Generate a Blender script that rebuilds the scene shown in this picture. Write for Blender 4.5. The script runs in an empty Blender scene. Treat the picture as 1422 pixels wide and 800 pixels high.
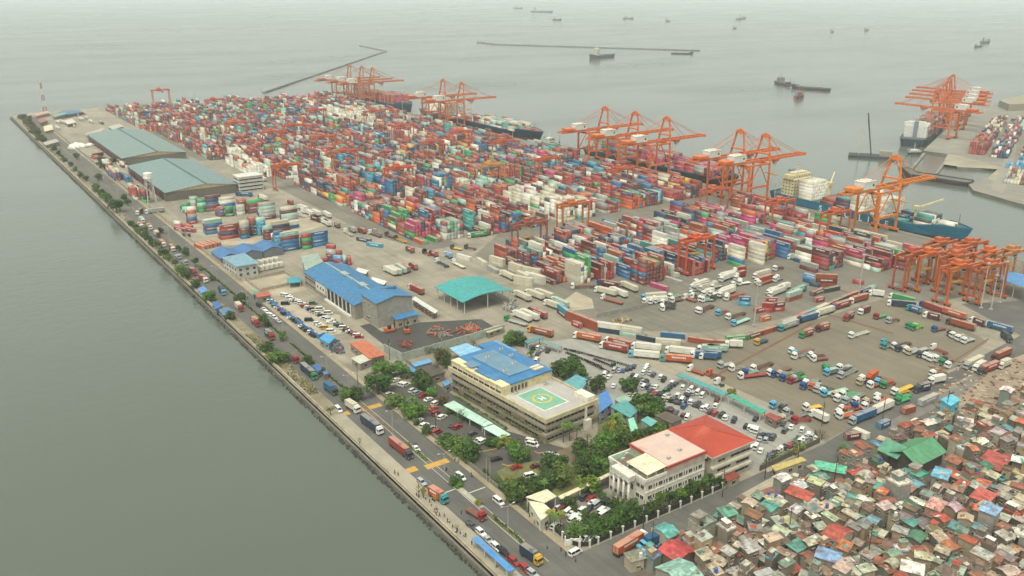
import bpy, math, random
import numpy as np
from mathutils import Vector
SC = bpy.context.scene
COL = SC.collection
R = math.radians
# ------------------------------------------------------------------ camera
F, YH, CAMH, HEAD = 1225.0, -24.0, 170.0, R(-34.5)   # focal length and horizon row in photo pixels, height, heading
PITCH = math.atan((400 - YH) / F)
cam = bpy.data.objects.new('camera', bpy.data.cameras.new('camera'))
COL.objects.link(cam)
cam.location = (0, 0, CAMH)
cam.rotation_euler = (math.pi / 2 - PITCH, 0, HEAD)
cam.data.sensor_width = 36
cam.data.lens = F / 1422 * 36
cam.data.clip_start = 1
cam.data.clip_end = 60000
SC.camera = cam
# ------------------------------------------------------------------ sky, sun, exposure
SUN_EL, SUN_AZ = R(66), R(235)          # azimuth clockwise from +Y: light comes from the left, behind the camera
W = bpy.data.worlds.new('World'); SC.world = W; W.use_nodes = True
wn, wl = W.node_tree.nodes, W.node_tree.links
sky = wn.new('ShaderNodeTexSky'); sky.sky_type = 'NISHITA'; sky.sun_disc = False
sky.sun_elevation = SUN_EL; sky.sun_rotation = SUN_AZ; sky.dust_density = 5; sky.air_density = 1.2; sky.ozone_density = 1
hs = wn.new('ShaderNodeHueSaturation'); hs.inputs['Saturation'].default_value = 0.10
mx = wn.new('ShaderNodeMix'); mx.data_type = 'RGBA'; mx.blend_type = 'MULTIPLY'; mx.inputs[0].default_value = 1
mx.inputs[7].default_value = (.985, 1.0, 0.915, 1)   # flat overcast: nearly grey
wl.new(sky.outputs[0], hs.inputs['Color']); wl.new(hs.outputs[0], mx.inputs[6]); wl.new(mx.outputs[2], wn['Background'].inputs[0])
wn['Background'].inputs[1].default_value = 0.15
sl = bpy.data.lights.new('sun', 'SUN'); sl.energy = 0.75; sl.angle = R(14); sl.color = (1, 0.93, 0.80)
sun = bpy.data.objects.new('sun', sl); COL.objects.link(sun)
sd = Vector((math.sin(SUN_AZ) * math.cos(SUN_EL), math.cos(SUN_AZ) * math.cos(SUN_EL), math.sin(SUN_EL)))
sun.rotation_euler = sd.to_track_quat('Z', 'Y').to_euler()
sun.location = (0, 0, 400)
SC.view_settings.view_transform = 'Standard'; SC.view_settings.look = 'None'
HAZE = 0.00008
SC.cycles.volume_bounces = 2
SC.view_settings.exposure = 0.9; SC.view_settings.gamma = 1.0

# ------------------------------------------------------------------ helpers
def at(px, py, z=0.0):
    """ground point (x, y) at height z that the photograph shows at pixel (px, py); +Y runs along the pier, +X to the quay"""
    x = (px - 711) / F; y = -(py - 400) / F
    dx, dy, dz = x, math.cos(PITCH) + y * math.sin(PITCH), -math.sin(PITCH) + y * math.cos(PITCH)
    t = (z - CAMH) / dz
    X, Y = dx * t, dy * t
    return (X * math.cos(HEAD) - Y * math.sin(HEAD), X * math.sin(HEAD) + Y * math.cos(HEAD))
def inview(X, Y, Z=0, m=0):
    x = X * math.cos(HEAD) + Y * math.sin(HEAD); y = -X * math.sin(HEAD) + Y * math.cos(HEAD); z = Z - CAMH
    d = y * math.cos(PITCH) - z * math.sin(PITCH); u = y * math.sin(PITCH) + z * math.cos(PITCH)
    if d < 1: return False
    px, py = 711 + F * x / d, 400 - F * u / d
    return -m < px < 1422 + m and -m < py < 800 + m

def lin(c):
    """'#rrggbb' -> linear rgba"""
    c = c.lstrip('#'); o = []
    for i in (0, 2, 4):
        v = int(c[i:i + 2], 16) / 255
        o.append(v / 12.92 if v <= 0.04045 else ((v + 0.055) / 1.055) ** 2.4)
    g = .3 * o[0] + .59 * o[1] + .11 * o[2]
    return (*[(g + (v - g) * .97) * .75 for v in o], 1)      # all colours a little greyer and darker, balanced against the exposure

MATS = {}
def mat(name, col=None, rough=0.8, amt=0.18, scale=0.6, fine=6.0, bump=0.0, metal=0.0, src=None, big=0.0, bigscale=0.05, stain=None, sheets=None, joints=None, tracks=None, spec=0.5, coord='Object'):
    """procedural surface: base colour (own / object colour / mesh attribute) broken up by two noises"""
    if name in MATS: return MATS[name]
    m = bpy.data.materials.new(name); m.use_nodes = True
    n, l = m.node_tree.nodes, m.node_tree.links
    p = n['Principled BSDF']; p.inputs['Roughness'].default_value = rough; p.inputs['Metallic'].default_value = metal
    p.inputs['Specular IOR Level'].default_value = spec
    if src == 'obj':
        b = n.new('ShaderNodeObjectInfo'); base = b.outputs['Color']
    elif src == 'attr':
        b = n.new('ShaderNodeAttribute'); b.attribute_name = 'Col'; base = b.outputs['Color']
    else:
        b = n.new('ShaderNodeRGB'); b.outputs[0].default_value = lin(col) if isinstance(col, str) else (*col[:3], 1); base = b.outputs[0]
    if coord == 'World':
        g = n.new('ShaderNodeNewGeometry'); vec = g.outputs['Position']
    else:
        g = n.new('ShaderNodeTexCoord'); vec = g.outputs['Object']
    def noise(s, det=4):
        t = n.new('ShaderNodeTexNoise'); t.inputs['Scale'].default_value = s; t.inputs['Detail'].default_value = det
        l.new(vec, t.inputs['Vector']); return t
    def mul(a, fac_socket, lo, hi):
        mr = n.new('ShaderNodeMapRange'); mr.inputs['From Min'].default_value = 0.3; mr.inputs['From Max'].default_value = 0.7
        mr.inputs['To Min'].default_value = lo; mr.inputs['To Max'].default_value = hi
        l.new(fac_socket, mr.inputs['Value'])
        x = n.new('ShaderNodeVectorMath'); x.operation = 'SCALE'
        l.new(a, x.inputs[0]); l.new(mr.outputs[0], x.inputs['Scale']); return x.outputs[0]
    c = base
    t1 = noise(scale); c = mul(c, t1.outputs['Fac'], 1 - amt, 1 + amt)
    t2 = noise(fine, 3); c = mul(c, t2.outputs['Fac'], 1 - amt * .6, 1 + amt * .6)
    if sheets:                                              # every sheet of a roof weathers on its own
        sc_ = n.new('ShaderNodeVectorMath'); sc_.operation = 'MULTIPLY'; sc_.inputs[1].default_value = (sheets[0], sheets[1], .0); l.new(vec, sc_.inputs[0])
        fl = n.new('ShaderNodeVectorMath'); fl.operation = 'FLOOR'; l.new(sc_.outputs[0], fl.inputs[0])
        oi = n.new('ShaderNodeObjectInfo'); ad = n.new('ShaderNodeVectorMath'); ad.operation = 'ADD'; l.new(fl.outputs[0], ad.inputs[0]); l.new(oi.outputs['Location'], ad.inputs[1])
        wn_ = n.new('ShaderNodeTexWhiteNoise'); l.new(ad.outputs[0], wn_.inputs['Vector']); c = mul(c, wn_.outputs['Value'], 1 - sheets[2], 1 + sheets[2])
    if joints:
        bk = n.new('ShaderNodeTexBrick'); bk.offset = 0; bk.inputs['Scale'].default_value = joints[0]; bk.inputs['Mortar Size'].default_value = .012; bk.inputs['Brick Width'].default_value = 1; bk.inputs['Row Height'].default_value = 1
        bk.inputs['Color1'].default_value = (1 + joints[1], 1 + joints[1], 1 + joints[1], 1); bk.inputs['Color2'].default_value = (1 - joints[1], 1 - joints[1], 1 - joints[1], 1); bk.inputs['Mortar'].default_value = (.62, .6, .56, 1)
        l.new(vec, bk.inputs['Vector']); vm = n.new('ShaderNodeVectorMath'); vm.operation = 'MULTIPLY'; l.new(c, vm.inputs[0]); l.new(bk.outputs['Color'], vm.inputs[1]); c = vm.outputs[0]
    if tracks:                                              # tyre tracks: long streaks along the traffic
        mp = n.new('ShaderNodeMapping'); mp.inputs['Scale'].default_value = tracks[0]; mp.inputs['Rotation'].default_value = (0, 0, tracks[1]); l.new(vec, mp.inputs['Vector'])
        tt = n.new('ShaderNodeTexNoise'); tt.inputs['Scale'].default_value = 1; tt.inputs['Detail'].default_value = 5; tt.inputs['Distortion'].default_value = .6; l.new(mp.outputs[0], tt.inputs['Vector']); c = mul(c, tt.outputs['Fac'], 1 - tracks[2], 1 + tracks[2])
    if big:
        t3 = noise(bigscale, 5); c = mul(c, t3.outputs['Fac'], 1 - big, 1 + big)
    if stain:
        t4 = noise(stain[1], 6)
        mr = n.new('ShaderNodeMapRange'); mr.inputs['From Min'].default_value = stain[2]; mr.inputs['From Max'].default_value = stain[2] + .12
        mr.inputs['To Max'].default_value = stain[3]
        l.new(t4.outputs['Fac'], mr.inputs['Value'])
        mm = n.new('ShaderNodeMix'); mm.data_type = 'RGBA'; l.new(mr.outputs[0], mm.inputs[0]); l.new(c, mm.inputs[6])
        mm.inputs[7].default_value = lin(stain[0]); c = mm.outputs[2]
    l.new(c, p.inputs['Base Color'])
    if bump:
        bn = n.new('ShaderNodeBump'); bn.inputs['Strength'].default_value = bump; bn.inputs['Distance'].default_value = 0.1
        l.new(t2.outputs['Fac'], bn.inputs['Height']); l.new(bn.outputs[0], p.inputs['Normal'])
    MATS[name] = m
    return m

class MB:
    """collects faces with material slots (and optional colours) into one mesh"""
    def __init__(s): s.v = []; s.f = []; s.m = []; s.c = []; s.col = None
    def face(s, pts, mi=0):
        i = len(s.v); s.v += [tuple(p) for p in pts]; s.f.append(tuple(range(i, i + len(pts)))); s.m.append(mi); s.c.append(s.col)
    def hexa(s, b, t, mi=0, bottom=True, topmi=None):
        i = len(s.v); s.v += [tuple(p) for p in b] + [tuple(p) for p in t]; n = len(b)
        fs = [tuple(i + n + k for k in range(n))]
        ms = [mi if topmi is None else topmi]
        if bottom: fs.append(tuple(i + k for k in reversed(range(n)))); ms.append(mi)
        for k in range(n): fs.append((i + k, i + (k + 1) % n, i + n + (k + 1) % n, i + n + k)); ms.append(mi)
        s.f += fs; s.m += ms; s.c += [s.col] * len(fs)
    def box(s, x0, x1, y0, y1, z0, z1, mi=0, bottom=True, topmi=None, rot=0, taper=1):
        cx, cy = (x0 + x1) / 2, (y0 + y1) / 2; ca, sa = math.cos(rot), math.sin(rot)
        q = lambda k: [(cx + (px * ca - py * sa) * k, cy + (px * sa + py * ca) * k) for px, py in ((x0 - cx, y0 - cy), (x1 - cx, y0 - cy), (x1 - cx, y1 - cy), (x0 - cx, y1 - cy))]
        s.hexa([(*p, z0) for p in q(1)], [(*p, z1) for p in q(taper)], mi, bottom, topmi)
    def prism(s, pts, z0, z1, mi=0, topmi=None, bottom=True):
        a = sum(pts[i][0] * pts[(i + 1) % len(pts)][1] - pts[(i + 1) % len(pts)][0] * pts[i][1] for i in range(len(pts)))
        if a < 0: pts = pts[::-1]
        s.hexa([(x, y, z0) for x, y in pts], [(x, y, z1) for x, y in pts], mi, bottom, topmi)
    def bar(s, a, b, w, h=None, mi=0):
        a, b = Vector(a), Vector(b); h = w if h is None else h
        d = (b - a).normalized(); up = Vector((0, 0, 1)) if abs(d.z) < .95 else Vector((0, 1, 0))
        x = d.cross(up).normalized() * w / 2; y = x.cross(d).normalized() * h / 2
        o = [-x - y, x - y, x + y, -x + y]
        s.hexa([a + q for q in o], [b + q for q in o], mi)
    def cyl(s, a, b, r0, r1=None, n=8, mi=0, caps=True):
        a, b = Vector(a), Vector(b); r1 = r0 if r1 is None else r1
        d = (b - a).normalized(); up = Vector((0, 0, 1)) if abs(d.z) < .95 else Vector((0, 1, 0))
        x = d.cross(up).normalized(); y = x.cross(d).normalized()
        o = [x * math.cos(t) - y * math.sin(t) for t in [2 * math.pi * k / n for k in range(n)]]
        s.hexa([a + q * r0 for q in o], [b + q * r1 for q in o], mi, caps)
    def mesh(s, name, mats, smooth=False):
        me = bpy.data.meshes.new(name); me.from_pydata(s.v, [], s.f)
        for m in mats: me.materials.append(m)
        me.polygons.foreach_set('material_index', s.m)
        if any(c is not None for c in s.c):
            at_ = me.color_attributes.new('Col', 'FLOAT_COLOR', 'CORNER'); arr = []
            for f, c in zip(s.f, s.c): arr += list(c or (.5, .5, .5, 1)) * len(f)
            at_.data.foreach_set('color', arr)
        if smooth: me.polygons.foreach_set('use_smooth', [True] * len(me.polygons))
        me.update(); return me

def ob(name, me, parent=None, loc=(0, 0, 0), rz=0.0, color=None, kind=None, label=None):
    o = bpy.data.objects.new(name, me); COL.objects.link(o)
    if parent: o.parent = parent
    o.location = loc; o.rotation_euler = (0, 0, rz)
    if color is not None: o.color = lin(color) if isinstance(color, str) else (*color[:3], 1)
    if kind: o['kind'] = kind
    if label: o['label'] = label
    return o

PENDING = []
def tag(o, label=None, cat=None, group=None, marks=None):
    """a final label, or (with marks) a description that is made unique at the end by distance to a landmark"""
    if cat: o['category'] = cat
    if group: o['group'] = group
    if marks is not None: PENDING.append((o, label, marks))
    elif label: o['label'] = label
    return o
def thing(name, label, cat, loc=(0, 0, 0), rz=0.0, group=None, marks=None):
    o = ob(name, None, None, (*loc, 0)[:3], rz)
    return tag(o, label, cat, group, marks)
def struct(name, me, z=0.0): return ob(name, me, None, (0, 0, z), 0, None, 'structure')
def sheet(name, pts, z, m, kind='structure'):
    b = MB(); a = sum(pts[i][0] * pts[(i + 1) % len(pts)][1] - pts[(i + 1) % len(pts)][0] * pts[i][1] for i in range(len(pts)))
    if a < 0: pts = pts[::-1]
    b.face([(x, y, z) for x, y in pts]); return ob(name, b.mesh(name, [m]), kind=kind)
def rect(x0, x1, y0, y1): return [(x0, y0), (x1, y0), (x1, y1), (x0, y1)]
ORD = 'first second third fourth fifth sixth seventh eighth ninth tenth eleventh twelfth thirteenth fourteenth fifteenth sixteenth seventeenth eighteenth nineteenth twentieth'.split()
def ordinal(i):
    if i < 20: return ORD[i]
    t = 'twenty thirty forty fifty sixty seventy eighty ninety'.split()[(i + 1) // 10 - 2]
    if i + 1 >= 100: return '%dth' % (i + 1)
    return t[:-1] + 'ieth' if (i + 1) % 10 == 0 else t + '-' + ORD[(i + 1) % 10 - 1]
rnd = random.Random(11)

# ------------------------------------------------------------------ colours and materials
CC = dict(maroon='#602a25', red='#902f24', rust='#904628', orange='#b2521c', cream='#bfb89f', white='#cfccbd', blue='#205a80', navy='#22364a', cyan='#2288a0',
          teal='#2f8a80', mint='#8fb3a0', green='#2f8a4a', dark='#3a4038', pink='#a8345f', grey='#93958c', yellow='#c8a02e', brown='#6e4634', black='#1c1d1e', silver='#a9aba8', sky='#5b92b8', lime='#6fae3c')
steel = mat('painted_steel', src='obj', rough=.55, amt=.14, scale=.35, fine=2.5)
steel_attr = mat('painted_steel_mass', src='attr', rough=.6, amt=.16, scale=.3, fine=2.0)
carpaint = mat('car_paint', src='obj', rough=.28, amt=.03)
plaster = mat('plaster', src='obj', rough=.9, amt=.16, scale=.45, fine=2.2, stain=('#6a655a', .35, .58, .35))
shanty_sheet = mat('shanty_sheeting', src='obj', rough=.75, amt=.24, scale=.7, fine=4.0, stain=('#6b4a36', .5, .55, .75), sheets=(.9, .45, .22))
sheeting = mat('roof_sheeting', src='obj', rough=.6, amt=.2, scale=.5, fine=3.0, stain=('#7a5440', .28, .6, .5))
fabric = mat('cloth', src='obj', rough=.9, amt=.1)
glass = mat('dark_glass', '#20282c', rough=.15, amt=.05)
tyre = mat('tyre_rubber', '#1d1d1d', rough=.9)
chassis_m = mat('chassis_steel', '#33302c', rough=.7)
lettermat = mat('white_lettering', '#dedfd8', rough=.6, amt=.05)
concrete = mat('concrete', '#98917f', rough=.9, amt=.12, scale=.15, fine=1.5, big=.12, bigscale=.03)
wood = mat('bark', '#5a4a3a', rough=.9)
mat('post_paint', '#b9b6aa'); mat('galvanised_steel', '#a7a69c', rough=.5); mat('lamp_glass', '#cfd0c8', rough=.2); mat('yellow_paint', '#b98a2c'); mat('white_pad_paint', '#c8c6bb', rough=.8)
mat('scrap_metal', src='attr', rough=.8, amt=.25, scale=.8, fine=3)
# ------------------------------------------------------------------ water, land, roads
def water_material():
    m = bpy.data.materials.new('sea_water'); m.use_nodes = True; n, l = m.node_tree.nodes, m.node_tree.links
    p = n['Principled BSDF']; p.inputs['IOR'].default_value = 1.33
    g = n.new('ShaderNodeNewGeometry')
    def noise(s, det, sx=1.0, sy=1.0):
        mp = n.new('ShaderNodeMapping'); mp.inputs['Scale'].default_value = (s * sx, s * sy, s); mp.inputs['Rotation'].default_value = (0, 0, R(20))
        l.new(g.outputs['Position'], mp.inputs['Vector'])
        t = n.new('ShaderNodeTexNoise'); t.inputs['Scale'].default_value = 1; t.inputs['Detail'].default_value = det; l.new(mp.outputs[0], t.inputs['Vector']); return t
    big = noise(.0022, 6, 1, 2.2)
    mr = n.new('ShaderNodeMapRange'); mr.inputs['From Min'].default_value = .3; mr.inputs['From Max'].default_value = .7
    mr.inputs['To Min'].default_value = .05; mr.inputs['To Max'].default_value = .3
    l.new(big.outputs['Fac'], mr.inputs['Value']); l.new(mr.outputs[0], p.inputs['Roughness'])
    mx = n.new('ShaderNodeMix'); mx.data_type = 'RGBA'; mx.inputs[6].default_value = (.060, .073, .056, 1); mx.inputs[7].default_value = (.082, .096, .076, 1)
    l.new(big.outputs['Fac'], mx.inputs[0]); l.new(mx.outputs[2], p.inputs['Base Color'])
    w1, w2 = noise(.12, 4, 1, 1.8), noise(.5, 3, 1, 1.6)
    ad = n.new('ShaderNodeMath'); ad.operation = 'ADD'; l.new(w1.outputs['Fac'], ad.inputs[0])
    ml = n.new('ShaderNodeMath'); ml.operation = 'MULTIPLY'; ml.inputs[1].default_value = .4; l.new(w2.outputs['Fac'], ml.inputs[0]); l.new(ml.outputs[0], ad.inputs[1])
    bp = n.new('ShaderNodeBump'); bp.inputs['Strength'].default_value = .26; bp.inputs['Distance'].default_value = .8
    l.new(ad.outputs[0], bp.inputs['Height']); l.new(bp.outputs[0], p.inputs['Normal'])
    return m
SEA = -2.6
sheet('sea', [(15000 * math.cos(t), 15000 * math.sin(t)) for t in [2 * math.pi * k / 64 for k in range(64)]], SEA, water_material())
yard_m = mat('yard_concrete', '#8a8270', rough=.92, amt=.10, scale=.08, fine=.9, big=.2, bigscale=.02, stain=('#5d594e', .035, .56, .5), coord='World', joints=(.16, .05), tracks=((.5, .012, 1), .1, .13))
quay_side = mat('quay_wall_concrete', '#6f6a5d', rough=.95, coord='World', scale=.1, fine=.8, amt=.2)
b = MB(); b.prism([(122.6, -300), (122.6, 1374), (150, 1388), (350, 1405), (450, 1345), (583, 1318), (583, -300)], -7, 0, 1, topmi=0)
struct('ground', b.mesh('ground', [yard_m, quay_side]))
asphalt = mat('asphalt', '#595751', rough=.9, amt=.08, scale=.12, fine=1.2, big=.14, bigscale=.03, stain=('#716c60', .06, .58, .45), coord='World', tracks=((.9, .01, 1), 0, .14))
darkyard = mat('yard_asphalt', '#6d685b', rough=.92, amt=.1, scale=.07, fine=.8, big=.16, bigscale=.02, stain=('#7f796a', .04, .55, .5), coord='World', joints=(.11, .03), tracks=((.4, .012, 1), .5, .16))
lotsoil = mat('packed_gravel', '#716856', rough=.95, amt=.1, scale=.06, fine=.8, big=.14, bigscale=.02, stain=('#696053', .04, .56, .5), coord='World', tracks=((.35, .015, 1), -.9, .12))
parkconc = mat('car_park_concrete', '#8f8d83', rough=.9, amt=.07, scale=.1, fine=1.0, big=.08, bigscale=.03, coord='World', joints=(.2, .04), tracks=((.4, .02, 1), .2, .1))
soil = mat('bare_soil', '#6b5b47', rough=1, amt=.2, scale=.2, fine=1.5, big=.15, bigscale=.03, stain=('#4f4536', .08, .55, .5), coord='World')
pave = mat('promenade_paving', '#97907c', rough=.9, amt=.1, scale=.2, fine=1.5, big=.12, bigscale=.05, stain=('#7d7358', .1, .57, .5), coord='World')
grassm = mat('dry_grass', '#6c6a3c', rough=1, amt=.3, scale=.3, fine=2.5, big=.2, bigscale=.05, stain=('#4c5a2a', .2, .52, .7), coord='World')
kerbm = mat('kerb_concrete', '#a39c88', rough=.9, coord='World')
yellow = mat('yellow_road_paint', '#b98f3c', rough=.8, amt=.12, scale=.5, fine=3, stain=('#7a7058', .6, .55, .5), coord='World')
whitep = mat('white_road_paint', '#b9b6aa', rough=.8, amt=.15, scale=.5, fine=3, coord='World')
tan = mat('tan_soil', '#a0957e', rough=1, amt=.14, scale=.15, fine=1, big=.15, bigscale=.04, coord='World')
sheet('road', rect(129.5, 148, -80, 1345), .012, asphalt)
sheet('street', [(148, 171), (148, 182), (272, 182.5), (300, 186), (340, 189), (450, 197), (470, 240), (520, 215), (520, 150), (445, 176), (330, 172), (270, 171), (158, 169.5), (156, -80), (148, -80)], .016, asphalt)
b = MB(); b.box(123.7, 129.5, -80, 318, -.5, .14); struct('pavement', b.mesh('pavement', [pave]))
b = MB(); b.box(123.7, 129.5, 318.4, 1345, -.5, .14); struct('verge', b.mesh('verge', [mat('verge_earth', '#837860', rough=1, amt=.18, scale=.15, fine=1.2, big=.2, bigscale=.04, stain=('#5d5f3b', .09, .53, .6), coord='World')]))
b = MB(); b.box(148.003, 150.2, 184, 1200, -.5, .13); struct('pavement', b.mesh('pavement', [mat('roadside_soil', '#93876c', rough=1, amt=.16, scale=.15, fine=1.2, big=.15, bigscale=.05, coord='World')]))
# seawall with a lower ledge, boulders at its foot
b = MB(); b.box(122.9, 123.65, -80, 1374, -.3, .95, 0); b.box(121.9, 122.6, -80, 1374, -7, -1.2, 1); b.box(122.6, 122.9, -80, 1374, -.9, .2, 0)
t = thing('seawall', 'long low concrete seawall between the water and the promenade', 'wall', (0, 0, 0))
ob('parapet', b.mesh('parapet', [mat('seawall_concrete', '#9b9079', rough=.95, amt=.16, scale=.2, fine=1.2, stain=('#5f5848', .3, .55, .5), coord='World'), quay_side]), t)
b = MB()
for i in range(1500):
    y = 150 + 1220 * rnd.random() ** 1.4; s = rnd.uniform(.3, .9); x = 121.4 - rnd.random() * 1.2
    q = [(x + s * math.cos(k * 1.05 + i) * rnd.uniform(.7, 1.1), y + s * 1.4 * math.sin(k * 1.05 + i) * rnd.uniform(.7, 1.1)) for k in range(6)]
    b.hexa([(*p, -3.4) for p in q], [(x + (p[0] - x) * .5, y + (p[1] - y) * .5, SEA + rnd.uniform(.1, .8)) for p in q], 0, False)
ob('rocks', b.mesh('rocks', [mat('wet_rock', '#3c392f', rough=.8, amt=.3, scale=1)]), kind='stuff')
# median with kerbs
def median(y0, y1, m, h=.2):
    b = MB(); b.box(138.4, 140.1, y0, y1, -.3, h, 0, topmi=1); struct('median', b.mesh('median', [kerbm, m]))
ycw = [(298, 301.5), (253.5, 257)]
cwa = at(563, 658)[1]; cwb = at(501.5, 570)[1]
median(184, 216, grassm); median(221, 238, kerbm, .12); median(258, 277, grassm); median(286, 322, soil)
for k in range(13): median(330 + k * 76, 398 + k * 76, grassm if k % 2 else soil)
# yellow zebra strips and lane lines
def marks(name, quads, z, m):
    b = MB()
    for q in quads: b.face([(x, y, z) for x, y in q])
    struct(name, b.mesh(name, [m]))
cw = []
for (a, c, d, e) in [((563, 658), (580, 653), (578, 647.5), (561, 652.5)), ((589, 651), (625, 643), (623, 637.5), (590, 645)), ((501.5, 571), (533, 565), (528, 560), (500, 566)), ((474, 578), (487, 575), (484, 571), (472, 574))]:
    y = sum(at(*p)[1] for p in (a, c, d, e)) / 4; xs = sorted(at(*p)[0] for p in (a, c, d, e))
    x0, x1 = (xs[0] + xs[1]) / 2, (xs[2] + xs[3]) / 2
    cw.append(rect(x0, x1, y - 1.7, y + 1.7))
marks('crosswalk', cw, .03, yellow)
lanes = [rect(138.0, 138.2, 184, 330), rect(140.3, 140.5, 184, 330)]
marks('lane_lines', lanes, .026, whitep)
marks('stop_line', [rect(140.6, 147.4, 231, 231.5), rect(129.8, 138, 236, 236.5)], .028, whitep)
# yard surfaces
sheet('yard_asphalt', [(281, 318), (296, 474), (352, 520), (548, 520), (582, 1300), (582, 252), (520, 240), (456, 250), (446, 280), (365, 282), (318, 292), (294, 312)], .008, darkyard)
sheet('yard_asphalt', [(262, 905), (260, 560), (276, 500), (300, 500), (300, 1330), (240, 1370), (240, 905)], .006, darkyard)
sheet('truck_lot', [(282, 300), (318, 277), (366, 270), (446, 270), (444, 236), (428, 202), (340, 188), (276, 184), (284, 205), (282, 250)], .014, lotsoil)
sheet('car_park', [(230, 332), (262, 322), (270, 256), (276, 232), (283, 205), (275, 183.5), (236, 183.5), (236, 212), (226, 216), (222, 250), (226, 300)], .015, parkconc)
sheet('forecourt', [(150.3, 206), (150.3, 330), (176, 318), (177, 262), (190, 232), (190, 206)], .014, mat('forecourt_asphalt', '#4c4942', rough=.9, amt=.1, scale=.2, fine=1.5, big=.15, bigscale=.05, coord='World'))
sheet('forecourt', [(153, 184), (150.3, 200), (160, 205), (181, 205), (181, 184)], .017, mat('forecourt_concrete', '#77736a', rough=.9, amt=.1, scale=.2, fine=1.5, coord='World'))
sheet('lawn', [at(*p) for p in [(690, 655), (720, 640), (790, 640), (840, 620), (880, 600), (870, 640), (800, 690), (760, 690), (715, 690)]], .02, grassm)
sheet('lawn', [at(*p) for p in [(830, 575), (900, 560), (940, 590), (880, 625), (830, 640)]], .021, grassm)
sheet('soil_path', [at(*p) for p in [(755, 633), (815, 612), (838, 622), (780, 655), (745, 650)]], .03, soil)
sheet('street_repair', [at(*p) for p in [(1022, 690), (1062, 668), (1108, 644), (1116, 650), (1072, 676), (1036, 700)]], .028, tan)
sheet('street_repair', [at(*p) for p in [(1062, 652), (1090, 640), (1094, 643), (1066, 656)]], .03, tan)
sheet('wheel_mud', [at(*p) for p in [(1225, 590), (1330, 535), (1395, 492), (1400, 497), (1340, 545), (1240, 598)]], .027, mat('grey_mud', '#6f6a60', rough=.5, amt=.2, scale=.2, fine=1.5, coord='World'))
sheet('settlement_ground', [(157, 169.5), (270, 170.8), (330, 171.8), (445, 175.5), (560, 140), (560, -250), (150, -250), (156.3, 80)], .01, mat('settlement_dirt', '#5f574b', rough=1, amt=.25, scale=.25, fine=1.5, big=.2, bigscale=.05, stain=('#7e7464', .2, .55, .5), coord='World'))
sheet('burnt_ground', [at(*p) for p in [(1300, 545), (1345, 522), (1385, 505), (1422, 492), (1470, 500), (1470, 600), (1422, 608), (1380, 590), (1330, 570)]], .02, mat('burnt_earth', '#92806a', rough=1, amt=.25, scale=.15, fine=1.0, big=.2, bigscale=.05, stain=('#75604e', .1, .54, .6), coord='World'))
sheet('yard_apron', rect(151, 178, 470, 506), .02, tan)
sheet('yard_apron', [(160, 612), (160, 640), (246, 640), (246, 600), (190, 580), (165, 590)], .012, tan)
sheet('work_yard', [(176, 349), (178, 400), (184, 400), (184, 386), (208, 386), (236, 372), (235, 351)], .018, mat('oily_asphalt', '#3f3d38', rough=.8, amt=.15, scale=.15, fine=1, coord='World'))
sheet('yard_pad', [(153.5, 396), (153.5, 462), (162, 462), (176, 420), (166, 396)], .019, mat('pale_concrete', '#a39a84', rough=.9, amt=.1, scale=.15, fine=1, coord='World', stain=('#6b6455', .08, .56, .6)))
sheet('yard_pad', [at(*p) for p in [(772, 425), (800, 405), (822, 415), (825, 428), (790, 432)]], .013, tan)
# painted lot lines of the truck lot
marks('lot_lines', [[at(*p) for p in q] for q in [((985, 525), (1128, 448), (1131, 449.5), (988, 527)), ((1130, 430), (1240, 462), (1240, 464), (1130, 432)), ((1160, 400), (1205, 415), (1205, 416.5), (1160, 401.5)), ((1240, 555), (1372, 470), (1374, 471), (1243, 557))]], .024, mat('rusty_line', '#6d4c33', rough=.9, coord='World'))
# second pier, basin dykes, breakwaters
b = MB(); b.prism([at(*p) for p in [(1282, 209), (1330, 164), (1384, 145), (1422, 139), (1520, 150), (1560, 330), (1422, 284), (1352, 264), (1345, 256), (1372, 246), (1386, 234), (1330, 232), (1318, 214)]], -7, -.2, 1, topmi=0)
struct('ground', b.mesh('second_pier', [mat('pier_concrete', '#817d70', rough=.92, amt=.1, scale=.06, fine=.6, big=.15, bigscale=.01, coord='World', joints=(.1, .05), tracks=((.2, .01, 1), .8, .12)), quay_side]))
sheet('sand_flat', [at(*p) for p in [(1316, 214), (1330, 216), (1400, 234), (1392, 262), (1372, 246), (1386, 235), (1330, 231), (1310, 228)]], -.15, mat('pale_sand', '#8f8873', rough=1, amt=.25, scale=.03, fine=.5, coord='World'))
sheet('access_road', [at(*p) for p in [(1375, 262), (1388, 240), (1412, 170), (1418, 170), (1404, 240), (1394, 268)]], -.14, mat('pale_road', '#8b8577', rough=1, coord='World'))
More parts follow.
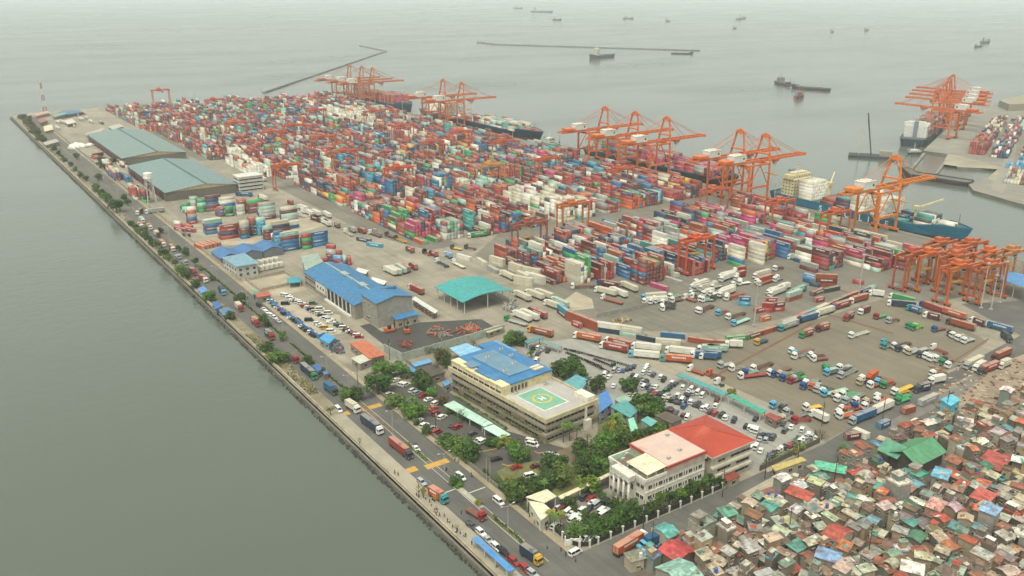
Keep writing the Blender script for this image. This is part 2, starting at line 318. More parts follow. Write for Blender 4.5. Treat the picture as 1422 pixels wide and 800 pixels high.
def dyke(pts, w, h, label, cat='breakwater', name='breakwater', m=None):
    b = MB(); P_ = [at(*p) for p in pts]
    for i in range(len(P_) - 1):
        (x0, y0), (x1, y1) = P_[i], P_[i + 1]; L = math.hypot(x1 - x0, y1 - y0); nx, ny = -(y1 - y0) / L, (x1 - x0) / L
        n = max(1, int(L / 25)); r2 = random.Random(i)
        for k in range(n):
            a, c = k / n, (k + 1) / n; ww = w * r2.uniform(.85, 1.15)
            q = [(x0 + (x1 - x0) * s + nx * e * ww / 2, y0 + (y1 - y0) * s + ny * e * ww / 2) for s, e in ((a, -1), (c, -1), (c, 1), (a, 1))]
            cx, cy = sum(p[0] for p in q) / 4, sum(p[1] for p in q) / 4
            b.hexa([(*p, -5) for p in q], [(cx + (p[0] - cx) * .98 if 0 else p[0] + (x0 + (x1 - x0) * (a + c) / 2 - p[0]) * .0, p[1], SEA + h * r2.uniform(.85, 1.1)) for p in q])
    tag(ob(name, b.mesh(name, [m or mat('breakwater_rock', '#77766e', rough=1, amt=.3, scale=.1, fine=.5)])), label, cat)  # rock colour lightened: distance haze put into it
dyke([(366, 127), (536, 70), (500, 62.5)], 5, 2.2, 'dark hooked breakwater running out to sea behind the container yard')
dyke([(664, 58), (690, 61), (820, 65), (972, 69.5)], 8, 3, 'long thin straight breakwater in the open bay behind the anchored ship')
dyke([(1284, 211), (1264, 235), (1283, 238)], 2.5, 1.5, 'thin dark floating boom around the small basin by the second pier', 'boom', 'floating_boom')
dyke([(1317, 215), (1301, 239)], 2.5, 1.5, 'short dark boom splitting the small basin by the second pier', 'boom', 'floating_boom')
# ------------------------------------------------------------------ vehicles
def M1(mk, name, mats, smooth=False):
    b = MB(); mk(b); return b.mesh(name, mats, smooth)
def wheel_mesh(r, w):
    return M1(lambda b: (b.cyl((-w / 2, 0, r), (w / 2, 0, r), r, n=10), b.cyl((-w / 2 - .01, 0, r), (w / 2 + .01, 0, r), r * .5, n=8, mi=1)), 'wheel', [tyre, mat('wheel_rim', '#77776f', rough=.5)])
WHEEL_S, WHEEL_L = wheel_mesh(.33, .22), wheel_mesh(.5, .3)
def profile(b, pts, w, mi=0, tap=1.0):
    """extrude a side outline (y, z) across x"""
    n = len(pts); i = len(b.v)
    b.v += [(-w / 2, y, z) for y, z in pts] + [(w / 2, y, z) for y, z in pts]
    fs = [tuple(i + k for k in range(n)), tuple(i + n + k for k in reversed(range(n)))] + [(i + (k + 1) % n, i + k, i + n + k, i + n + (k + 1) % n) for k in range(n)]
    b.f += fs; b.m += [mi] * len(fs); b.c += [b.col] * len(fs)
# outline given front (-y) to back; clockwise seen from -x
def car_body(kind):
    L = {'sedan': 4.5, 'suv': 4.7, 'van': 4.9, 'pickup': 5.1}[kind]; h = L / 2
    def mk(b):
        if kind == 'van': o = [(-h, .3), (h, .3), (h, 1.0), (h - .08, 1.1), (-h + .75, 1.1), (-h, .85)]
        elif kind == 'pickup': o = [(-h, .4), (h, .4), (h, 1.12), (-h + 1.3, 1.12), (-h, .98)]
        else: o = [(-h, .28), (h, .28), (h, .92), (h - .5, .98), (-h + 1.2, .98), (-h, .72)]
        profile(b, o, 1.78)
        zr = {'sedan': 1.45, 'suv': 1.75, 'van': 2.05, 'pickup': 1.75}[kind]
        f0, f1, r1, r0 = {'sedan': (-h + 1.25, -h + 2.05, h - 1.35, h - .55), 'suv': (-h + 1.25, -h + 1.9, h - .45, h - .1), 'van': (-h + .75, -h + 1.35, h - .15, h - .05), 'pickup': (-h + 1.35, -h + 2.0, h - 1.95, h - 1.75)}[kind]
        # roof panel, pillars and bumpers on the body; the glass band is a part of its own
        z0 = .97 if kind != 'van' else 1.1
        b.hexa([(-.76, f1 - .05, zr - .05), (.76, f1 - .05, zr - .05), (.76, r1 + .05, zr - .05), (-.76, r1 + .05, zr - .05)], [(-.72, f1, zr), (.72, f1, zr), (.72, r1, zr), (-.72, r1, zr)])
        for s in (-1, 1):
            b.bar((s * .82, f0, z0), (s * .74, f1, zr - .03), .08); b.bar((s * .82, r0, z0), (s * .74, r1, zr - .03), .1)
            b.bar((s * .83, (f1 + r1) / 2, z0), (s * .75, (f1 + r1) / 2, zr - .03), .08)
        if kind == 'pickup':
            for s in (-1, 1): b.box(s * .86 - .05, s * .86 + .05, h - 1.75, h, 1.1, 1.35)
            b.box(-.86, .86, h - .08, h - .001, 1.1, 1.34)
        for s in (-1, 1): b.box(s * .65 - .16, s * .65 + .16, -h - .02, -h + .05, .58, .72, 1); b.box(s * .68 - .12, s * .68 + .12, h - .05, h + .02, .65, .85, 2)
        b.box(-.85, .85, -h - .04, -h + .1, .3, .42, 3); b.box(-.85, .85, h - .1, h + .04, .3, .42, 3)
        if CARS_FULL == 0: pass
    def gl(b):
        zr = {'sedan': 1.42, 'suv': 1.72, 'van': 2.02, 'pickup': 1.72}[kind]; z0 = .96 if kind != 'van' else 1.08
        f0, f1, r1, r0 = {'sedan': (-h + 1.3, -h + 2.05, h - 1.35, h - .6), 'suv': (-h + 1.3, -h + 1.9, h - .45, h - .15), 'van': (-h + .8, -h + 1.35, h - .15, h - .08), 'pickup': (-h + 1.4, -h + 2.0, h - 1.95, h - 1.8)}[kind]
        b.hexa([(-.83, f0, z0), (.83, f0, z0), (.83, r0, z0), (-.83, r0, z0)], [(-.74, f1, zr), (.74, f1, zr), (.74, r1, zr), (-.74, r1, zr)], 0, False)
    body = M1(mk, 'car_body', [carpaint, mat('lamp_glass', '#cfd0c8', rough=.2), mat('tail_lamp', '#7c1a16', rough=.3), chassis_m])
    return body, M1(gl, 'window_band', [glass])
CARS_FULL = 1
CARK = {k: car_body(k) for k in ('sedan', 'suv', 'van', 'pickup')}
CARWORD = {'sedan': 'saloon car', 'suv': 'tall hatchback', 'van': 'van', 'pickup': 'pickup'}
CN = {'w': ('white', '#d9d8d0'), 's': ('silver', '#a3a6a5'), 'k': ('black', '#1b1c1e'), 'r': ('red', '#9c2420'), 'b': ('blue', '#24508a'), 'g': ('dark green', '#2f5a44'),
      'c': ('beige', '#b9ab8c'), 'm': ('maroon', '#5f2622'), 'd': ('dark grey', '#45484a'), 'o': ('orange', '#b9562a'), 'y': ('yellow', '#c29a2c'), 't': ('teal', '#2f8f8f'), 'n': ('navy', '#22314c'), 'l': ('cyan', '#5aa6c4'), 'e': ('green', '#2f8650')}
def car(x, y, rz, kind, ck, where, group, marks, z=0.02):
    cname, hexc = CN[ck]; body, gl = CARK[kind]
    o = ob('parked_car' if 'park' in group else 'car', body, None, (x, y, z), rz, hexc)
    tag(o, f'{cname} {CARWORD[kind]} {where}'.strip(), 'car', group, marks)
    ob('window_band', gl, o)
    hw = {'sedan': 1.4, 'suv': 1.45, 'van': 1.5, 'pickup': 1.6}[kind]
    for sx in (-.8, .8):
        for sy in (-hw, hw): ob('wheel', WHEEL_S, o, (sx, sy, 0))
    return o
# truck: front at -y, origin at the middle of its whole length on the ground
def cab_mesh(kind):
    def mk(b):
        if kind == 'cabover':
            profile(b, [(-1.0, .55), (1.0, .55), (1.0, 2.95), (.6, 3.05), (-.75, 3.0), (-1.0, 1.9)], 2.42)
            b.box(-1.05, 1.05, -.3, .95, 3.0, 3.45)       # wind deflector
        else:
            profile(b, [(-1.9, .6), (.9, .6), (.9, 2.7), (.4, 2.85), (-.5, 2.75), (-.75, 1.75), (-1.9, 1.6)], 2.2)
        f = -1.0 if kind == 'cabover' else -1.9
        b.box(-1.2, 1.2, f - .1, f + .15, .42, .8, 1)
        for s in (-1, 1): b.box(s * .85 - .2, s * .85 + .2, f - .06, f + .1, .85, 1.1, 2); b.box(s * 1.38 - .08, s * 1.38 + .08, f + .1, f + .25, 1.7, 2.4, 1)
    def gl(b):
        if kind == 'cabover':
            b.hexa([(-1.12, -1.03, 1.95), (1.12, -1.03, 1.95), (1.12, -.6, 1.95), (-1.12, -.6, 1.95)], [(-1.1, -.8, 2.75), (1.1, -.8, 2.75), (1.1, -.5, 2.75), (-1.1, -.5, 2.75)])
            for s in (-1, 1): b.box(s * 1.22 - .015, s * 1.22 + .015, -.7, .3, 1.95, 2.7)
        else:
            b.hexa([(-1.0, -.8, 1.8), (1.0, -.8, 1.8), (1.0, -.5, 1.8), (-1.0, -.5, 1.8)], [(-.98, -.55, 2.6), (.98, -.55, 2.6), (.98, -.3, 2.6), (-.98, -.3, 2.6)])
            for s in (-1, 1): b.box(s * 1.11 - .015, s * 1.11 + .015, -.5, .5, 1.85, 2.5)
    return M1(mk, 'cab', [steel, chassis_m, mat('lamp_glass')]), M1(gl, 'windscreen', [glass])
CABS = {k: cab_mesh(k) for k in ('cabover', 'bonnet')}
def bed_mesh(L):
    def mk(b):
        for s in (-.45, .45): b.box(s - .1, s + .1, -L / 2, L / 2, .85, 1.15)
        n = int(L / 1.5)
        for k in range(n + 1): y = -L / 2 + .1 + (L - .2) * k / n; b.box(-1.2, 1.2, y - .09, y + .09, 1.151, 1.28)
        for s in (-1.15, 1.15): b.box(s - .06, s + .06, -L / 2, L / 2, 1.0, 1.3)
        b.box(-1.05, 1.05, L / 2 - .05, L / 2 + .03, .5, .8)
    return M1(mk, 'chassis', [steel])
def deck_mesh(L): return M1(lambda b: (b.box(-1.2, 1.2, -L / 2, L / 2, 1.05, 1.3), b.box(-1.24, 1.24, -L / 2 - .05, L / 2 + .05, .95, 1.06)), 'flatbed', [steel])
def box_mesh(L, H=2.6, logo=True, z0=0.0, seed=0):
    def mk(b):
        h = L / 2; w = 1.22
        b.box(-w, w, -h, h, z0, z0 + H, 0, topmi=2)
        for sx in (-1, 1):
            for sy in (-1, 1): b.box(sx * w - .06, sx * w + .06, sy * h - .07, sy * h + .07, z0 - .02, z0 + H + .02)
            b.box(sx * w - .04, sx * w + .04, -h + .07, h - .07, z0 + H - .12, z0 + H + .03)
            b.box(sx * w - .04, sx * w + .04, -h + .07, h - .07, z0 - .02, z0 + .14)
            n = int(L / 1.0)
            for k in range(1, n): y = -h + L * k / n; b.box(sx * w - .025, sx * w + .025, y - .16, y + .16, z0 + .15, z0 + H - .13)
        for s in (-1, 1):
            for q in (-.85, -.3, .3, .85): b.box(q - .03, q + .03, s * h - .05, s * h + .05, z0 + .1, z0 + H - .1, 1)
        if logo:
            for sx in (-1, 1):
                r2 = random.Random(seed); y = -L * .26
                while y < L * .24:
                    d = r2.uniform(.35, .8); b.box(sx * (w + .04) - .012, sx * (w + .04) + .012, y, y + d, z0 + H * .5, z0 + H * .5 + .75, 1); y += d + .22
    return M1(mk, 'container_box', [steel, lettermat, mat('container_roof', src='obj', rough=.7, amt=.18, scale=.4, fine=2, stain=('#b0a592', .3, .36, .5))])  # pale roof: dust, plus overhead light put into the colour
BOX = {(40, 1): box_mesh(12.19, seed=3), (40, 0): box_mesh(12.19, logo=False), (20, 1): box_mesh(6.06, seed=5), (20, 0): box_mesh(6.06, logo=False)}
BEDS = {12.4: bed_mesh(12.4), 6.4: bed_mesh(6.4)}; DECKS = {12.0: deck_mesh(12.0), 6.4: deck_mesh(6.4)}
VANBOX = M1(lambda b: (b.box(-1.2, 1.2, -3.2, 3.2, 1.0, 3.5), b.box(-1.22, 1.22, -3.22, 3.22, 3.4, 3.55), b.box(-1.22, 1.22, 3.15, 3.24, 1.0, 3.5)), 'cargo_box', [steel])
def truck(x, y, rz, typ, boxc, cabc, where, group, marks, cabk='cabover', z=0.02, full=True):
    """typ: c 40 ft container, s 20 ft container, f long empty flatbed, g short empty flatbed, v box van lorry, t tractor unit only"""
    bn = boxc if boxc in CC else None; cname = CN[cabc][0]
    lab = {'c': f'{cname} lorry with long {boxc} container', 's': f'{cname} lorry with short {boxc} container', 'f': f'{cname} lorry with empty long {boxc} trailer',
           'g': f'{cname} lorry with short empty {boxc} bed', 'v': f'{cname} box lorry with {boxc} body', 't': f'{cname} tractor unit without trailer'}[typ]
    o = thing('lorry', (lab + ' ' + where).strip(), 'lorry', (x, y, z), rz, group, marks)
    bl = {'c': 12.4, 's': 6.4, 'f': 12.4, 'g': 6.4, 'v': 6.4, 't': 2.6}[typ]; tot = bl + 2.3; yc = -tot / 2 + 1.05
    yb = tot / 2 - bl / 2
    cb, gl = CABS[cabk]
    c = ob('cab', cb, o, (0, yc, 0), 0, CN[cabc][1]); ob('windscreen', gl, c)
    if typ in 'cs':
        ob('chassis', BEDS[bl], o, (0, yb, 0), 0, '#3a3632')
        k = 40 if typ == 'c' else 20
        ob('container_box', BOX[(k, 1 if rnd.random() < .5 else 0)], o, (0, yb, 1.3), 0, CC[boxc])
    elif typ in 'fg':
        d = (DECKS[12.0 if typ == 'f' else 6.4] if rnd.random() < .55 else BEDS[bl]); ob('trailer_bed', d, o, (0, yb, 0), 0, CC[boxc])
    elif typ == 'v': ob('chassis', BEDS[6.4], o, (0, yb, 0), 0, '#3a3632'); ob('cargo_box', VANBOX, o, (0, yb, .3), 0, CC[boxc])
    else: ob('chassis', M1(lambda b: (b.box(-.5, .5, -1.3, 1.3, .7, 1.0), b.cyl((0, .5, 1.0), (0, .5, 1.15), .5, n=8)), 'chassis', [chassis_m]) if 'tch' not in MATS else MATS['tch'], o, (0, yb, 0))
    ys = [yc + .1, tot / 2 - 1.2, tot / 2 - 2.5] + ([yc + 3.0] if bl > 10 else [])
    if typ in 'gsvt': ys = [yc + .1, tot / 2 - 1.0]
    for yy in ys:
        for sx in (-1.0, 1.0): ob('wheel', WHEEL_L, o, (sx, yy, 0))
    return o
MATS['tch'] = M1(lambda b: (b.box(-.5, .5, -1.3, 1.3, .7, 1.0), b.cyl((0, .5, 1.0), (0, .5, 1.15), .5, n=8)), 'chassis', [chassis_m])
# ------------------------------------------------------------------ trees
def crown_mesh(seed, n=520, rx=1.0, rz=.8, spread=1.0, size=.2):
    r2 = random.Random(seed); b = MB(); lobes = []
    for k in range(13):
        t, h = r2.uniform(0, 6.28), r2.uniform(-.75, .9); q = math.sqrt(max(0, 1 - h * h)) * r2.uniform(.35, .8)
        lobes.append((Vector((rx * q * math.cos(t) * spread, rx * q * math.sin(t) * spread, rz * h * .72)), r2.uniform(.28, .48)))
    for i in range(n):
        c, lr = lobes[i % len(lobes)]
        d = Vector((r2.gauss(0, 1), r2.gauss(0, 1), r2.gauss(.25, 1))).normalized()
        p = c + d * lr * r2.uniform(.72, 1.08)
        nrm = (d + Vector((r2.gauss(0, .5), r2.gauss(0, .5), r2.gauss(.3, .5)))).normalized()
        u = nrm.orthogonal().normalized(); w = nrm.cross(u); a = r2.uniform(0, 6.28); s = size * r2.uniform(.6, 1.25)
        u, w = (u * math.cos(a) + w * math.sin(a)) * s, (w * math.cos(a) - u * math.sin(a)) * s * .75
        b.face([p - u * .5 - w * .3, p - w * .5 + u * .2, p + u * .6, p + w * .5])
    return b.mesh('crown', [leafm])
def leaf_material():
    m = bpy.data.materials.new('foliage'); m.use_nodes = True; n, l = m.node_tree.nodes, m.node_tree.links
    p = n['Principled BSDF']; p.inputs['Roughness'].default_value = .6; p.inputs['Specular IOR Level'].default_value = .25
    o = n.new('ShaderNodeObjectInfo'); g = n.new('ShaderNodeTexCoord'); t = n.new('ShaderNodeTexNoise'); t.inputs['Scale'].default_value = 3.5; t.inputs['Detail'].default_value = 2
    l.new(g.outputs['Object'], t.inputs['Vector'])
    w = n.new('ShaderNodeTexWhiteNoise'); l.new(g.outputs['Object'], w.inputs['Vector'])
    mr = n.new('ShaderNodeMapRange'); mr.inputs['From Min'].default_value = .3; mr.inputs['From Max'].default_value = .7; mr.inputs['To Min'].default_value = .6; mr.inputs['To Max'].default_value = 1.45
    l.new(t.outputs['Fac'], mr.inputs['Value'])
    x = n.new('ShaderNodeVectorMath'); x.operation = 'SCALE'; l.new(o.outputs['Color'], x.inputs[0]); l.new(mr.outputs[0], x.inputs['Scale'])
    l.new(x.outputs[0], p.inputs['Base Color'])
    tr = n.new('ShaderNodeBsdfTranslucent'); l.new(x.outputs[0], tr.inputs['Color']); ms = n.new('ShaderNodeMixShader'); ms.inputs[0].default_value = .25
    l.new(p.outputs[0], ms.inputs[1]); l.new(tr.outputs[0], ms.inputs[2]); l.new(ms.outputs[0], n['Material Output'].inputs[0])
    return m
leafm = leaf_material()
CROWNS = [crown_mesh(k, 950, size=.2) for k in range(5)] + [crown_mesh(20 + k, 200, spread=1.15, size=.17) for k in range(2)]
HEDGES = None
def trunk_mesh(seed):
    r2 = random.Random(seed); b = MB(); b.cyl((0, 0, 0), (.03, 0, .45), .055, .04, 7)
    for k in range(4):
        t = k * 1.57 + r2.uniform(-.4, .4); b.cyl((.03, 0, .4), (.32 * math.cos(t), .32 * math.sin(t), .72 + r2.uniform(0, .12)), .032, .014, 5)
    return b.mesh('trunk', [wood])
TRUNKS = [trunk_mesh(k) for k in range(3)]
GREENS = {'d': ('dark green', '#425c20'), 'm': ('green', '#58772d'), 'b': ('bright green', '#688f24'), 'y': ('yellowish', '#84842c'), 'o': ('olive brown', '#615a34')}
def tree(x, y, r, h, gk, desc, group, marks, sparse=False):
    """crown radius r, height h"""
    i = rnd.randrange(5) if not sparse else 5 + rnd.randrange(2)
    gname, hx = GREENS[gk]; c = [v * rnd.uniform(.85, 1.15) for v in lin(hx)[:3]]
    o = thing('tree', f'{gname} {desc}', 'tree', (x, y, 0), rnd.uniform(0, 6.28), group, marks)
    tr = ob('trunk', TRUNKS[rnd.randrange(3)], o); tr.scale = (h * .8, h * .8, h)
    cr = ob('crown', CROWNS[i], o, (0, 0, h - r * .82), 0, c); cr.scale = (r * 1.02, r * rnd.uniform(.9, 1.05), min(r, h * .58))
    return o
def frond_crown(seed):
    r2 = random.Random(seed); b = MB()
    for k in range(17):
        t = k * 2.4 + r2.uniform(-.2, .2); el = r2.uniform(-.1, .9); L = r2.uniform(.8, 1.1); prev = None
        for s in range(6):
            q = s / 5; rr = L * q * math.cos(el * (1 - q * .5)); zz = L * (q * math.sin(el) - q * q * .75)
            c = Vector((rr * math.cos(t), rr * math.sin(t), zz)); w = .13 * math.sin(math.pi * min(1, q + .12)) + .01; side = Vector((-math.sin(t), math.cos(t), -.25)) * w; s2 = Vector((math.sin(t), -math.cos(t), -.25)) * w
            cur = (c, c + side, c + s2)
            if prev: b.face([prev[0], prev[1], cur[1], cur[0]]); b.face([prev[2], prev[0], cur[0], cur[2]])
            prev = cur
    return b.mesh('frond_crown', [leafm])
FRONDS = [frond_crown(k) for k in range(3)]
PALMT = M1(lambda b: (b.cyl((0, 0, 0), (.02, 0, .5), .03, .022, 7), b.cyl((.02, 0, .5), (0, .01, 1), .022, .02, 7)), 'trunk', [wood])
def palm(x, y, h, gk, desc, group, marks, r=2.6):
    o = thing('palm_tree', f'{GREENS[gk][0]} {desc}', 'palm', (x, y, 0), rnd.uniform(0, 6), group, marks)
    tr = ob('trunk', PALMT, o); tr.scale = (h * .9, h * .9, h)
    c = ob('frond_crown', FRONDS[rnd.randrange(3)], o, (0, 0, h), 0, [v * rnd.uniform(.9, 1.2) for v in lin(GREENS[gk][1])[:3]]); c.scale = (r, r, r)
    return o
def hedge(pts, w, h, label, gk='d', z=0.1, n=9):
    """leafy strip along a line of world points"""
    b = MB(); r2 = random.Random(len(pts) + int(pts[0][1]))
    for (x0, y0), (x1, y1) in zip(pts, pts[1:]):
        L = math.hypot(x1 - x0, y1 - y0)
        for k in range(int(L * n)):
            t = r2.random(); p = Vector((x0 + (x1 - x0) * t + r2.gauss(0, w * .32), y0 + (y1 - y0) * t + r2.gauss(0, w * .32), z + h * r2.random() ** .6 * (1 + .4 * math.sin(t * L))))
            d = Vector((r2.gauss(0, 1), r2.gauss(0, 1), r2.gauss(.5, 1))).normalized(); u = d.orthogonal().normalized() * r2.uniform(.2, .5); v_ = d.cross(u) * .8
            b.face([p - u, p - v_, p + u, p + v_])
    o = ob('hedge', b.mesh('hedge', [leafm]), color=GREENS[gk][1]); return tag(o, label, 'hedge')
# ------------------------------------------------------------------ people
def person_meshes():
    out = []
    for pose in range(3):
        st = [.0, .18, .0][pose]; sit = pose == 2
        V = {'pelvis': (0, 0, .95), 'waist': (0, 0, 1.12), 'chest': (0, 0, 1.35), 'neck': (0, 0, 1.5), 'head': (0, -.02, 1.62), 'top': (0, 0, 1.72)}
        E_ = [('pelvis', 'waist'), ('waist', 'chest'), ('chest', 'neck'), ('neck', 'head'), ('head', 'top')]
        rad = {'pelvis': .13, 'waist': .125, 'chest': .15, 'neck': .055, 'head': .095, 'top': .06}
        for s, q in ((-1, 'l'), (1, 'r')):
            V.update({'hip' + q: (s * .09, 0, .88), 'knee' + q: (s * .1, s * st * .8, .49), 'ank' + q: (s * .1, s * st * 1.2 + (.04 if st else 0), .07), 'toe' + q: (s * .11, s * st * 1.2 - .14, .04),
                      'sho' + q: (s * .17, 0, 1.42), 'elb' + q: (s * .23, -s * st * .5 + .03, 1.14), 'wri' + q: (s * .22, -s * st - .06, .9), 'han' + q: (s * .21, -s * st - .1, .8)})
            E_ += [('pelvis', 'hip' + q), ('hip' + q, 'knee' + q), ('knee' + q, 'ank' + q), ('ank' + q, 'toe' + q), ('chest', 'sho' + q), ('sho' + q, 'elb' + q), ('elb' + q, 'wri' + q), ('wri' + q, 'han' + q)]
            rad.update({'hip' + q: .095, 'knee' + q: .06, 'ank' + q: .042, 'toe' + q: .035, 'sho' + q: .06, 'elb' + q: .042, 'wri' + q: .03, 'han' + q: .035})
        ks = list(V); me = bpy.data.meshes.new('body'); me.from_pydata([V[k] for k in ks], [(ks.index(a), ks.index(c)) for a, c in E_], [])
        o = bpy.data.objects.new('body_rig', me); COL.objects.link(o); md = o.modifiers.new('skin', 'SKIN'); md.use_smooth_shade = True
        for k, sv in zip(ks, me.skin_vertices[0].data): sv.radius = (rad[k], rad[k]); sv.use_root = k == 'pelvis'
        dg = bpy.context.evaluated_depsgraph_get(); ev = o.evaluated_get(dg); res = bpy.data.meshes.new_from_object(ev)
        bpy.data.objects.remove(o)
        for m in (mat('shirt', src='obj', rough=.9), mat('trousers', '#2b2f3a', rough=.9), mat('skin', '#7a5138', rough=.6), mat('dark_hair', '#15110f', rough=.7), mat('shoes', '#26221f', rough=.7)): res.materials.append(m)
        for p in res.polygons:
            c = p.center; p.material_index = 4 if c.z < .09 else 1 if c.z < .98 and abs(c.x) < .19 and not (c.z < .98 and abs(c.x) > .185) else 2 if c.z < 1.12 and abs(c.x) > .17 else 0 if c.z < 1.47 else 3 if c.z > 1.64 or c.y > .02 else 2
        out.append(res)
    return out
PEOPLE = person_meshes()
# ------------------------------------------------------------------ cranes
craneo = mat('crane_orange_paint', src='obj', rough=.6, amt=.16, scale=.25, fine=1.5, stain=('#8a5236', .3, .6, .5))
cranew = mat('crane_white_paint', '#d3d0c4', rough=.6, amt=.1)
def kit_part(mk, name, mats): return (name, M1(mk, name, mats))
def sts_kit():
    K = []
    def leg(x, y, z1, w): return lambda b: b.hexa([(x - w / 2, y - w / 2, 2.6), (x + w / 2, y - w / 2, 2.6), (x + w / 2, y + w / 2, 2.6), (x - w / 2, y + w / 2, 2.6)], [(x - w / 2, y - w * .4, z1), (x + w / 2, y - w * .4, z1), (x + w / 2, y + w * .4, z1), (x - w / 2, y + w * .4, z1)])
    for x, w in ((-12, 1.5), (12, 1.35)):
        for y in (-8.5, 8.5): K.append(kit_part(leg(x, y, 31.9, w), 'leg', [craneo]))
    for x in (-12, 12):
        K.append(kit_part(lambda b, x=x: (b.box(x - .7, x + .7, -11, 11, 1.7, 3.1), [b.box(x - .5, x + .5, y - 1.6, y + 1.6, .2, 1.6, 1) for y in (-9, -5.5, 5.5, 9)]), 'sill_beam', [craneo, chassis_m]))
        K.append(kit_part(lambda b, x=x: b.box(x - .8, x + .8, -8.3, 8.3, 29.6, 31.6), 'cross_beam', [craneo]))
    for y in (-8.5, 8.5):
        K.append(kit_part(lambda b, y=y: b.box(-11.2, 11.2, y - .6, y + .6, 12.2, 13.8), 'portal_beam', [craneo]))
        K.append(kit_part(lambda b, y=y: (b.bar((-11.3, y, 13.9), (0, y, 30.5), .6), b.bar((11.3, y, 13.9), (.6, y, 30.5), .6)), 'diagonal_brace', [craneo]))
        K.append(kit_part(lambda b, y=y: b.box(-11.2, 11.2, y - .5, y + .5, 30.4, 31.8), 'top_beam', [craneo]))
    K.append(kit_part(lambda b: ([b.box(-42, 15, s * 3.4 - .45, s * 3.4 + .45, 32.1, 33.7) for s in (-1, 1)], [b.box(x - .3, x + .3, -2.8, 2.8, 32.5, 33.3) for x in range(-41, 15, 7)]), 'girder', [craneo]))
    K.append(kit_part(lambda b: ([b.box(15.3, 62, s * 3.4 - .45, s * 3.4 + .45, 32.1, 33.7) for s in (-1, 1)], [b.box(x - .3, x + .3, -2.8, 2.8, 32.5, 33.3) for x in range(17, 62, 6)], b.box(61.3, 62.6, -4.2, 4.2, 31.7, 34.1)), 'boom', [craneo]))
    K.append(kit_part(lambda b: ([b.bar((12.5, s * 7.8, 31.9), (14.5, s * 3.6, 51.5), 1.2) for s in (-1, 1)], b.box(13.4, 15.6, -4.6, 4.6, 50.6, 52.2), b.box(13.7, 15.3, -3.4, 3.4, 52.2, 53.6), b.box(14, 15, -.8, .8, 53.6, 54.6), b.box(11.8, 14.2, -7.2, 7.2, 37.5, 38.5)), 'apex_frame', [craneo]))
    K.append(kit_part(lambda b: [b.bar((14, s * 3.2, 52), (-31, s * 3.2, 34), .35) for s in (-1, 1)], 'backstay', [craneo]))
    K.append(kit_part(lambda b: [(b.bar((15, s * 3.2, 52), (36, s * 3.2, 34), .28), b.bar((15, s * 3.2, 52.3), (56, s * 3.2, 34), .28)) for s in (-1, 1)], 'forestay', [craneo]))
    K.append(kit_part(lambda b: (b.box(-25, -12, -4, 4, 34.2, 39.4), b.box(-25.2, -11.8, -4.2, 4.2, 39.4, 39.8), [b.cyl((-14.6, s * 4.0, 36.8), (-14.6, s * 4.06, 36.8), 1.0, n=12, mi=1) for s in (-1, 1)], [b.box(x - .5, x + .5, -4.25, 4.25, 39.8, 40.3) for x in (-22, -18, -15)]), 'machinery_house', [cranew, mat('black_emblem', '#20211f')]))
    K.append(kit_part(lambda b: (b.box(-36, -27, -4.5, 4.5, 34.1, 36.4), b.bar((-40, -3.4, 34), (-40, -3.4, 38), .25)), 'walkway_block', [craneo]))
    K.append(kit_part(lambda b: (b.box(24, 30, -3, 3, 30.2, 31.8), b.box(27, 30, -1.3, 1.3, 27.3, 30.1, 1), [b.bar((25.5, y, 30), (25.5, y, 20), .12) for y in (-2, 2)], b.box(24.2, 26.8, -6, 6, 19.2, 19.9, 2)), 'trolley', [craneo, cranew, mat('yellow_paint', '#b98a2c')]))
    K.append(kit_part(lambda b: ([b.bar((-13.6, -8.5 + (4 if k % 2 else 0), 4 + 4 * k), (-13.6, -8.5 + (0 if k % 2 else 4), 8 + 4 * k), .35) for k in range(6)]), 'stair', [craneo]))
    return K
STS = sts_kit()
def sts_crane(x, y, z, rz, label, col, group, sc=1.0, flip=False):
    o = thing('quay_crane', label, 'crane', (x, y, z), rz, group)
    o.scale = (sc, sc, sc)
    for n, me in STS: ob(n, me, o, color=col)
    return o
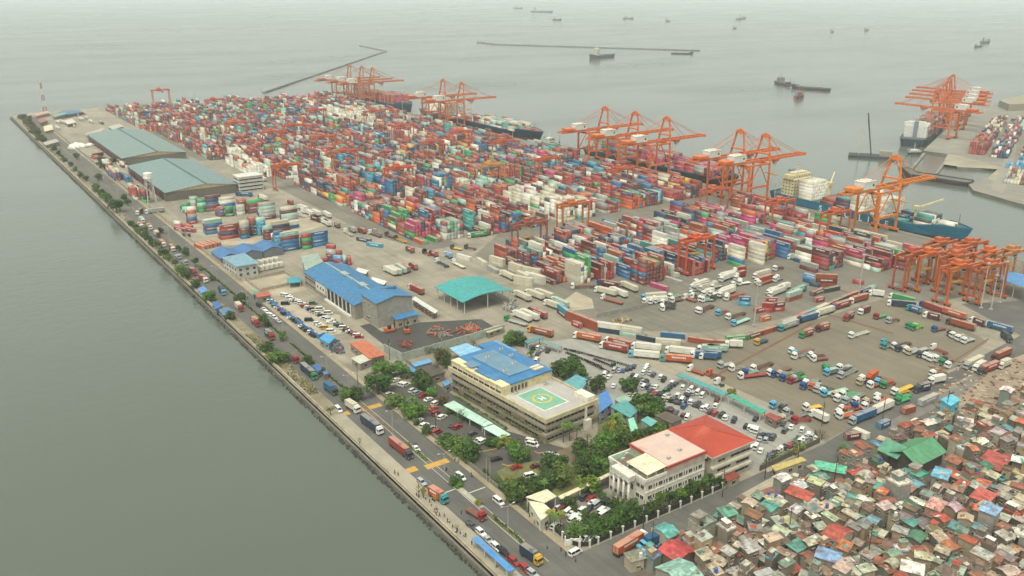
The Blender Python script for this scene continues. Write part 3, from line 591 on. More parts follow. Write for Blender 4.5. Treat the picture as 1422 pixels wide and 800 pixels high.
def rtg_kit():
    K = []
    for x in (-11.75, 11.75):
        for y in (-3.4, 3.4): K.append(kit_part(lambda b, x=x, y=y: b.box(x - .42, x + .42, y - .5, y + .5, 1.9, 20), 'leg', [craneo]))
        K.append(kit_part(lambda b, x=x: (b.box(x - .6, x + .6, -6, 6, 1.0, 2.1)), 'sill_beam', [craneo]))
        K.append(kit_part(lambda b, x=x: b.box(x - .45, x + .45, -2.6, 2.6, 18.6, 19.8), 'head_beam', [craneo]))
        for y in (-5, -2.6, 2.6, 5): K.append(kit_part(lambda b, x=x, y=y: b.cyl((x - .3, y, .75), (x + .3, y, .75), .75, n=10), 'wheel', [tyre]))
    for y in (-2.6, 2.6): K.append(kit_part(lambda b, y=y: b.box(-13.2, 13.2, y - .55, y + .55, 20.1, 21.8), 'girder', [craneo]))
    K.append(kit_part(lambda b: (b.box(-5, 1, -3.6, 3.6, 21.9, 22.8), b.box(-4, 0, -2, 2, 22.8, 24.6), b.box(-3.5, 1.5, -1.6, 1.6, 19.2, 19.9)), 'trolley', [craneo]))
    K.append(kit_part(lambda b: (b.box(1.6, 3.6, -1.2, 1.2, 17.2, 19.6), b.box(1.58, 3.62, -1.25, -.6, 17.6, 18.8, 1)), 'cabin', [cranew, glass]))
    K.append(kit_part(lambda b: b.box(-13.4, -12.4, -1.8, 1.8, 2.15, 3.9), 'power_unit', [mat('machine_grey', '#8d8b80')]))
    K.append(kit_part(lambda b: (b.box(-4.5, 3, -1.2, 1.2, 11.4, 12.0), [b.bar((q, y, 12), (q * .6, y, 19.3), .1) for q in (-4, 2.5) for y in (-.8, .8)]), 'spreader', [mat('yellow_paint')]))
    K.append(kit_part(lambda b: ([b.bar((12.45, -2.6 + (2 if k % 2 else 0), 3 + 2.8 * k), (12.45, -2.6 + (0 if k % 2 else 2), 5.8 + 2.8 * k), .25) for k in range(6)]), 'ladder', [craneo]))
    return K
RTG = rtg_kit()
def rtg(x, y, label, col='#b0562a', marks=None, rz=0.0, sc=1.0, z=0.02, small=False):
    o = thing('yard_gantry_crane', label, 'gantry crane', (x, y, z), rz, 'wheeled gantry cranes in the container yard', marks); o.scale = (sc, sc, sc)
    for n, me in RTG:
        if small and n in ('wheel', 'ladder', 'spreader'): continue
        ob(n, me, o, color=col)
    return o
def mast(x, y, h, label, marks=None, col='#b5b3a8'):
    o = thing('light_mast', label, 'light mast', (x, y, 0), 0, 'tall floodlight masts', marks)
    ob('pole', M1(lambda b: (b.cyl((0, 0, 0), (0, 0, h), .42, .2, 8), b.box(-.8, .8, -.8, .8, 0, .6)), 'pole', [mat('galvanised_steel', '#a7a69c', rough=.5)]), o)
    ob('lamp_ring', M1(lambda b: (b.cyl((0, 0, h), (0, 0, h + .3), .8, n=10), [b.box(.8 * math.cos(t) - .22, .8 * math.cos(t) + .22, .8 * math.sin(t) - .22, .8 * math.sin(t) + .22, h - .5, h - .02) for t in [k * 1.047 for k in range(6)]]), 'lamp_ring', [mat('galvanised_steel')]), o)
    return o
# ------------------------------------------------------------------ buildings
def winmesh(w, h, d=.12):
    return M1(lambda b: (b.box(-w / 2, w / 2, -d, .02, 0, h, 0), b.box(-w / 2 - .1, w / 2 + .1, -d - .08, .02, -.14, -.005, 1), b.box(-w / 2 - .1, w / 2 + .1, -d - .04, .02, h + .005, h + .1, 1), b.box(-.04, .04, -d - .03, -d - .002, .02, h - .02, 1)), 'window', [glass, mat('window_trim', '#bdb8a8', rough=.8)])
WIN = {'m': winmesh(1.5, 1.5), 'w': winmesh(3.4, 1.1), 's': winmesh(.9, 1.0), 't': winmesh(1.1, 2.2), 'h': winmesh(.85, .85)}
def wins(par, x0, y0, x1, y1, n, zs, k='m', jit=0.0):
    """n windows spread along a wall line (outside on the right-hand side going from 0 to 1)"""
    dx, dy = x1 - x0, y1 - y0; a = math.atan2(dy, dx)
    for z in zs:
        for i in range(n):
            if jit and rnd.random() < jit: continue
            t = (i + .5) / n; ob('window', WIN[k], par, (x0 + dx * t, y0 + dy * t, z), a)
def poly_in(pts, d):
    cx, cy = sum(p[0] for p in pts) / len(pts), sum(p[1] for p in pts) / len(pts)
    return [(cx + (x - cx) * (1 - d), cy + (y - cy) * (1 - d)) for x, y in pts]
def canopy(pxs, z, col, label, cat='shed', name='shed', wall=None, tilt=0.0, inset=.1, posts=True, group=None, thick=.25):
    """roof over four corners read off the photograph, on posts or on walls"""
    P_ = [at(px, py, z) for px, py in pxs]; ox, oy = sum(p[0] for p in P_) / len(P_), sum(p[1] for p in P_) / len(P_)
    L = [(x - ox, y - oy) for x, y in P_]
    a = sum(L[i][0] * L[(i + 1) % len(L)][1] - L[(i + 1) % len(L)][0] * L[i][1] for i in range(len(L)))
    if a < 0: L = L[::-1]
    o = thing(name, label, cat, (ox, oy, 0), 0, group)
    b = MB(); zz = [z + tilt * (p[1] + p[0]) / 10 for p in L]
    b.hexa([(*p, q) for p, q in zip(L, zz)], [(*p, q + thick) for p, q in zip(L, zz)])
    n = max(2, int(math.hypot(L[1][0] - L[0][0], L[1][1] - L[0][1]) / 2.2))
    for k in range(1, n):                                   # standing seams across the sheets
        t = k / n; A = Vector((*L[0], zz[0] + thick)).lerp(Vector((*L[1], zz[1] + thick)), t); B = Vector((*L[3 % len(L)], zz[3 % len(L)] + thick)).lerp(Vector((*L[2], zz[2] + thick)), t)
        b.bar(A, B, .12, .1)
    ob('roof', b.mesh('roof', [sheeting]), o, color=col)
    Q = poly_in(L, inset)
    if wall:
        b = MB(); b.prism(Q, 0, min(zz) - .01); ob('wall', b.mesh('wall', [plaster]), o, color=wall)
        for i in range(len(Q)):
            (x0, y0), (x1, y1) = Q[i], Q[(i + 1) % len(Q)]; ln = math.hypot(x1 - x0, y1 - y0)
            if (y1 - y0) < 0 or (x1 - x0) > 0:
                if ln > 3: wins(o, x0, y0, x1, y1, max(1, int(ln / 4)), [zq for zq in (1.1, 4.2) if zq + 2 < z + .3], 'm')
    elif posts:
        for i, (x, y) in enumerate(Q):
            x2, y2 = Q[(i + 1) % len(Q)]; n = max(1, int(math.hypot(x2 - x, y2 - y) / 6))
            for k in range(n): b = MB(); q = (x + (x2 - x) * k / n, y + (y2 - y) * k / n); b.box(q[0] - .15, q[0] + .15, q[1] - .15, q[1] + .15, 0, min(zz) - .005, bottom=False); ob('post', b.mesh('post', [mat('post_paint', '#b9b6aa')]), o)
    return o
def gable(name, x0, x1, y0, y1, eave, ridge, roofc, wallc, label, cat, axis='y', over=.6, rx=None, ridge_strip=None, walls=True, seams=0, endc=None):
    o = thing(name, label, cat, ((x0 + x1) / 2, (y0 + y1) / 2, 0)); w, d = (x1 - x0) / 2, (y1 - y0) / 2
    r = (rx - (x0 + x1) / 2) if rx is not None else 0
    if walls:
        b = MB(); b.box(-w, w, -d, d, 0, eave, 0, bottom=False)
        if axis == 'y':
            for s in (-1, 1): b.face([(-w, s * d, eave), (w, s * d, eave), (r, s * d, ridge - .05)][::s], 1)
        else:
            for s in (-1, 1): b.face([(s * w, -d, eave), (s * w, d, eave), (s * w, r, ridge - .05)][::s], 1)
        wob = ob('wall', b.mesh('wall', [plaster, plaster if not endc else mat(name + '_gable', endc, rough=.9)]), o, color=wallc)
    b = MB(); th = .25
    if axis == 'y':
        for e, s in ((-w - over, 0), (w + over, 1)):
            A = [(e, -d - over, eave - .2), (r, -d - over, ridge), (r, d + over, ridge), (e, d + over, eave - .2)]
            if s: A = [(p[0] + .02, p[1], p[2]) for p in A][::-1]
            b.hexa(A[::-1], [(p[0], p[1], p[2] + th) for p in A[::-1]])
            for k in range(1, seams):
                yy = -d - over + 2 * (d + over) * k / seams; b.bar((e, yy, eave - .2 + th), (r, yy, ridge + th), .14, .12)
    else:
        for e, s in ((-d - over, 1), (d + over, 0)):
            A = [(-w - over, e, eave - .2), (-w - over, r, ridge), (w + over, r, ridge), (w + over, e, eave - .2)]
            if s: A = [(p[0], p[1] - .02, p[2]) for p in A][::-1]
            b.hexa(A[::-1], [(p[0], p[1], p[2] + th) for p in A[::-1]])
            for k in range(1, seams):
                xx = -w - over + 2 * (w + over) * k / seams; b.bar((xx, e, eave - .2 + th), (xx, r, ridge + th), .14, .12)
    rf = ob('roof', b.mesh('roof', [sheeting]), o, color=roofc)
    if ridge_strip:
        b = MB(); b.box(r - .9, r + .9, -d, d, ridge + .1, ridge + .55); ob('ridge_vent', b.mesh('ridge_vent', [mat('ridge_' + name, ridge_strip, rough=.7)]), rf)
    return o
# hospital with helipad on its roof
HR = R(5)
hosp = thing('hospital_building', 'long beige hospital block with a green helipad and blue roofed top floor', 'building', (183.2, 243.5, 0), HR)
b = MB(); b.box(.5, 26.5, .5, 62.5, 0, 10, 0, bottom=False)
ob('wall', b.mesh('wall', [plaster]), hosp, color='#8f836c')
for z in (3.1, 6.6):
    b = MB(); b.box(-.2, 27.2, -.2, 63.2, z, z + 1.25); ob('spandrel_band', b.mesh('spandrel_band', [plaster]), hosp, color='#9a8e76')
b = MB(); b.box(-.4, 27.4, -.4, 63.4, 10.0, 10.7, 0); ob('roof_deck', b.mesh('roof_deck', [mat('roof_deck_concrete', '#aaa59d', rough=.9, amt=.1, scale=.15, fine=1, big=.12, bigscale=.06, stain=('#6e6557', .15, .58, .5))]), hosp)
b = MB(); b.box(-.7, .0, -.7, 63.7, 9.6, 11.5); b.box(.0, 27.7, -.7, 0, 9.6, 11.4); b.box(27.0, 27.7, .01, 63.7, 9.6, 11.3)
ob('parapet', b.mesh('parapet', [plaster]), hosp, color='#b9ac88')
for z in (1.2, 4.6, 7.9):
    wins(hosp, .48, 62, .48, 1, 15, [z], 'w', .12); wins(hosp, 1, .48, 26, .48, 6, [z], 'w', .1)
b = MB(); b.box(.05, 26.8, 26.6, 62, 10.75, 14.6); uf = ob('upper_floor', b.mesh('upper_floor', [plaster]), hosp, color='#cdbe93')
for k in range(5): ob('window', WIN['t'], hosp, (5 + 1.9 * k, 26.6, 11.3), 0)
b = MB(); b.box(4, 27, 26.2, 62.2, 14.65, 15.3, 0); b.box(1.2, 4, 33, 47, 14.68, 15.2, 0); b.box(8, 20, 32, 58, 15.31, 15.75, 1); b.box(1.3, 6.2, 49, 55, 15.2, 15.4, 1); b.box(19, 27.3, 61, 68, 14.2, 15.0, 0)
ob('upper_roof', b.mesh('upper_roof', [mat('blue_roof', '#2a6f9e', rough=.5, amt=.15, scale=.2, fine=1.2, stain=('#5088a8', .12, .56, .6)), mat('grey_blue_roof', '#5f8296', rough=.6, amt=.12, scale=.2, fine=1.5)]), hosp)
b = MB(); b.box(20, 25, 29.5, 31.2, 15.35, 15.9); b.box(20, 25, 31.8, 33.4, 15.35, 15.9); ob('roof_vent', b.mesh('roof_vent', [plaster]), hosp, color='#c9bba0')
b = MB(); b.box(-.2, 4, 26.6, 36, 14.6, 15.0); b.box(-.2, 4, 52, 62, 14.6, 15.0); b.box(-.3, .0, 36, 52, 14.2, 14.6); ob('terrace_roof', b.mesh('terrace_roof', [plaster]), hosp, color='#d8c79a')
for k in range(10): b = MB(); b.box(-.15, .25, 27.2 + 3.75 * k, 27.6 + 3.75 * k, 10.8, 14.6); ob('column', b.mesh('column', [plaster]), hosp, color='#d8c894')
for k in range(9): ob('window', WIN['w'], hosp, (.03, 29.3 + 3.75 * k, 11.6), -math.pi / 2)
b = MB(); b.box(4.5, 18, 6, 24, 10.705, 10.76)
pad = ob('helipad', b.mesh('helipad', [mat('white_pad_paint', '#c8c6bb', rough=.8)]), hosp)
b = MB(); b.box(5.1, 17.4, 6.7, 23.3, 10.765, 10.79); ob('green_field', b.mesh('green_field', [mat('green_pad_paint', '#6fa287', rough=.8, amt=.1, scale=.4, fine=2)]), pad)
b = MB(); cx, cy = 11.25, 15.0
for k in range(32):
    a, c = 2 * math.pi * k / 32, 2 * math.pi * (k + 1) / 32; b.face([(cx + q * math.cos(t), cy + q * math.sin(t), 10.81) for q, t in ((3.3, a), (4.2, a), (4.2, c), (3.3, c))])
ob('yellow_ring', b.mesh('yellow_ring', [mat('yellow_pad_paint', '#c2a93f', rough=.8)]), pad)
b = MB()
for q in ((-1.1, -.55, -1.5, 1.5), (.55, 1.1, -1.5, 1.5), (-.549, .549, -.3, .3)): b.face([(cx + x, cy + y, 10.812) for x, y in rect(*q)])
ob('letter_h', b.mesh('letter_h', [lettermat]), pad)
b = MB(); b.box(22.6, 26.8, .3, 8, 10.75, 13.0); ob('stair_head', b.mesh('stair_head', [plaster]), hosp, color='#d9d2bd')
b = MB(); b.box(20, 23, -2.0, -.2, 0, 4.5); b.box(20.5, 21.3, -1, -.21, 4.5, 10); ob('service_shaft', b.mesh('service_shaft', [plaster]), hosp, color='#cfc9b6')
b = MB(); b.cyl((19.5, -.0, 11.5), (19.5, .0, 14), .08, n=5); ob('rail', b.mesh('rail', [mat('post_paint')]), hosp)
pl = MB(); r2 = random.Random(3)
for z in (4.35, .9):
    for k in range(420):
        p = Vector((-.35 + r2.gauss(0, .2), r2.uniform(2, 61), z + r2.random() * .8)); d = Vector((r2.gauss(0, 1), r2.gauss(0, 1), r2.gauss(.5, 1))).normalized(); u = d.orthogonal().normalized() * r2.uniform(.2, .45); v_ = d.cross(u); pl.face([p - u, p - v_, p + u, p + v_])
ob('planter_greenery', pl.mesh('planter_greenery', [leafm]), hosp, color='#6f6f3a', kind='stuff')
for k in range(7):
    b = MB(); x, y = [(9, 36), (12, 52), (17, 40), (22, 48), (23, 56), (21, 26 - 2), (6, 25)][k]; z = 15.3 if k in (3, 4) else 15.76 if k < 3 else 10.72; b.box(x - .8, x + .8, y - .5, y + .5, z, z + 1.0); b.cyl((x, y, z + 1.0), (x, y, z + 1.1), .4, n=8, mi=1)
    ob('air_conditioner', b.mesh('air_conditioner', [plaster, chassis_m]), hosp, color='#b5b2a8')
# white columned building
wb = thing('courthouse', 'white building with tall portico columns and pale pink flat roof', 'building', (182, 186.2, 0)); wb.scale = (1, .93, .94)
b = MB(); b.box(0, 28, 0, 19.5, 0, 13.6, 0, bottom=False); b.box(-.4, 0, 0, 19.5, 12.6, 13.5); ob('wall', b.mesh('wall', [plaster]), wb, color='#cbc4b2')
b = MB(); b.box(-.5, 28.3, -.5, 0, 13.6, 14.7); b.box(-.5, 0, 0.01, 19.5, 13.6, 14.7); b.box(-.5, 28.3, 19.51, 20, 13.6, 14.7); b.box(-.25, 28, -.3, 0, 8.9, 9.3); b.box(-.25, 28, -.3, 0, 4.7, 5.0); ob('cornice', b.mesh('cornice', [plaster]), wb, color='#d5cfbf')
b = MB(); b.box(.01, 9.5, 10, 19.4, 13.62, 13.9, 0); ob('terrace', b.mesh('terrace', [mat('green_terrace', '#5f8c6a', rough=.9)]), wb)
b = MB(); b.box(9.3, 27.5, -.6, 19.9, 13.62, 16.2, 0); b.box(8.9, 27.9, -1.0, 20.3, 16.2, 16.9, 1); b.box(9.5, 27.3, -.4, 19.7, 16.91, 17.05, 2)
pr = ob('roof', b.mesh('roof', [mat('pink_storey', '#b09a8a', rough=.9), mat('red_fascia', '#9c3527', rough=.7), mat('pink_white_roof', '#c4aa9c', rough=.7, amt=.08, scale=.15, fine=1, stain=('#b0705f', .08, .58, .5))]), wb)
b = MB(); b.hexa([(.3, -.4, 16.3), (9.2, -.4, 16.9), (9.2, 11, 16.9), (.3, 11, 16.3)], [(.3, -.4, 16.5), (9.2, -.4, 17.1), (9.2, 11, 17.1), (.3, 11, 16.5)]); ob('canopy_roof', b.mesh('canopy_roof', [sheeting]), wb, color='#cfc8a8')
for x in (.8, 4.8, 8.8):
    for y in (.2, 5.5, 10.6): b = MB(); b.box(x - .12, x + .12, y - .12, y + .12, 13.7, 16.2); ob('post', b.mesh('post', [plaster]), wb, color='#c9c2ae')
b = MB(); b.box(-3.2, -.41, 5, 14.5, 12.0, 13.4); b.box(-3.4, -.41, 4.8, 14.7, 13.4, 14.3); ob('portico', b.mesh('portico', [plaster]), wb, color='#d2ccbb')
b = MB(); b.box(-3.6, -.41, 4.6, 14.9, .0, .5); ob('portico_base', b.mesh('portico_base', [plaster]), wb, color='#bdb5a2')
for k in range(4): b = MB(); y = 5.7 + 2.7 * k; b.cyl((-2.6, y, .5), (-2.6, y, 12), .5, .42, 12); b.box(-3.2, -2, y - .6, y + .6, 11.6, 11.99); ob('column', b.mesh('column', [plaster], True), wb, color='#d6d0c0')
b = MB()
for k in range(4): b.box(-6.0 + k * .8, -3.61, 5.5 - .2 * (3 - k), 14 + .2 * (3 - k), 0, .5 - .12 * (3 - k))
ob('entrance_steps', b.mesh('entrance_steps', [mat('terracotta_steps', '#9b6a50', rough=.9)]), wb)
wins(wb, 1, -.02, 27, -.02, 11, [1.6, 5.9, 10.1], 'm'); wins(wb, -.02, 19, -.02, 14.8, 2, [1.6, 5.9, 10.1], 'm'); wins(wb, -.02, 4.8, -.02, .5, 2, [1.6, 5.9, 10.1], 'm'); wins(wb, -.02, 14, -.02, 5.5, 3, [1.2, 7.4], 't')
b = MB(); [b.box(4.4 + 4.7 * k - .25, 4.4 + 4.7 * k + .25, -.22, 0, 0, 13.5) for k in range(5)]; ob('pilaster', b.mesh('pilaster', [plaster]), wb, color='#d0cab8')
b = MB(); b.box(-.5, 7.5, 11, 17.5, 13.95, 14.2); ob('terrace_bed', b.mesh('terrace_bed', [mat('terrace_soil', '#6a5d4a')]), wb)
for k in range(5):
    b = MB(); x, y = [(13, 3), (24, 16), (20, 5), (3, 16), (6.5, 18)][k]; z = 17.06 if k < 3 else 13.91; b.box(x - .7, x + .7, y - .5, y + .5, z, z + .9); ob('air_conditioner', b.mesh('air_conditioner', [plaster]), wb, color='#aaa79d')
# red hip roofed building
rb = thing('office_building', 'cream office block under a large red hipped roof', 'building', (213.5, 186.4, 0)); rb.scale = (1, .93, .95)
b = MB(); b.box(0, 20.5, 0, 24, 0, 12.8, 0, bottom=False); ob('wall', b.mesh('wall', [plaster]), rb, color='#b9b09b')
b = MB(); [b.box(-.3, 20.8, -1.2, 0, z, z + .9) for z in (3.4, 7.4)]; b.box(-.5, 21, -1.0, 0, 11.8, 12.75); ob('balcony_band', b.mesh('balcony_band', [plaster]), rb, color='#c6bea8')
b = MB(); e = [(-1, -1.4, 13), (21.5, -1.4, 13), (21.5, 25, 13), (-1, 25, 13)]; r0, r1 = (10.2, 8.5, 16.6), (10.2, 15, 16.6)
b.face([e[0], e[1], r0]); b.face([e[1], e[2], r1, r0]); b.face([e[2], e[3], r1]); b.face([e[3], e[0], r0, r1]); b.face(e[::-1])
for A, B in ((e[0], r0), (e[1], r0), (e[2], r1), (e[3], r1), (r0, r1)): b.bar(A, B, .35, .3)
for k in range(1, 20): y = -1.4 + 26.4 * k / 20; zz = 13 + 3.6 * min(1, (min(y + 1.4, 25 - y) / 9.9)); xx = -1 + 11.2 * min(1, min(y + 1.4, 25 - y) / 9.9); b.bar((-1, y, 13.03), (xx, y, zz + .03), .1, .08)
ob('roof', b.mesh('roof', [mat('red_roof', '#a63a20', rough=.6, amt=.1, scale=.2, fine=1.5, stain=('#b86b55', .1, .58, .4))]), rb)
b = MB(); b.box(-1.2, 21.7, -1.6, -1.41, 12.7, 13.05); b.box(-1.2, -1.01, -1.4, 25, 12.7, 13.05); ob('gutter', b.mesh('gutter', [plaster]), rb, color='#b7ae98')
wins(rb, .5, -.02, 20, -.02, 6, [1.2, 5, 9], 'w', .15); wins(rb, -.02, 23.5, -.02, .5, 6, [9.6], 'm')
canopy([(1070, 648), (1113, 635), (1120, 640), (1077, 655)], 3.5, '#b3a15a', 'yellow roofed guard post with dark openings beside the red hipped roof', wall='#a89f88', name='guard_house', cat='guard house')
canopy([(1004, 662), (1020, 655), (1028, 662), (1011, 670)], 3, '#8a3d2f', 'small rusty red roof tucked behind the roadside fence trees', wall='#9b917c', name='outhouse', cat='shed')
# gate canopies, corner wall, white post fence
canopy([(730, 691), (759.4, 680), (773, 690), (756, 699)], 5, '#cfc8a4', 'cream gate roof with its front edge over the boulevard entrance', 'canopy', 'gate_canopy')
canopy([(733.5, 696), (755, 699.5), (768, 711), (751, 724)], 4.6, '#d2cbaa', 'cream guard house roof beside the boulevard below the gate roof', 'guard house', 'guard_house', wall='#c9c2ad')
canopy([(775, 690), (850, 655), (853, 658), (779, 694)], 3.4, '#c9c19c', 'long narrow cream covered walk leading to the columned building', 'covered walk', 'covered_walk')
fe = thing('fence', 'white post fence with dark railings round the columned building', 'fence', (150.9, 182.4, 0))
fp = [(65 - 5.2 * k, -.1) for k in range(12)] + [(4.5, .1), (1.6, 1.6)] + [(.2, 4 + 4.6 * k) for k in range(3)]
PM = M1(lambda b: (b.box(-.28, .28, -.28, .28, 0, 2.7), b.box(-.36, .36, -.36, .36, 2.7, 2.85)), 'post', [plaster])
for p in fp: ob('post', PM, fe, (*p, 0), 0, '#cfcabb')
for p, q in zip(fp, fp[1:]): b = MB(); b.bar((*p, 1.2), (*q, 1.2), .06, 2.0); b.bar((*p, .25), (*q, .25), .3, .5, 1); ob('railing', b.mesh('railing', [mat('dark_rail', '#24241f', rough=.6), kerbm]), fe)
cg = thing('corner_wall', 'white corner sign wall at the bend of the fence facing the crossing', 'sign wall', (*at(795, 757), 0), R(-25))
b = MB(); b.box(-2.3, 2.3, -.25, .25, 0, 2.2); b.box(-2.6, -2.3, -.4, .4, 0, 3.6); b.box(2.3, 2.6, -.4, .4, 0, 3.0); ob('panel', b.mesh('panel', [plaster]), cg, color='#d8d5ca'); b = MB(); b.cyl((0, -.26, 1.2), (0, -.3, 1.2), .45, n=10); ob('seal', b.mesh('seal', [mat('seal_bronze', '#8d8468')]), cg)
# blue roofed warehouse
wh = gable('warehouse', 180, 206, 409.5, 479, 8.2, 11.6, '#2e6f98', '#8d877a', 'big blue roofed warehouse with a taller grey end block', 'warehouse', rx=193.5, seams=24)
b = MB(); b.box(-8.6, 12, -52.7, -34.9, 0, 13.6, 0, bottom=False); b.hexa([(-8.6, -52.7, 13.601), (12, -52.7, 13.601), (12, -52.4, 13.601), (-8.6, -52.4, 13.601)], [(1.69, -52.7, 15.8), (1.71, -52.7, 15.8), (1.71, -52.4, 15.8), (1.69, -52.4, 15.8)]); ob('end_block', b.mesh('end_block', [plaster]), wh, color='#8f8b80')
b = MB()
for e, s in ((-9.2, 1), (12.6, -1)):
    A = [(e, -53.3, 13.5), (1.7 - .01 * s, -53.3, 15.9), (1.7 - .01 * s, -34, 15.9), (e, -34, 13.5)]; A = A[::-1] if s == 1 else A
    b.hexa(A, [(p[0], p[1], p[2] + .25) for p in A])
b.box(1, 9.5, -40, -38, 14.8, 16.2); ob('end_roof', b.mesh('end_roof', [sheeting]), wh, color='#2e6f98')
b = MB(); [b.box(.2 - 1.2, .2 + 2.2, y, y + 7, 11.7, 12.5) for y in (-20, 4)]; b.box(-.2, .8, -33, 33, 11.6, 12.2); ob('roof_monitor', b.mesh('roof_monitor', [plaster]), wh, color='#8fa09c')
b = MB(); b.box(-13.12, -13.0, -30, 3, .4, 7.2); ob('dock_opening_shade', b.mesh('dock_opening_shade', [mat('painted_interior_shade', '#141414')]), wh)  # near-black panel: shade inside the open dock put into the colour
for k in range(7): b = MB(); b.box(-13.6, -13.13, -30 + 5.2 * k - .35, -30 + 5.2 * k + .35, 0, 7.9); ob('column', b.mesh('column', [plaster]), wh, color='#d2cec2')
b = MB(); b.box(-13.5, -13.0, 3.3, 17, 2.6, 7.6); b.box(-14.6, -13.01, -31, 3, 0, 1.1); ob('office_front', b.mesh('office_front', [plaster]), wh, color='#cdc8b8')
wins(wh, -13.01, 34, -13.01, 19, 6, [1.4, 4.8], 'm'); wins(wh, -13.51, 16, -13.51, 4, 3, [4.5], 'm'); wins(wh, -8.62, -36, -8.62, -50, 3, [9.4], 's'); wins(wh, -8.62, -38, -8.62, -46, 1, [2.2], 'w')
canopy([(533, 431), (550, 445), (583, 437), (565, 424)], 5, '#3578a6', 'small blue pitched roof porch against the grey end block', 'porch', 'porch', wall='#a39a84')
canopy([(418, 356), (441, 352), (449, 364), (424, 376)], 9, '#8b9c90', 'flat grey green roofed block behind the blue roofed warehouse', 'building', 'annex', wall='#8f8a7c')
canopy([(398, 387), (417, 384), (418, 392), (401, 394)], 3, '#2f8f9c', 'teal awning sheet at the far corner of the blue roofed warehouse', 'awning', 'awning')
canopy([(497, 372), (512, 376), (508, 381), (493, 377)], 3.4, '#c9c8bf', 'white roofed shed in the yard behind the blue roofed warehouse', wall='#857c6b')
canopy([(517, 385), (537, 391), (533, 396), (513, 390)], 3.4, '#cfcfc8', 'pale metal roof lean-to close behind the blue roofed warehouse', wall='#7f7768')
canopy([(576, 412), (608, 432), (604, 436), (572, 416)], 3.6, '#c6c6bf', 'long narrow white roof along the work yard edge', 'shed', 'long_shed', wall='#6f5540')
# teal arched canopy
tc = thing('canopy', 'large teal arched canopy on slim white columns', 'canopy', (248, 399, 0))
b = MB(); n = 10
for k in range(n):
    t0, t1 = -1 + 2 * k / n, -1 + 2 * (k + 1) / n; z0, z1 = 6.6 + 2.4 * (1 - t0 * t0), 6.6 + 2.4 * (1 - t1 * t1)
    A = [(16.5 * t0, -15.5, z0), (16.5 * t1, -15.5, z1), (16.5 * t1, 15.5, z1), (16.5 * t0, 15.5, z0)]; b.hexa(A, [(p[0], p[1], p[2] + .3) for p in A])
ob('roof', b.mesh('roof', [sheeting]), tc, color='#31918e')
for x in (-15, 0, 15):
    for y in (-14.5, -7, 0, 7, 14.5):
        if x == 0 and abs(y) < 14: continue
        b = MB(); b.cyl((x, y, 0), (x, y, 6.7 + 2.4 * (1 - (x / 16.5) ** 2)), .28, n=8); ob('column', b.mesh('column', [mat('post_paint')]), tc)
# northern halls, water tower, zig-zag roofs, offices
hA = gable('transit_shed', 171, 232, 922, 1100, 7.5, 11, '#6f837d', '#6b665c', 'pale teal roofed transit shed, the farther of the pair', 'warehouse', rx=204, seams=30, ridge_strip='#3f5f63', endc='#b9a27c')
hB = gable('transit_shed', 167, 226, 744, 880, 7.5, 11, '#6b827f', '#675f54', 'pale teal roofed transit shed beside the water tower', 'warehouse', rx=200, seams=24, ridge_strip='#3b5d66', endc='#6d675c')
for h in (hA, hB):
    b = MB(); L = 80 if h is hA else 60
    for k in range(12): b.box(-31.2 if h is hA else -30.2, -30.5 if h is hA else -29.5, -L + k * 2 * L / 12, -L + k * 2 * L / 12 + L / 8, .3, 5.5)
    ob('bay_door', b.mesh('bay_door', [mat('bay_door', '#5d2f2a')]), h)
o = thing('office_block', 'white four storey port office block at the end of the transit shed', 'building', (224, 744, 0))
b = MB(); b.box(3, 24, -3, 12, 0, 13); b.box(2.7, 24.3, -3.3, 12.3, 13, 13.6); ob('wall', b.mesh('wall', [plaster]), o, color='#c2c0b6'); wins(o, 3.5, -3.02, 23.5, -3.02, 6, [1.2, 4.3, 7.4, 10.5], 'w'); wins(o, 2.98, 11.5, 2.98, -2.5, 4, [1.2, 4.3, 7.4, 10.5], 'w')
canopy([(150, 176), (166, 172), (172, 176), (156, 180)], 6, '#a8a294', 'pale flat store behind the farther transit shed', 'store', 'store', wall='#8f8a7c')
canopy([(88, 168), (100, 165), (106, 170), (94, 173)], 4, '#c2b6a4', 'pinkish white low roof in the far yard', 'shed', 'shed', wall='#a39a8a')
canopy([(52, 166), (62, 163), (66, 168), (56, 171)], 4, '#8b5a48', 'rusty low roof by the far hedge', 'shed', 'shed', wall='#8f8474')
o = thing('water_tower', 'white water tower on a tall lattice stand', 'water tower', (156.5, 750, 0))
for sx in (-1, 1):
    for sy in (-1, 1): b = MB(); b.bar((sx * 3.4, sy * 3.4, 0), (sx * 2.2, sy * 2.2, 20), .45); ob('leg', b.mesh('leg', [plaster]), o, color='#c9c5b8')
b = MB()
for z in (5, 10, 15):
    q = 3.4 - 1.2 * z / 20
    for i in range(4): A = [(-q, -q), (q, -q), (q, q), (-q, q)]; b.bar((*A[i], z), (*A[(i + 1) % 4], z), .25); b.bar((*A[i], z - 5), (*A[(i + 1) % 4], z), .16)
ob('bracing', b.mesh('bracing', [plaster]), o, color='#b9b4a6')
b = MB(); b.cyl((0, 0, 20), (0, 0, 20.5), 3.9, n=16); b.cyl((0, 0, 20.5), (0, 0, 24), 3.6, n=16); b.cyl((0, 0, 24), (0, 0, 25), 3.6, .6, 16); ob('tank', b.mesh('tank', [plaster], False), o, color='#d9d7cd')
for k, w_ in enumerate(('nearest the road', 'middle of the three', 'farthest from the road')): gable('workshop', 150.5 + 14 * k, 163.8 + 14 * k, 546, 565, 4.5, 6.6, '#3b6d9a', '#6b6f73', f'blue pitched workshop roof, {w_} in the zigzag row', 'workshop', over=.25, seams=8)
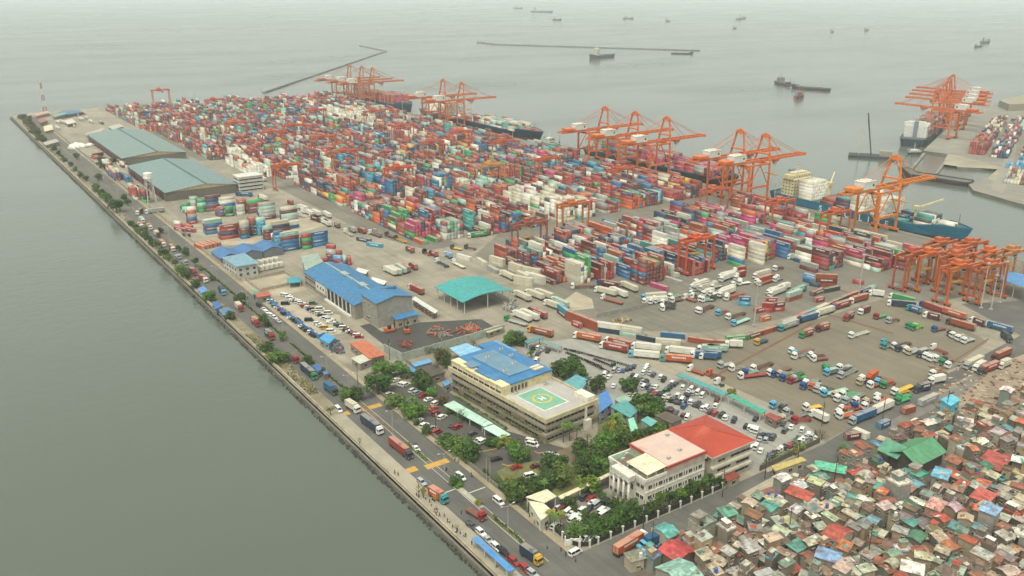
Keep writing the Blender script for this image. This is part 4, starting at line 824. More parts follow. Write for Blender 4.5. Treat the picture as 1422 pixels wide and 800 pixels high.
canopy([(307, 358), (340, 352), (360, 366), (328, 371)], 7.5, '#6f94a3', 'pale blue roofed white pump house beside the boulevard fence', 'building', 'pump_house', wall='#b7b8b0')
canopy([(150.5 * 0 + 353, 408), (372, 404), (377, 410), (358, 414)], 3.5, '#a3543a', 'small rusty orange roof at the far end of the blue wall', wall='#8b7f6c')
canopy([(350, 404), (356, 403), (358, 408), (352, 410)], 2.6, '#3a9c80', 'tiny green kiosk beside the rusty orange roof at the blue wall', 'kiosk', 'kiosk', wall='#7f9a8a')
for k in range(9):
    px, py = 363 + (k % 5) * 6.6, 376 - (k // 5) * 8 - (k % 5) * 1.4
    o = thing('transformer', 'white finned transformer in the substation yard', 'transformer', (*at(px, py), 0), 0, 'white transformers beside the pump house', 'sub')
    b = MB(); b.box(-1.4, 1.4, -1.8, 1.8, .3, 3.4); b.box(-.9, .9, -2.4, -1.81, .8, 3); b.box(-.9, .9, 1.81, 2.4, .8, 3); ob('tank', b.mesh('tank', [plaster]), o, color='#cfcbb9')
    for s in (-.8, 0, .8): b = MB(); b.cyl((s, 0, 3.4), (s, 0, 4.8), .2, .1, 6); ob('bushing', b.mesh('bushing', [mat('brown_ceramic', '#6d5340')]), o)
# sheds read straight off the photograph
S = [([(624, 484), (647.5, 477), (671, 487), (641, 497)], 5, '#7fb0cc', 'pale blue flat roofed carport behind the hospital', 'carport', None),
 ([(677, 476), (690, 473.5), (718, 487), (709, 491)], 6, '#5f93b4', 'grey blue long roof behind the hospital top floor', 'shed', '#8d8776'),
 ([(584.5, 511), (605, 507), (619, 517.5), (598, 524)], 4, '#4b4238', 'dark brown roofed house between trees and hospital', 'house', '#8a7f6a'),
 ([(571, 505), (596, 499), (601, 503), (576, 510)], 4, '#5a93ba', 'pale blue low roof beside the dark brown roofed house', 'shed', '#77808a'),
 ([(567, 509), (576, 512), (580, 518), (569, 516)], 3.4, '#4b84ad', 'little blue roof in front of the dark brown roofed house', 'shed', '#77808a'),
 ([(614, 531), (622, 528), (627, 533), (618, 537)], 3.4, '#4d86b5', 'small blue roofed booth at the back corner of the hospital', 'booth', '#8f8b80'),
 ([(616, 563), (630, 557), (685, 589), (672, 593)], 3, '#a9cdb8', 'long mint carport roof in the hospital parking', 'carport', None),
 ([(671, 595), (686, 590), (709, 604), (696, 609)], 3.2, '#b4d6c2', 'short mint carport roof nearest the road in the hospital parking', 'carport', None),
 ([(484, 476), (507, 472.5), (536, 493), (513, 499)], 4, '#b0623f', 'terracotta roofed row beside the boulevard', 'row house', '#8b7d68'),
 ([(487, 498), (505, 492), (517, 499), (500, 506)], 3.6, '#b9b8a4', 'pale grey roofed house in front of the terracotta row', 'house', '#8d8472'),
 ([(443, 470.5), (452, 463), (466, 469), (457, 478)], 3.6, '#3f8fbf', 'bright blue little roof at the near end of the blue wall', 'booth', '#6f8796'),
 ([(938, 521), (945, 518), (1012, 546), (1005, 549.5)], 3.6, '#4a8f8e', 'long teal walkway roof along the far edge of the car park', 'covered walk', None),
 ([(1010, 550), (1017, 547), (1065, 571), (1058, 575)], 3.6, '#3f977e', 'green walkway roof continuing the teal one by the car park', 'covered walk', None),
 ([(1062, 577), (1069, 573), (1086, 581), (1078, 586)], 3.4, '#8c3f34', 'dull red roof at the end of the green walkway roof', 'shed', '#7d6a5a'),
 ([(655, 748.5), (664, 746), (716, 792), (706, 795)], 2.9, '#4785bd', 'long blue shelter roof on the promenade', 'shelter', None),
 ([(780, 533.5), (800, 520.5), (818, 528), (805, 545.5)], 4.5, '#5a9ba0', 'cream pavilion with teal flat roof beside the helipad', 'pavilion', '#c2b48e'),
 ([(832, 549), (843, 542), (851, 560), (832, 574)], 6, '#3f79b5', 'blue gabled roof between the hospital and the car park', 'house', '#8b9298'),
 ([(847, 565), (868, 556), (887, 570), (875, 581)], 6, '#4c8f8a', 'teal roofed two storey house between trees and hospital', 'house', '#9aa39c'),
 ([(853, 555), (867, 549), (879, 555), (865, 563)], 5, '#8aa694', 'pale green flat roof between the car park trees', 'house', '#8f9a90'),
 ([(890, 584), (899, 578.5), (913, 586), (904, 593)], 4.5, '#5fa49c', 'small turquoise roof near the pink roofed columned building', 'house', '#8fa89c'),
 ([(908, 577), (926, 572), (949, 582), (933, 589)], 5, '#584a3c', 'dark brown roofed hall behind the pink roof', 'hall', '#7f7666'),
 ([(872, 583), (880, 580), (886, 596), (876, 600)], 7, '#7fc0a0', 'narrow mint green tower house among the palms', 'house', '#7fbf9f'),
 ([(274, 401), (283, 397.5), (288, 403.5), (280, 408)], 3, '#4e86b8', 'bright blue kiosk roof among promenade trees', 'kiosk', '#a3b0b4'),
 ([(294, 421), (303, 418.5), (308, 426), (300, 430)], 3, '#2f5f9b', 'dark blue kiosk roof beside the parked convoy', 'kiosk', '#7f8a90'),
 ([(303, 430), (317, 427), (325, 433), (311, 439)], 3, '#4d7290', 'grey blue kiosk roof next to a promenade tree', 'kiosk', '#7f7a70'),
 ([(434, 508), (441, 505), (447, 513), (441, 517)], 3.2, '#2f5d98', 'blue median kiosk roof by the median trees', 'kiosk', '#7f8a90'),
 ([(448, 517), (453, 515.5), (456, 519), (451, 521)], 2.6, '#3f78b5', 'tiny blue stall roof on the median', 'kiosk', '#7f6a50'),
 ([(1393, 376), (1430, 383), (1430, 402), (1389, 388)], 9, '#4d86b8', 'blue roofed open hall behind the parked gantry cranes', 'hall', None),
 ([(709, 462), (718, 458), (728, 461), (720, 465)], 3, '#467f8a', 'teal small roof behind the hospital trees', 'shed', '#7f7a6a'),
 ([(728, 474), (750, 467.5), (755, 470), (733, 478)], 3.6, '#4a8088', 'teal carport roof behind the motorcycles', 'carport', None),
 ([(751, 476), (757, 474), (781, 481), (776, 484)], 3, '#6f8a84', 'grey green carport roof over the motorcycles', 'carport', None),
 ([(672, 458), (693, 452), (698, 456), (677, 463)], 3, '#b3a888', 'pale flat roofed hut at the end of the long grey wall', 'hut', '#8b806c'),
 ([(1306, 555), (1322, 548), (1334, 556), (1320, 565)], 5, '#57b0c4', 'bright cyan walled house at the top of the settlement', 'house', '#5fb8cc'),
 ([(72, 160), (90, 156), (94, 158), (76, 163)], 5, '#6f8f8c', 'teal grey roof beside the far lattice mast', 'shed', '#8a857a'),
 ([(82, 156), (110, 152.5), (114, 156), (86, 161)], 4, '#3f688a', 'blue roofed long store at the far end of the pier', 'store', '#6c7680'),
 ([(47, 158), (66, 154), (69, 157), (50, 161.5)], 4, '#b08f78', 'pale pink roofed hut by the far tip of the pier', 'hut', '#a89a86'),
 ([(60, 176), (72, 173), (74, 180), (62, 183)], 3, '#c9bd9c', 'cream roofed hut beside the far hedge', 'hut', '#b9ae94'),
 ([(60, 198), (78, 193), (82, 197), (63, 202)], 4, '#a49a90', 'pale arched roof by the far promenade', 'hut', '#8f8a80'),
 ([(118, 186), (142, 178), (145, 181), (121, 189)], 4, '#a39b88', 'long pale shed across the far yard', 'shed', '#8f8676')]
for pxs, z, c, lab, cat, wall in S: canopy(pxs, z, c, lab, cat, cat.replace(' ', '_'), wall=wall)
# walls
def wall_run(pts, h, w, col, label, cap=None):
    o = thing('boundary_wall', label, 'wall', (*pts[0], 0)); b = MB()
    for (x0, y0), (x1, y1) in zip(pts, pts[1:]): b.bar((x0 - pts[0][0], y0 - pts[0][1], h / 2), (x1 - pts[0][0], y1 - pts[0][1], h / 2), w, h)
    ob('panel', b.mesh('panel', [plaster]), o, color=col)
    for (x0, y0), (x1, y1) in zip(pts, pts[1:]):
        L = math.hypot(x1 - x0, y1 - y0)
        for k in range(int(L / 6) + 1): t = k * 6 / L; b = MB(); x, y = x0 + (x1 - x0) * t - pts[0][0], y0 + (y1 - y0) * t - pts[0][1]; b.box(x - .25, x + .25, y - .25, y + .25, 0, h + .15); ob('pier', b.mesh('pier', [plaster]), o, color=cap or col)
wall_run([(173, 361), (175, 346.5), (236, 350)], 4.2, .35, '#9aa294', 'high pale grey concrete wall round the work yard')
wall_run([(151.2, 474), (153, 394.5), (157, 396)], 2.6, .3, '#3f78ad', 'long blue painted wall beside the boulevard car park')
wall_run([(150.6, 228), (150.6, 332), (176, 335), (176, 345)], 1.6, .25, '#7d7666', 'low grey wall along the hospital parking')
wall_run([(150.5, 508), (150.5, 735)], 2, .25, '#a09580', 'long low tan wall fronting the western container stacks')
wall_run([(150.4, 765), (150.4, 1190)], 2, .25, '#8f8a7c', 'long far wall between boulevard and transit sheds')
wall_run([(237, 183.3), (272, 184.2), (277, 190)], 2.2, .25, '#5d564a', 'dark wall at the roadside corner of the car park')
wall_run([(153.5, 506), (178, 508), (179, 484), (153.5, 482), (153.5, 506)], 2, .25, '#a59a84', 'tan walled yard in front of the pump house')
wall_run([at(830, 441), at(870, 433), at(900, 425)], 2.4, .15, '#8d8a80', 'grey panel fence behind the container barrier')
# big green roof in the settlement, mast, white heap
g = gable('market_hall', 279, 296, 148, 159, 5.5, 8.6, '#4f8a62', '#4a443a', 'very large green roofed hall among the shanties', 'hall', axis='x', over=1, seams=16)
b = MB()
for e, s in ((-10.5, 1), (.5, -1)):
    A = [(e, 1, 5.2), (-5 - .01 * s, 1, 8.4), (-5 - .01 * s, 9.5, 8.4), (e, 9.5, 5.2)]; A = A[::-1] if s == 1 else A; b.hexa(A, [(p[0], p[1], p[2] + .25) for p in A])
ob('wing_roof', b.mesh('wing_roof', [sheeting]), g, color='#4f8a6c')
o = thing('lattice_tower', 'red and white lattice radio tower at the far tip of the pier', 'tower', (*at(63, 156), 0)); b = MB(); r = MB()
for z in range(0, 44, 4):
    q, q2 = 2.2 - z * .042, 2.2 - (z + 4) * .042; m_ = b if (z // 8) % 2 else r
    for i in range(4): A = [(-1, -1), (1, -1), (1, 1), (-1, 1)]; c, d = A[i], A[(i + 1) % 4]; m_.bar((c[0] * q, c[1] * q, z), (c[0] * q2, c[1] * q2, z + 4), .5); m_.bar((c[0] * q, c[1] * q, z), (d[0] * q2, d[1] * q2, z + 4), .25)
ob('white_section', b.mesh('white_section', [cranew]), o); ob('red_section', r.mesh('red_section', [mat('tower_red', '#9a3a2c')]), o)
o = thing('covered_heap', 'white sheeted heap in the yard beside the farther transit shed', 'heap', (*at(119, 203), 0)); b = MB(); r2 = random.Random(8)
for k in range(9): x, y, s = r2.uniform(-14, 14), r2.uniform(-11, 11), r2.uniform(5, 8); b.cyl((x, y, 0), (x, y, r2.uniform(2, 4)), s, s * .35, 9)
ob('sheet', b.mesh('sheet', [fabric], True), o, color='#d6d3c6')
# ------------------------------------------------------------------ containers
CL, CW, CH = 12.19, 2.44, 2.59
PAL = [('maroon', 22), ('red', 18), ('rust', 18), ('orange', 8), ('cream', 7), ('white', 5), ('blue', 10), ('navy', 9), ('teal', 4), ('mint', 6), ('green', 4), ('pink', 3), ('grey', 10), ('brown', 8), ('dark', 3), ('cyan', 3), ('yellow', 1)]
def pick(r, bias=None):
    p = PAL + (bias or []); t = r.uniform(0, sum(w for _, w in p))
    for c, w in p:
        t -= w
        if t <= 0: return c
    return 'maroon'
BOXES = []   # dicts: x y z L rz col lab
def stack(x, y, cols, L=CL, rz=0.0, lab='', z=0.05):
    for k, c in enumerate(cols):
        BOXES.append(dict(x=x, y=y, z=z + k * (CH + .02), L=L, rz=rz, col=c, lab=lab, tier=k, top=k == len(cols) - 1, n=len(cols)))
ry = random.Random(5)
OCC = {}
def block(x0, rows, y0, y1, mean, lab, bias=None, lo=1, hi=6, miss=.08):
    """yard block: rows across X, bays along Y; neighbouring slots share height and owner colours"""
    nb = max(1, int((y1 - y0) / 12.7)); run = None
    hb = [mean + ry.gauss(0, .9) for _ in range(nb)]
    for j in range(nb):
        bay_col = pick(ry, bias)
        for i in range(rows):
            h = int(round(hb[j] + ry.gauss(0, .8)))
            if ry.random() < miss: h -= 3
            h = max(0 if ry.random() < .5 else lo, min(hi, h))
            if h <= 0: continue
            y = y0 + 6.2 + j * 12.7 + ry.gauss(0, .12); x = x0 + 1.25 + i * 2.62 + ry.gauss(0, .04)
            key = (round(x0), i)
            cols = []
            for k in range(h):
                q = ry.random()
                cols.append(cols[-1] if cols and q < .28 else bay_col if q < .52 else pick(ry, bias))
            if ry.random() < .16:
                for s in (-1, 1): stack(x, y + s * 3.07, cols if s < 0 else [pick(ry, bias) for _ in range(max(1, h - ry.randrange(2)))], 6.06, 0, lab)
            else: stack(x, y, cols, CL, 0, lab)
# near front blocks
RED = [('maroon', 25), ('red', 15), ('rust', 18)]; WH = [('cream', 260), ('white', 260)]; PK = [('pink', 22)]
block(301, 4, 395, 468, 3.6, 'left front block', RED); block(313, 4, 387, 468, 3.4, 'left front block'); block(326, 5, 384, 468, 3.2, 'left front block')
block(345, 6, 364, 468, 3.9, 'front block behind the tanker lorries', RED); block(364, 4, 366, 468, 3.4, 'front block behind the tanker lorries')
block(381, 6, 360, 468, 4.0, 'front block left of the near gantry crane'); block(409, 6, 372, 470, 3.6, 'front block beside the near gantry crane'); block(437, 6, 356, 470, 3.8, 'front block right of the near gantry crane', PK)
block(458, 6, 320, 352, 3.9, 'right front block by the light mast'); block(464, 6, 352, 470, 3.9, 'right front block by the light mast', PK); block(482, 5, 300, 344, 3.7, 'right front block by the light mast', [('pink', 16)])
block(496, 6, 310, 470, 3.3, 'pink block towards the big ship', [('pink', 34)]); block(521, 6, 318, 470, 3.0, 'block along the quay by the big ship', [('cream', 20), ('blue', 10)])
block(498, 7, 292, 306, 3.9, 'end block nearest the parked gantry cranes', [('green', 30)])
# middle and far blocks
X_ = [278, 296.5, 323, 341.5, 366, 392, 411, 437, 463, 482, 508, 527]
for zi, (ya, yb) in enumerate([(514, 634), (646, 760), (774, 888), (902, 1016), (1030, 1144), (1158, 1300)]):
    for k, x in enumerate(X_):
        y0 = ya
        if zi == 0 and k < 2: y0 = 514
        elif zi == 0: y0 = 508
        bias = WH if (zi == 0 and k in (5, 6)) or (zi == 4 and k in (8, 9)) or (zi == 0 and k == 7 and False) else RED if ry.random() < .4 else None
        yb2 = yb
        if zi == 5: yb2 = 1340 - (x - 278) * .22
        mean = 5.0 if bias is WH else ry.uniform(3.2, 4.6)
        if bias is WH and zi == 0: block(x, 6, y0, 586, mean, 'block just past the cross aisle', WH, miss=.05); y0, bias, mean = 588, None, 4.0
        block(x, 6, y0, yb2, mean, 'block just past the cross aisle' if zi == 0 else 'distant blocks', bias, miss=.05)
    if zi >= 3: block(250, 6, ya, min(yb, 1345), 3.4, 'distant blocks', RED)
block(258, 6, 790, 880, 4.4, 'distant blocks', WH); block(300, 3, 700, 742, 4, 'distant blocks', WH); block(240, 4, 1130, 1370, 2.5, 'distant blocks'); block(262, 5, 1158, 1350, 3.6, 'distant blocks')
# second pier
p0 = at(1350, 210); p1 = at(1372, 160)
# western stacks, sides towards the camera (long axis along X); base pixels and colours read off the photograph, bottom to top
WS = [(600, 655, 'red navy red rust', 1), (412, 592, 'blue maroon blue mint', 1), (205, 462, 'red blue grey orange white', 0), (322, 318, 'green green mint green', 0), (415, 272, 'navy blue navy maroon', 1), (420, 308, 'brown maroon', 1), (592, 292, 'grey blue white cream', 1),
      (940, 330, 'maroon maroon maroon green', 1), (825, 325, 'maroon brown maroon rust', 0), (1085, 412, 'maroon grey grey mint grey', 1), (852, 645, 'blue dark brown grey cream', 0), (965, 605, 'navy maroon navy maroon rust', 0), (1055, 605, 'cyan cyan cyan cyan mint', 0), (778, 625, 'navy blue navy blue', 0),
      (1140, 665, 'maroon maroon maroon mint', 0), (1268, 735, 'cyan cyan cyan blue', 0), (560, 372, 'maroon blue rust', 0), (660, 370, 'green dark green', 0), (130, 322, 'green mint green', 0), (225, 245, 'grey cream mint', 0), (800, 350, 'cream grey cream', 0)]
for zx, zy, cols, lg in WS:
    x, y = at(240 + zx / 8.8875, 260 + zy / 8.8875); L = CL if lg else 6.06
    stack(x + L / 2, y + 1.3, cols.split(), L, math.pi / 2, 'western stacks by the tan wall')
    for r_ in (1, 2): stack(x + L / 2 + ry.uniform(-.3, .3), y + 1.3 + 2.6 * r_, [pick(ry) for _ in range(max(1, len(cols.split()) - r_ + ry.randrange(2)))], L, math.pi / 2, 'western stacks by the tan wall')
for zx, zy, cols, lg in [(110, 715, 'blue blue blue maroon mint', 1), (368, 685, 'green maroon green red', 0), (470, 660, 'blue blue blue blue', 1), (0, 470, 'maroon navy cream', 1), (110, 330, 'grey mint maroon cream', 1), (120, 440, 'blue white', 1)]:
    x, y = at(380 + zx / 8.8875, 270 + zy / 8.8875); L = CL if lg else 6.06
    stack(x + L / 2, y + 1.3, cols.split(), L, math.pi / 2, 'western stacks by the tan wall'); stack(x + L / 2, y + 4.0, ['navy', 'maroon', 'blue'][:len(cols.split()) - 1], L, math.pi / 2, 'western stacks by the tan wall')
for zx, zy, c in [(35, 505, 'pink'), (60, 540, 'red'), (140, 500, 'red'), (175, 545, 'red'), (135, 610, 'navy'), (20, 460, 'white')]:
    x, y = at(240 + zx / 8.8875 + 4, 260 + zy / 8.8875); stack(x, y, [c], CL if c == 'red' else 6.06, R(20), 'loose boxes by the tan wall')
for zx, zy, c in [(300, 755, 'orange'), (345, 740, 'orange'), (390, 730, 'rust'), (440, 718, 'orange'), (490, 708, 'rust')]:
    x, y = at(240 + zx / 8.8875 + 4, 260 + zy / 8.8875); stack(x, y, [c], 12.19, R(10), 'flat row before the zigzag roofs')
# cluster behind the warehouse
for zx, zy, cols in [(350, 130, 'red red'), (430, 90, 'navy maroon grey'), (500, 110, 'red sky'), (530, 150, 'red'), (560, 110, 'blue mint'), (605, 120, 'red red'), (430, 40, 'blue grey red'), (490, 60, 'rust red')]:
    x, y = at(400 + zx / 7.11, 350 + zy / 7.11); stack(x, y, [c if c in CC else 'blue' for c in cols.split()], 6.06, R(40 if zx < 520 else -20), 'jumbled heap behind the blue warehouse')
# beside the transit sheds and the tower
for px, py, n, cols in [(160, 250, 5, 'blue red maroon cream'), (150, 236, 4, 'white grey maroon'), (176, 252, 3, 'blue blue'), (188, 276, 4, 'red rust red cream'), (200, 280, 3, 'red maroon navy green'), (170, 232, 3, 'white maroon'), (244, 275, 2, 'blue maroon'), (131, 220, 2, 'red'), (166, 214, 2, 'teal')]:
    x, y = at(px, py)
    for k in range(n): cs = cols.split(); ry.shuffle(cs); stack(x + (k % 2) * 2.6, y + (k // 2) * 12.6, cs, CL, 0, 'stacks beside the water tower')
# white and loose boxes in front of the blocks
for ox, oy, s, lst in [(400, 220, 3.95, [((1035, 560), (1100, 600), 'cream'), ((1110, 575), (1195, 600), 'cream cream'), ((1100, 605), (1160, 640), 'grey'), ((1215, 610), (1300, 640), 'cream cream'), ((1255, 690), (1340, 705), 'cream cream'), ((1310, 670), (1390, 690), 'white white'), ((1300, 640), (1385, 655), 'cream cream'), ((440, 480), (520, 492), 'cyan'), ((385, 450), (455, 465), 'navy'), ((935, 545), (1005, 565), 'white')]),
                       (680, 370, 4.444, [((1005, 125), (1100, 155), 'pink'), ((1070, 45), (1170, 70), 'cream'), ((1100, 90), (1185, 118), 'grey')]),
                       (720, 220, 3.95, [((0, 660), (60, 690), 'cream cream'), ((70, 670), (150, 700), 'cream cream')]),
                       (960, 370, 4.444, [((285, 240), (385, 245), 'cyan blue'), ((430, 280), (520, 285), 'red red'), ((455, 250), (540, 250), 'rust red'), ((520, 280), (570, 275), 'red maroon'), ((590, 225), (690, 190), 'rust mint'), ((405, 290), (450, 280), 'red'), ((780, 125), (890, 130), 'rust maroon rust'), ((740, 120), (800, 130), 'navy'), ((830, 165), (905, 150), 'dark'), ((755, 185), (820, 160), 'maroon'), ((1010, 105), (1065, 115), 'red'), ((435, 345), (490, 330), 'orange'), ((770, 225), (820, 215), 'red')])]:
    for (xa, ya), (xb, yb), cols in lst:
        A, B = at(ox + xa / s, oy + ya / s), at(ox + xb / s, oy + yb / s); a = math.atan2(B[1] - A[1], B[0] - A[0]); L = CL if math.hypot(A[0] - B[0], A[1] - B[1]) > 9 else 6.06
        stack((A[0] + B[0]) / 2, (A[1] + B[1]) / 2 + 1, cols.split(), L, a - math.pi / 2, 'loose boxes before the front blocks')
for zx0, zy0, zx1, zy1, cols in [(140, 370, 300, 330, 'green blue cream cream cream'), (385, 300, 560, 330, 'cream cream cream cream white'), (690, 230, 860, 270, 'blue blue blue blue'), (1050, 400, 1200, 430, 'maroon grey'), (1140, 560, 1200, 600, 'blue sky')]:
    A, B = at(1000 + zx0 / 8.89, 330 + zy0 / 8.89), at(1000 + zx1 / 8.89, 330 + zy1 / 8.89); stack((A[0] + B[0]) / 2, (A[1] + B[1]) / 2 + 2, cols.split(), CL, 0 if zx0 != 140 else 0, 'loose boxes before the front blocks')
# curved barrier of boxes round the lorry lot
BW = [(680, 370, 4.444, [((485, 330), (575, 365), 'rust rust'), ((575, 365), (665, 400), 'rust rust'), ((670, 400), (795, 418), 'navy white'), ((800, 418), (930, 440), 'mint cream'), ((930, 450), (1030, 470), 'navy'), ((1065, 432), (1195, 445), 'blue'), ((1035, 475), (1165, 485), 'cream'), ((435, 290), (480, 325), 'maroon cyan'), ((510, 360), (570, 385), 'red')]),
      (960, 370, 4.444, [((0, 465), (110, 482), 'rust'), ((110, 480), (220, 488), 'rust'), ((225, 462), (340, 450), 'green'), ((345, 448), (420, 425), 'maroon'), ((420, 425), (500, 400), 'rust'), ((500, 400), (570, 370), 'maroon'), ((572, 365), (640, 340), 'grey'), ((640, 335), (712, 305), 'red'), ((715, 303), (780, 280), 'teal'), ((780, 278), (845, 250), 'cream'), ((847, 250), (903, 225), 'maroon'), ((905, 225), (958, 200), 'dark'), ((960, 200), (1028, 175), 'red'), ((1035, 172), (1095, 150), 'navy'), ((1098, 150), (1130, 138), 'mint')])]
for ox, oy, s, lst in BW:
    for (xa, ya), (xb, yb), cols in lst:
        A, B = at(ox + xa / s, oy + ya / s), at(ox + xb / s, oy + yb / s); a = math.atan2(B[1] - A[1], B[0] - A[0]); d = math.hypot(A[0] - B[0], A[1] - B[1])
        stack((A[0] + B[0]) / 2, (A[1] + B[1]) / 2, cols.split(), CL if d > 7.6 else 6.06, a - math.pi / 2, 'curved barrier round the lorry lot', .05 + .011 * (len(BOXES) % 7))
# street-side boxes by the settlement
for ox, oy, s, lst in [(1102, 480, 4.444, [((370, 545), (475, 590), 'white'), ((335, 585), (400, 575), 'maroon'), ((665, 430), (760, 405), 'rust'), ((790, 375), (880, 335), 'grey'), ((530, 520), (590, 495), 'blue')])]:
    for (xa, ya), (xb, yb), cols in lst:
        A, B = at(ox + xa / s, oy + ya / s), at(ox + xb / s, oy + yb / s); a = math.atan2(B[1] - A[1], B[0] - A[0]); d = math.hypot(A[0] - B[0], A[1] - B[1])
        stack((A[0] + B[0]) / 2, (A[1] + B[1]) / 2 + .6, cols.split(), CL if d > 9.5 else 6.06, a - math.pi / 2, 'street edge of the settlement', .3)
# ---- which 300 show largest
rows = {}
for i, q in enumerate(BOXES): rows.setdefault((round(q['x'] / 2.6), round(q['y'] / 12.7), q['tier']), []).append(i)
for q in BOXES:
    if not inview(q['x'], q['y'], q['z'] + 1, -6): q['s'] = -1; continue
    d2 = q['x'] ** 2 + q['y'] ** 2 + (CAMH - q['z']) ** 2; el = (CAMH - q['z']) / math.sqrt(d2)
    kx, ky, t = round(q['x'] / 2.6), round(q['y'] / 12.7), q['tier']
    a = q['L'] * CW * el if q['top'] else 0
    main = abs(q['rz']) < .01
    if not main or (kx - 1, ky, t) not in rows: a += (q['L'] if main or 1 else CW) * CH * .62 * (.8 if main else .9)
    if not main or (kx, ky - 1, t) not in rows: a += CW * CH * .6
    q['s'] = a / d2
order = sorted([q for q in BOXES if q['s'] > 0], key=lambda q: -q['s'])
keep = set(id(q) for q in order[:298])
for q in order[:298]:
    near = (q['x'] ** 2 + q['y'] ** 2) ** .5
    o = ob('shipping_container', BOX[(40 if q['L'] > 7 else 20, 1 if ry.random() < .45 else 0)], None, (q['x'], q['y'], q['z']), q['rz'], CC[q['col']])
    pos = 'on the ground' if q['tier'] == 0 and q['n'] == 1 else 'bottom of its stack' if q['tier'] == 0 else 'topmost of its stack' if q['top'] else 'inside its stack'
    tag(o, f"{'short ' if q['L'] < 7 else ''}{q['col']} container {pos}", 'container', 'shipping containers stacked in the port yard', 'box')
def mass(name, boxes, label, m=steel_attr):
    """one mesh of many boxes with per-face colours and pale lettering strips"""
    rr = random.Random(len(boxes)); V = []; Cc = []
    sg = np.array([[-1, -1, 0], [1, -1, 0], [1, 1, 0], [-1, 1, 0], [-1, -1, 1], [1, -1, 1], [1, 1, 1], [-1, 1, 1]], float)
    fc = np.array([[4, 5, 6, 7], [0, 1, 5, 4], [1, 2, 6, 5], [2, 3, 7, 6], [3, 0, 4, 7]])
    for q in boxes:
        dims = np.array([CW / 2, q['L'] / 2, CH]); p = sg * dims; c, s = math.cos(q['rz']), math.sin(q['rz'])
        base = np.array(lin(CC[q['col']])[:3]) * rr.uniform(.8, 1.15); topc = base * .78 + np.array([.11, .095, .075]) * rr.uniform(.3, 1.0)  # tops paler than sides: dust and light from above, both painted in
        P_ = np.stack([p[:, 0] * c - p[:, 1] * s + q['x'], p[:, 0] * s + p[:, 1] * c + q['y'], p[:, 2] + q['z']], 1); V.append(P_)
        Cc.append(np.concatenate([np.repeat(topc[None], 4, 0), np.repeat(base[None], 16, 0)]))
        if rr.random() < .3:
            L2 = q['L'] * rr.uniform(.12, .3)
            p2 = sg * np.array([CW / 2 + .03, L2, .6]) + np.array([0, rr.uniform(-.2, .2) * q['L'], 1.2])
            P2 = np.stack([p2[:, 0] * c - p2[:, 1] * s + q['x'], p2[:, 0] * s + p2[:, 1] * c + q['y'], p2[:, 2] + q['z']], 1)
            V.append(P2); wc = np.array([.42, .42, .38]) * .6 + base * .4; Cc.append(np.repeat(wc[None], 20, 0))
    n = len(V); V = np.concatenate(V); Fa = (fc[None] + (np.arange(n) * 8)[:, None, None]).reshape(-1, 4)
    me = bpy.data.meshes.new(name); me.vertices.add(len(V)); me.vertices.foreach_set('co', V.ravel())
    me.loops.add(Fa.size); me.loops.foreach_set('vertex_index', Fa.ravel().astype(np.int32)); me.polygons.add(len(Fa))
    me.polygons.foreach_set('loop_start', np.arange(0, Fa.size, 4, dtype=np.int32)); me.polygons.foreach_set('loop_total', np.full(len(Fa), 4, np.int32))
    a = me.color_attributes.new('Col', 'FLOAT_COLOR', 'CORNER'); Cc = np.concatenate(Cc); a.data.foreach_set('color', np.concatenate([Cc, np.ones((len(Cc), 1))], 1).ravel().astype(np.float32))
    me.materials.append(m); me.update(calc_edges=True); me.validate()
    o = ob(name, me, kind='stuff'); o['label'] = label; return o
mass('stacked_containers', [q for q in BOXES if id(q) not in keep and (q['s'] > 0 or inview(q['x'], q['y'], q['z'], 120))], 'distant rows of stacked containers filling the port yard')
# ------------------------------------------------------------------ yard cranes and masts
for px, py, lab, c in [(1262, 398, 'orange yard gantry standing alone left of the parked crane herd', '#a84a26'), (965, 376, 'orange yard gantry straddling the near container block', '#c44c18')]:
    rtg(*at(px, py), lab, c)
for k, (x, y, c) in enumerate([(472, 245, 1), (506, 277, 0), (487, 236, 0), (499, 262, 0), (512, 250, 1), (488, 256, 0), (520, 266, 0), (524, 243, 2), (480, 268, 1)]):
    rtg(x, y, ['orange', 'bright orange', 'faded orange'][c] + ' gantry crane in the parked herd', ['#b0561e', '#bd5c18', '#b07038'][c], 'rtg', rz=rnd.uniform(-.12, .12))
for px, py, c, lab in [(735, 352, '#8f4a34', 'dull red brown yard gantry over the left front block'), (555, 266, '#c04f20', 'bright orange yard gantry in the left middle yard'), (795, 322, '#b8652a', 'orange yard gantry behind the tanker lorries'), (1156, 335, '#b85524', 'orange yard gantry just behind the pink containers'), (682, 262, '#b98a4a', 'yellowish orange yard gantry beside the white box stacks')]:
    rtg(*at(px, py), lab, c)
for px, py in [(400, 262), (450, 218), (330, 196), (520, 178), (600, 226), (760, 252), (860, 268), (560, 200), (440, 176), (640, 210), (300, 160), (380, 210), (225, 145), (480, 240), (700, 225), (990, 300), (1080, 318), (410, 200)]:
    rtg(*at(px, py), 'distant orange yard gantry among stacked containers', '#b85428', 'rtg', small=True)
for px, py, h, lab in [(1047, 452, 24, None), (1192, 412, 25, None), (670, 316, 24, None), (840, 393, 28, None), (1362, 428, 26, None), (1376, 430, 20, None), (1388, 420, 24, None), (1073, 300, 26, None), (930, 262, 24, None), (712, 208, 24, None), (560, 146 + 20, 24, None), (365, 150, 28, None), (172, 160, 26, None), (273, 158, 26, None), (650, 520, 11, None), (668, 505, 9, None)]:
    if h > 15: mast(*at(px, py), h, 'tall grey floodlight mast', 'mast')
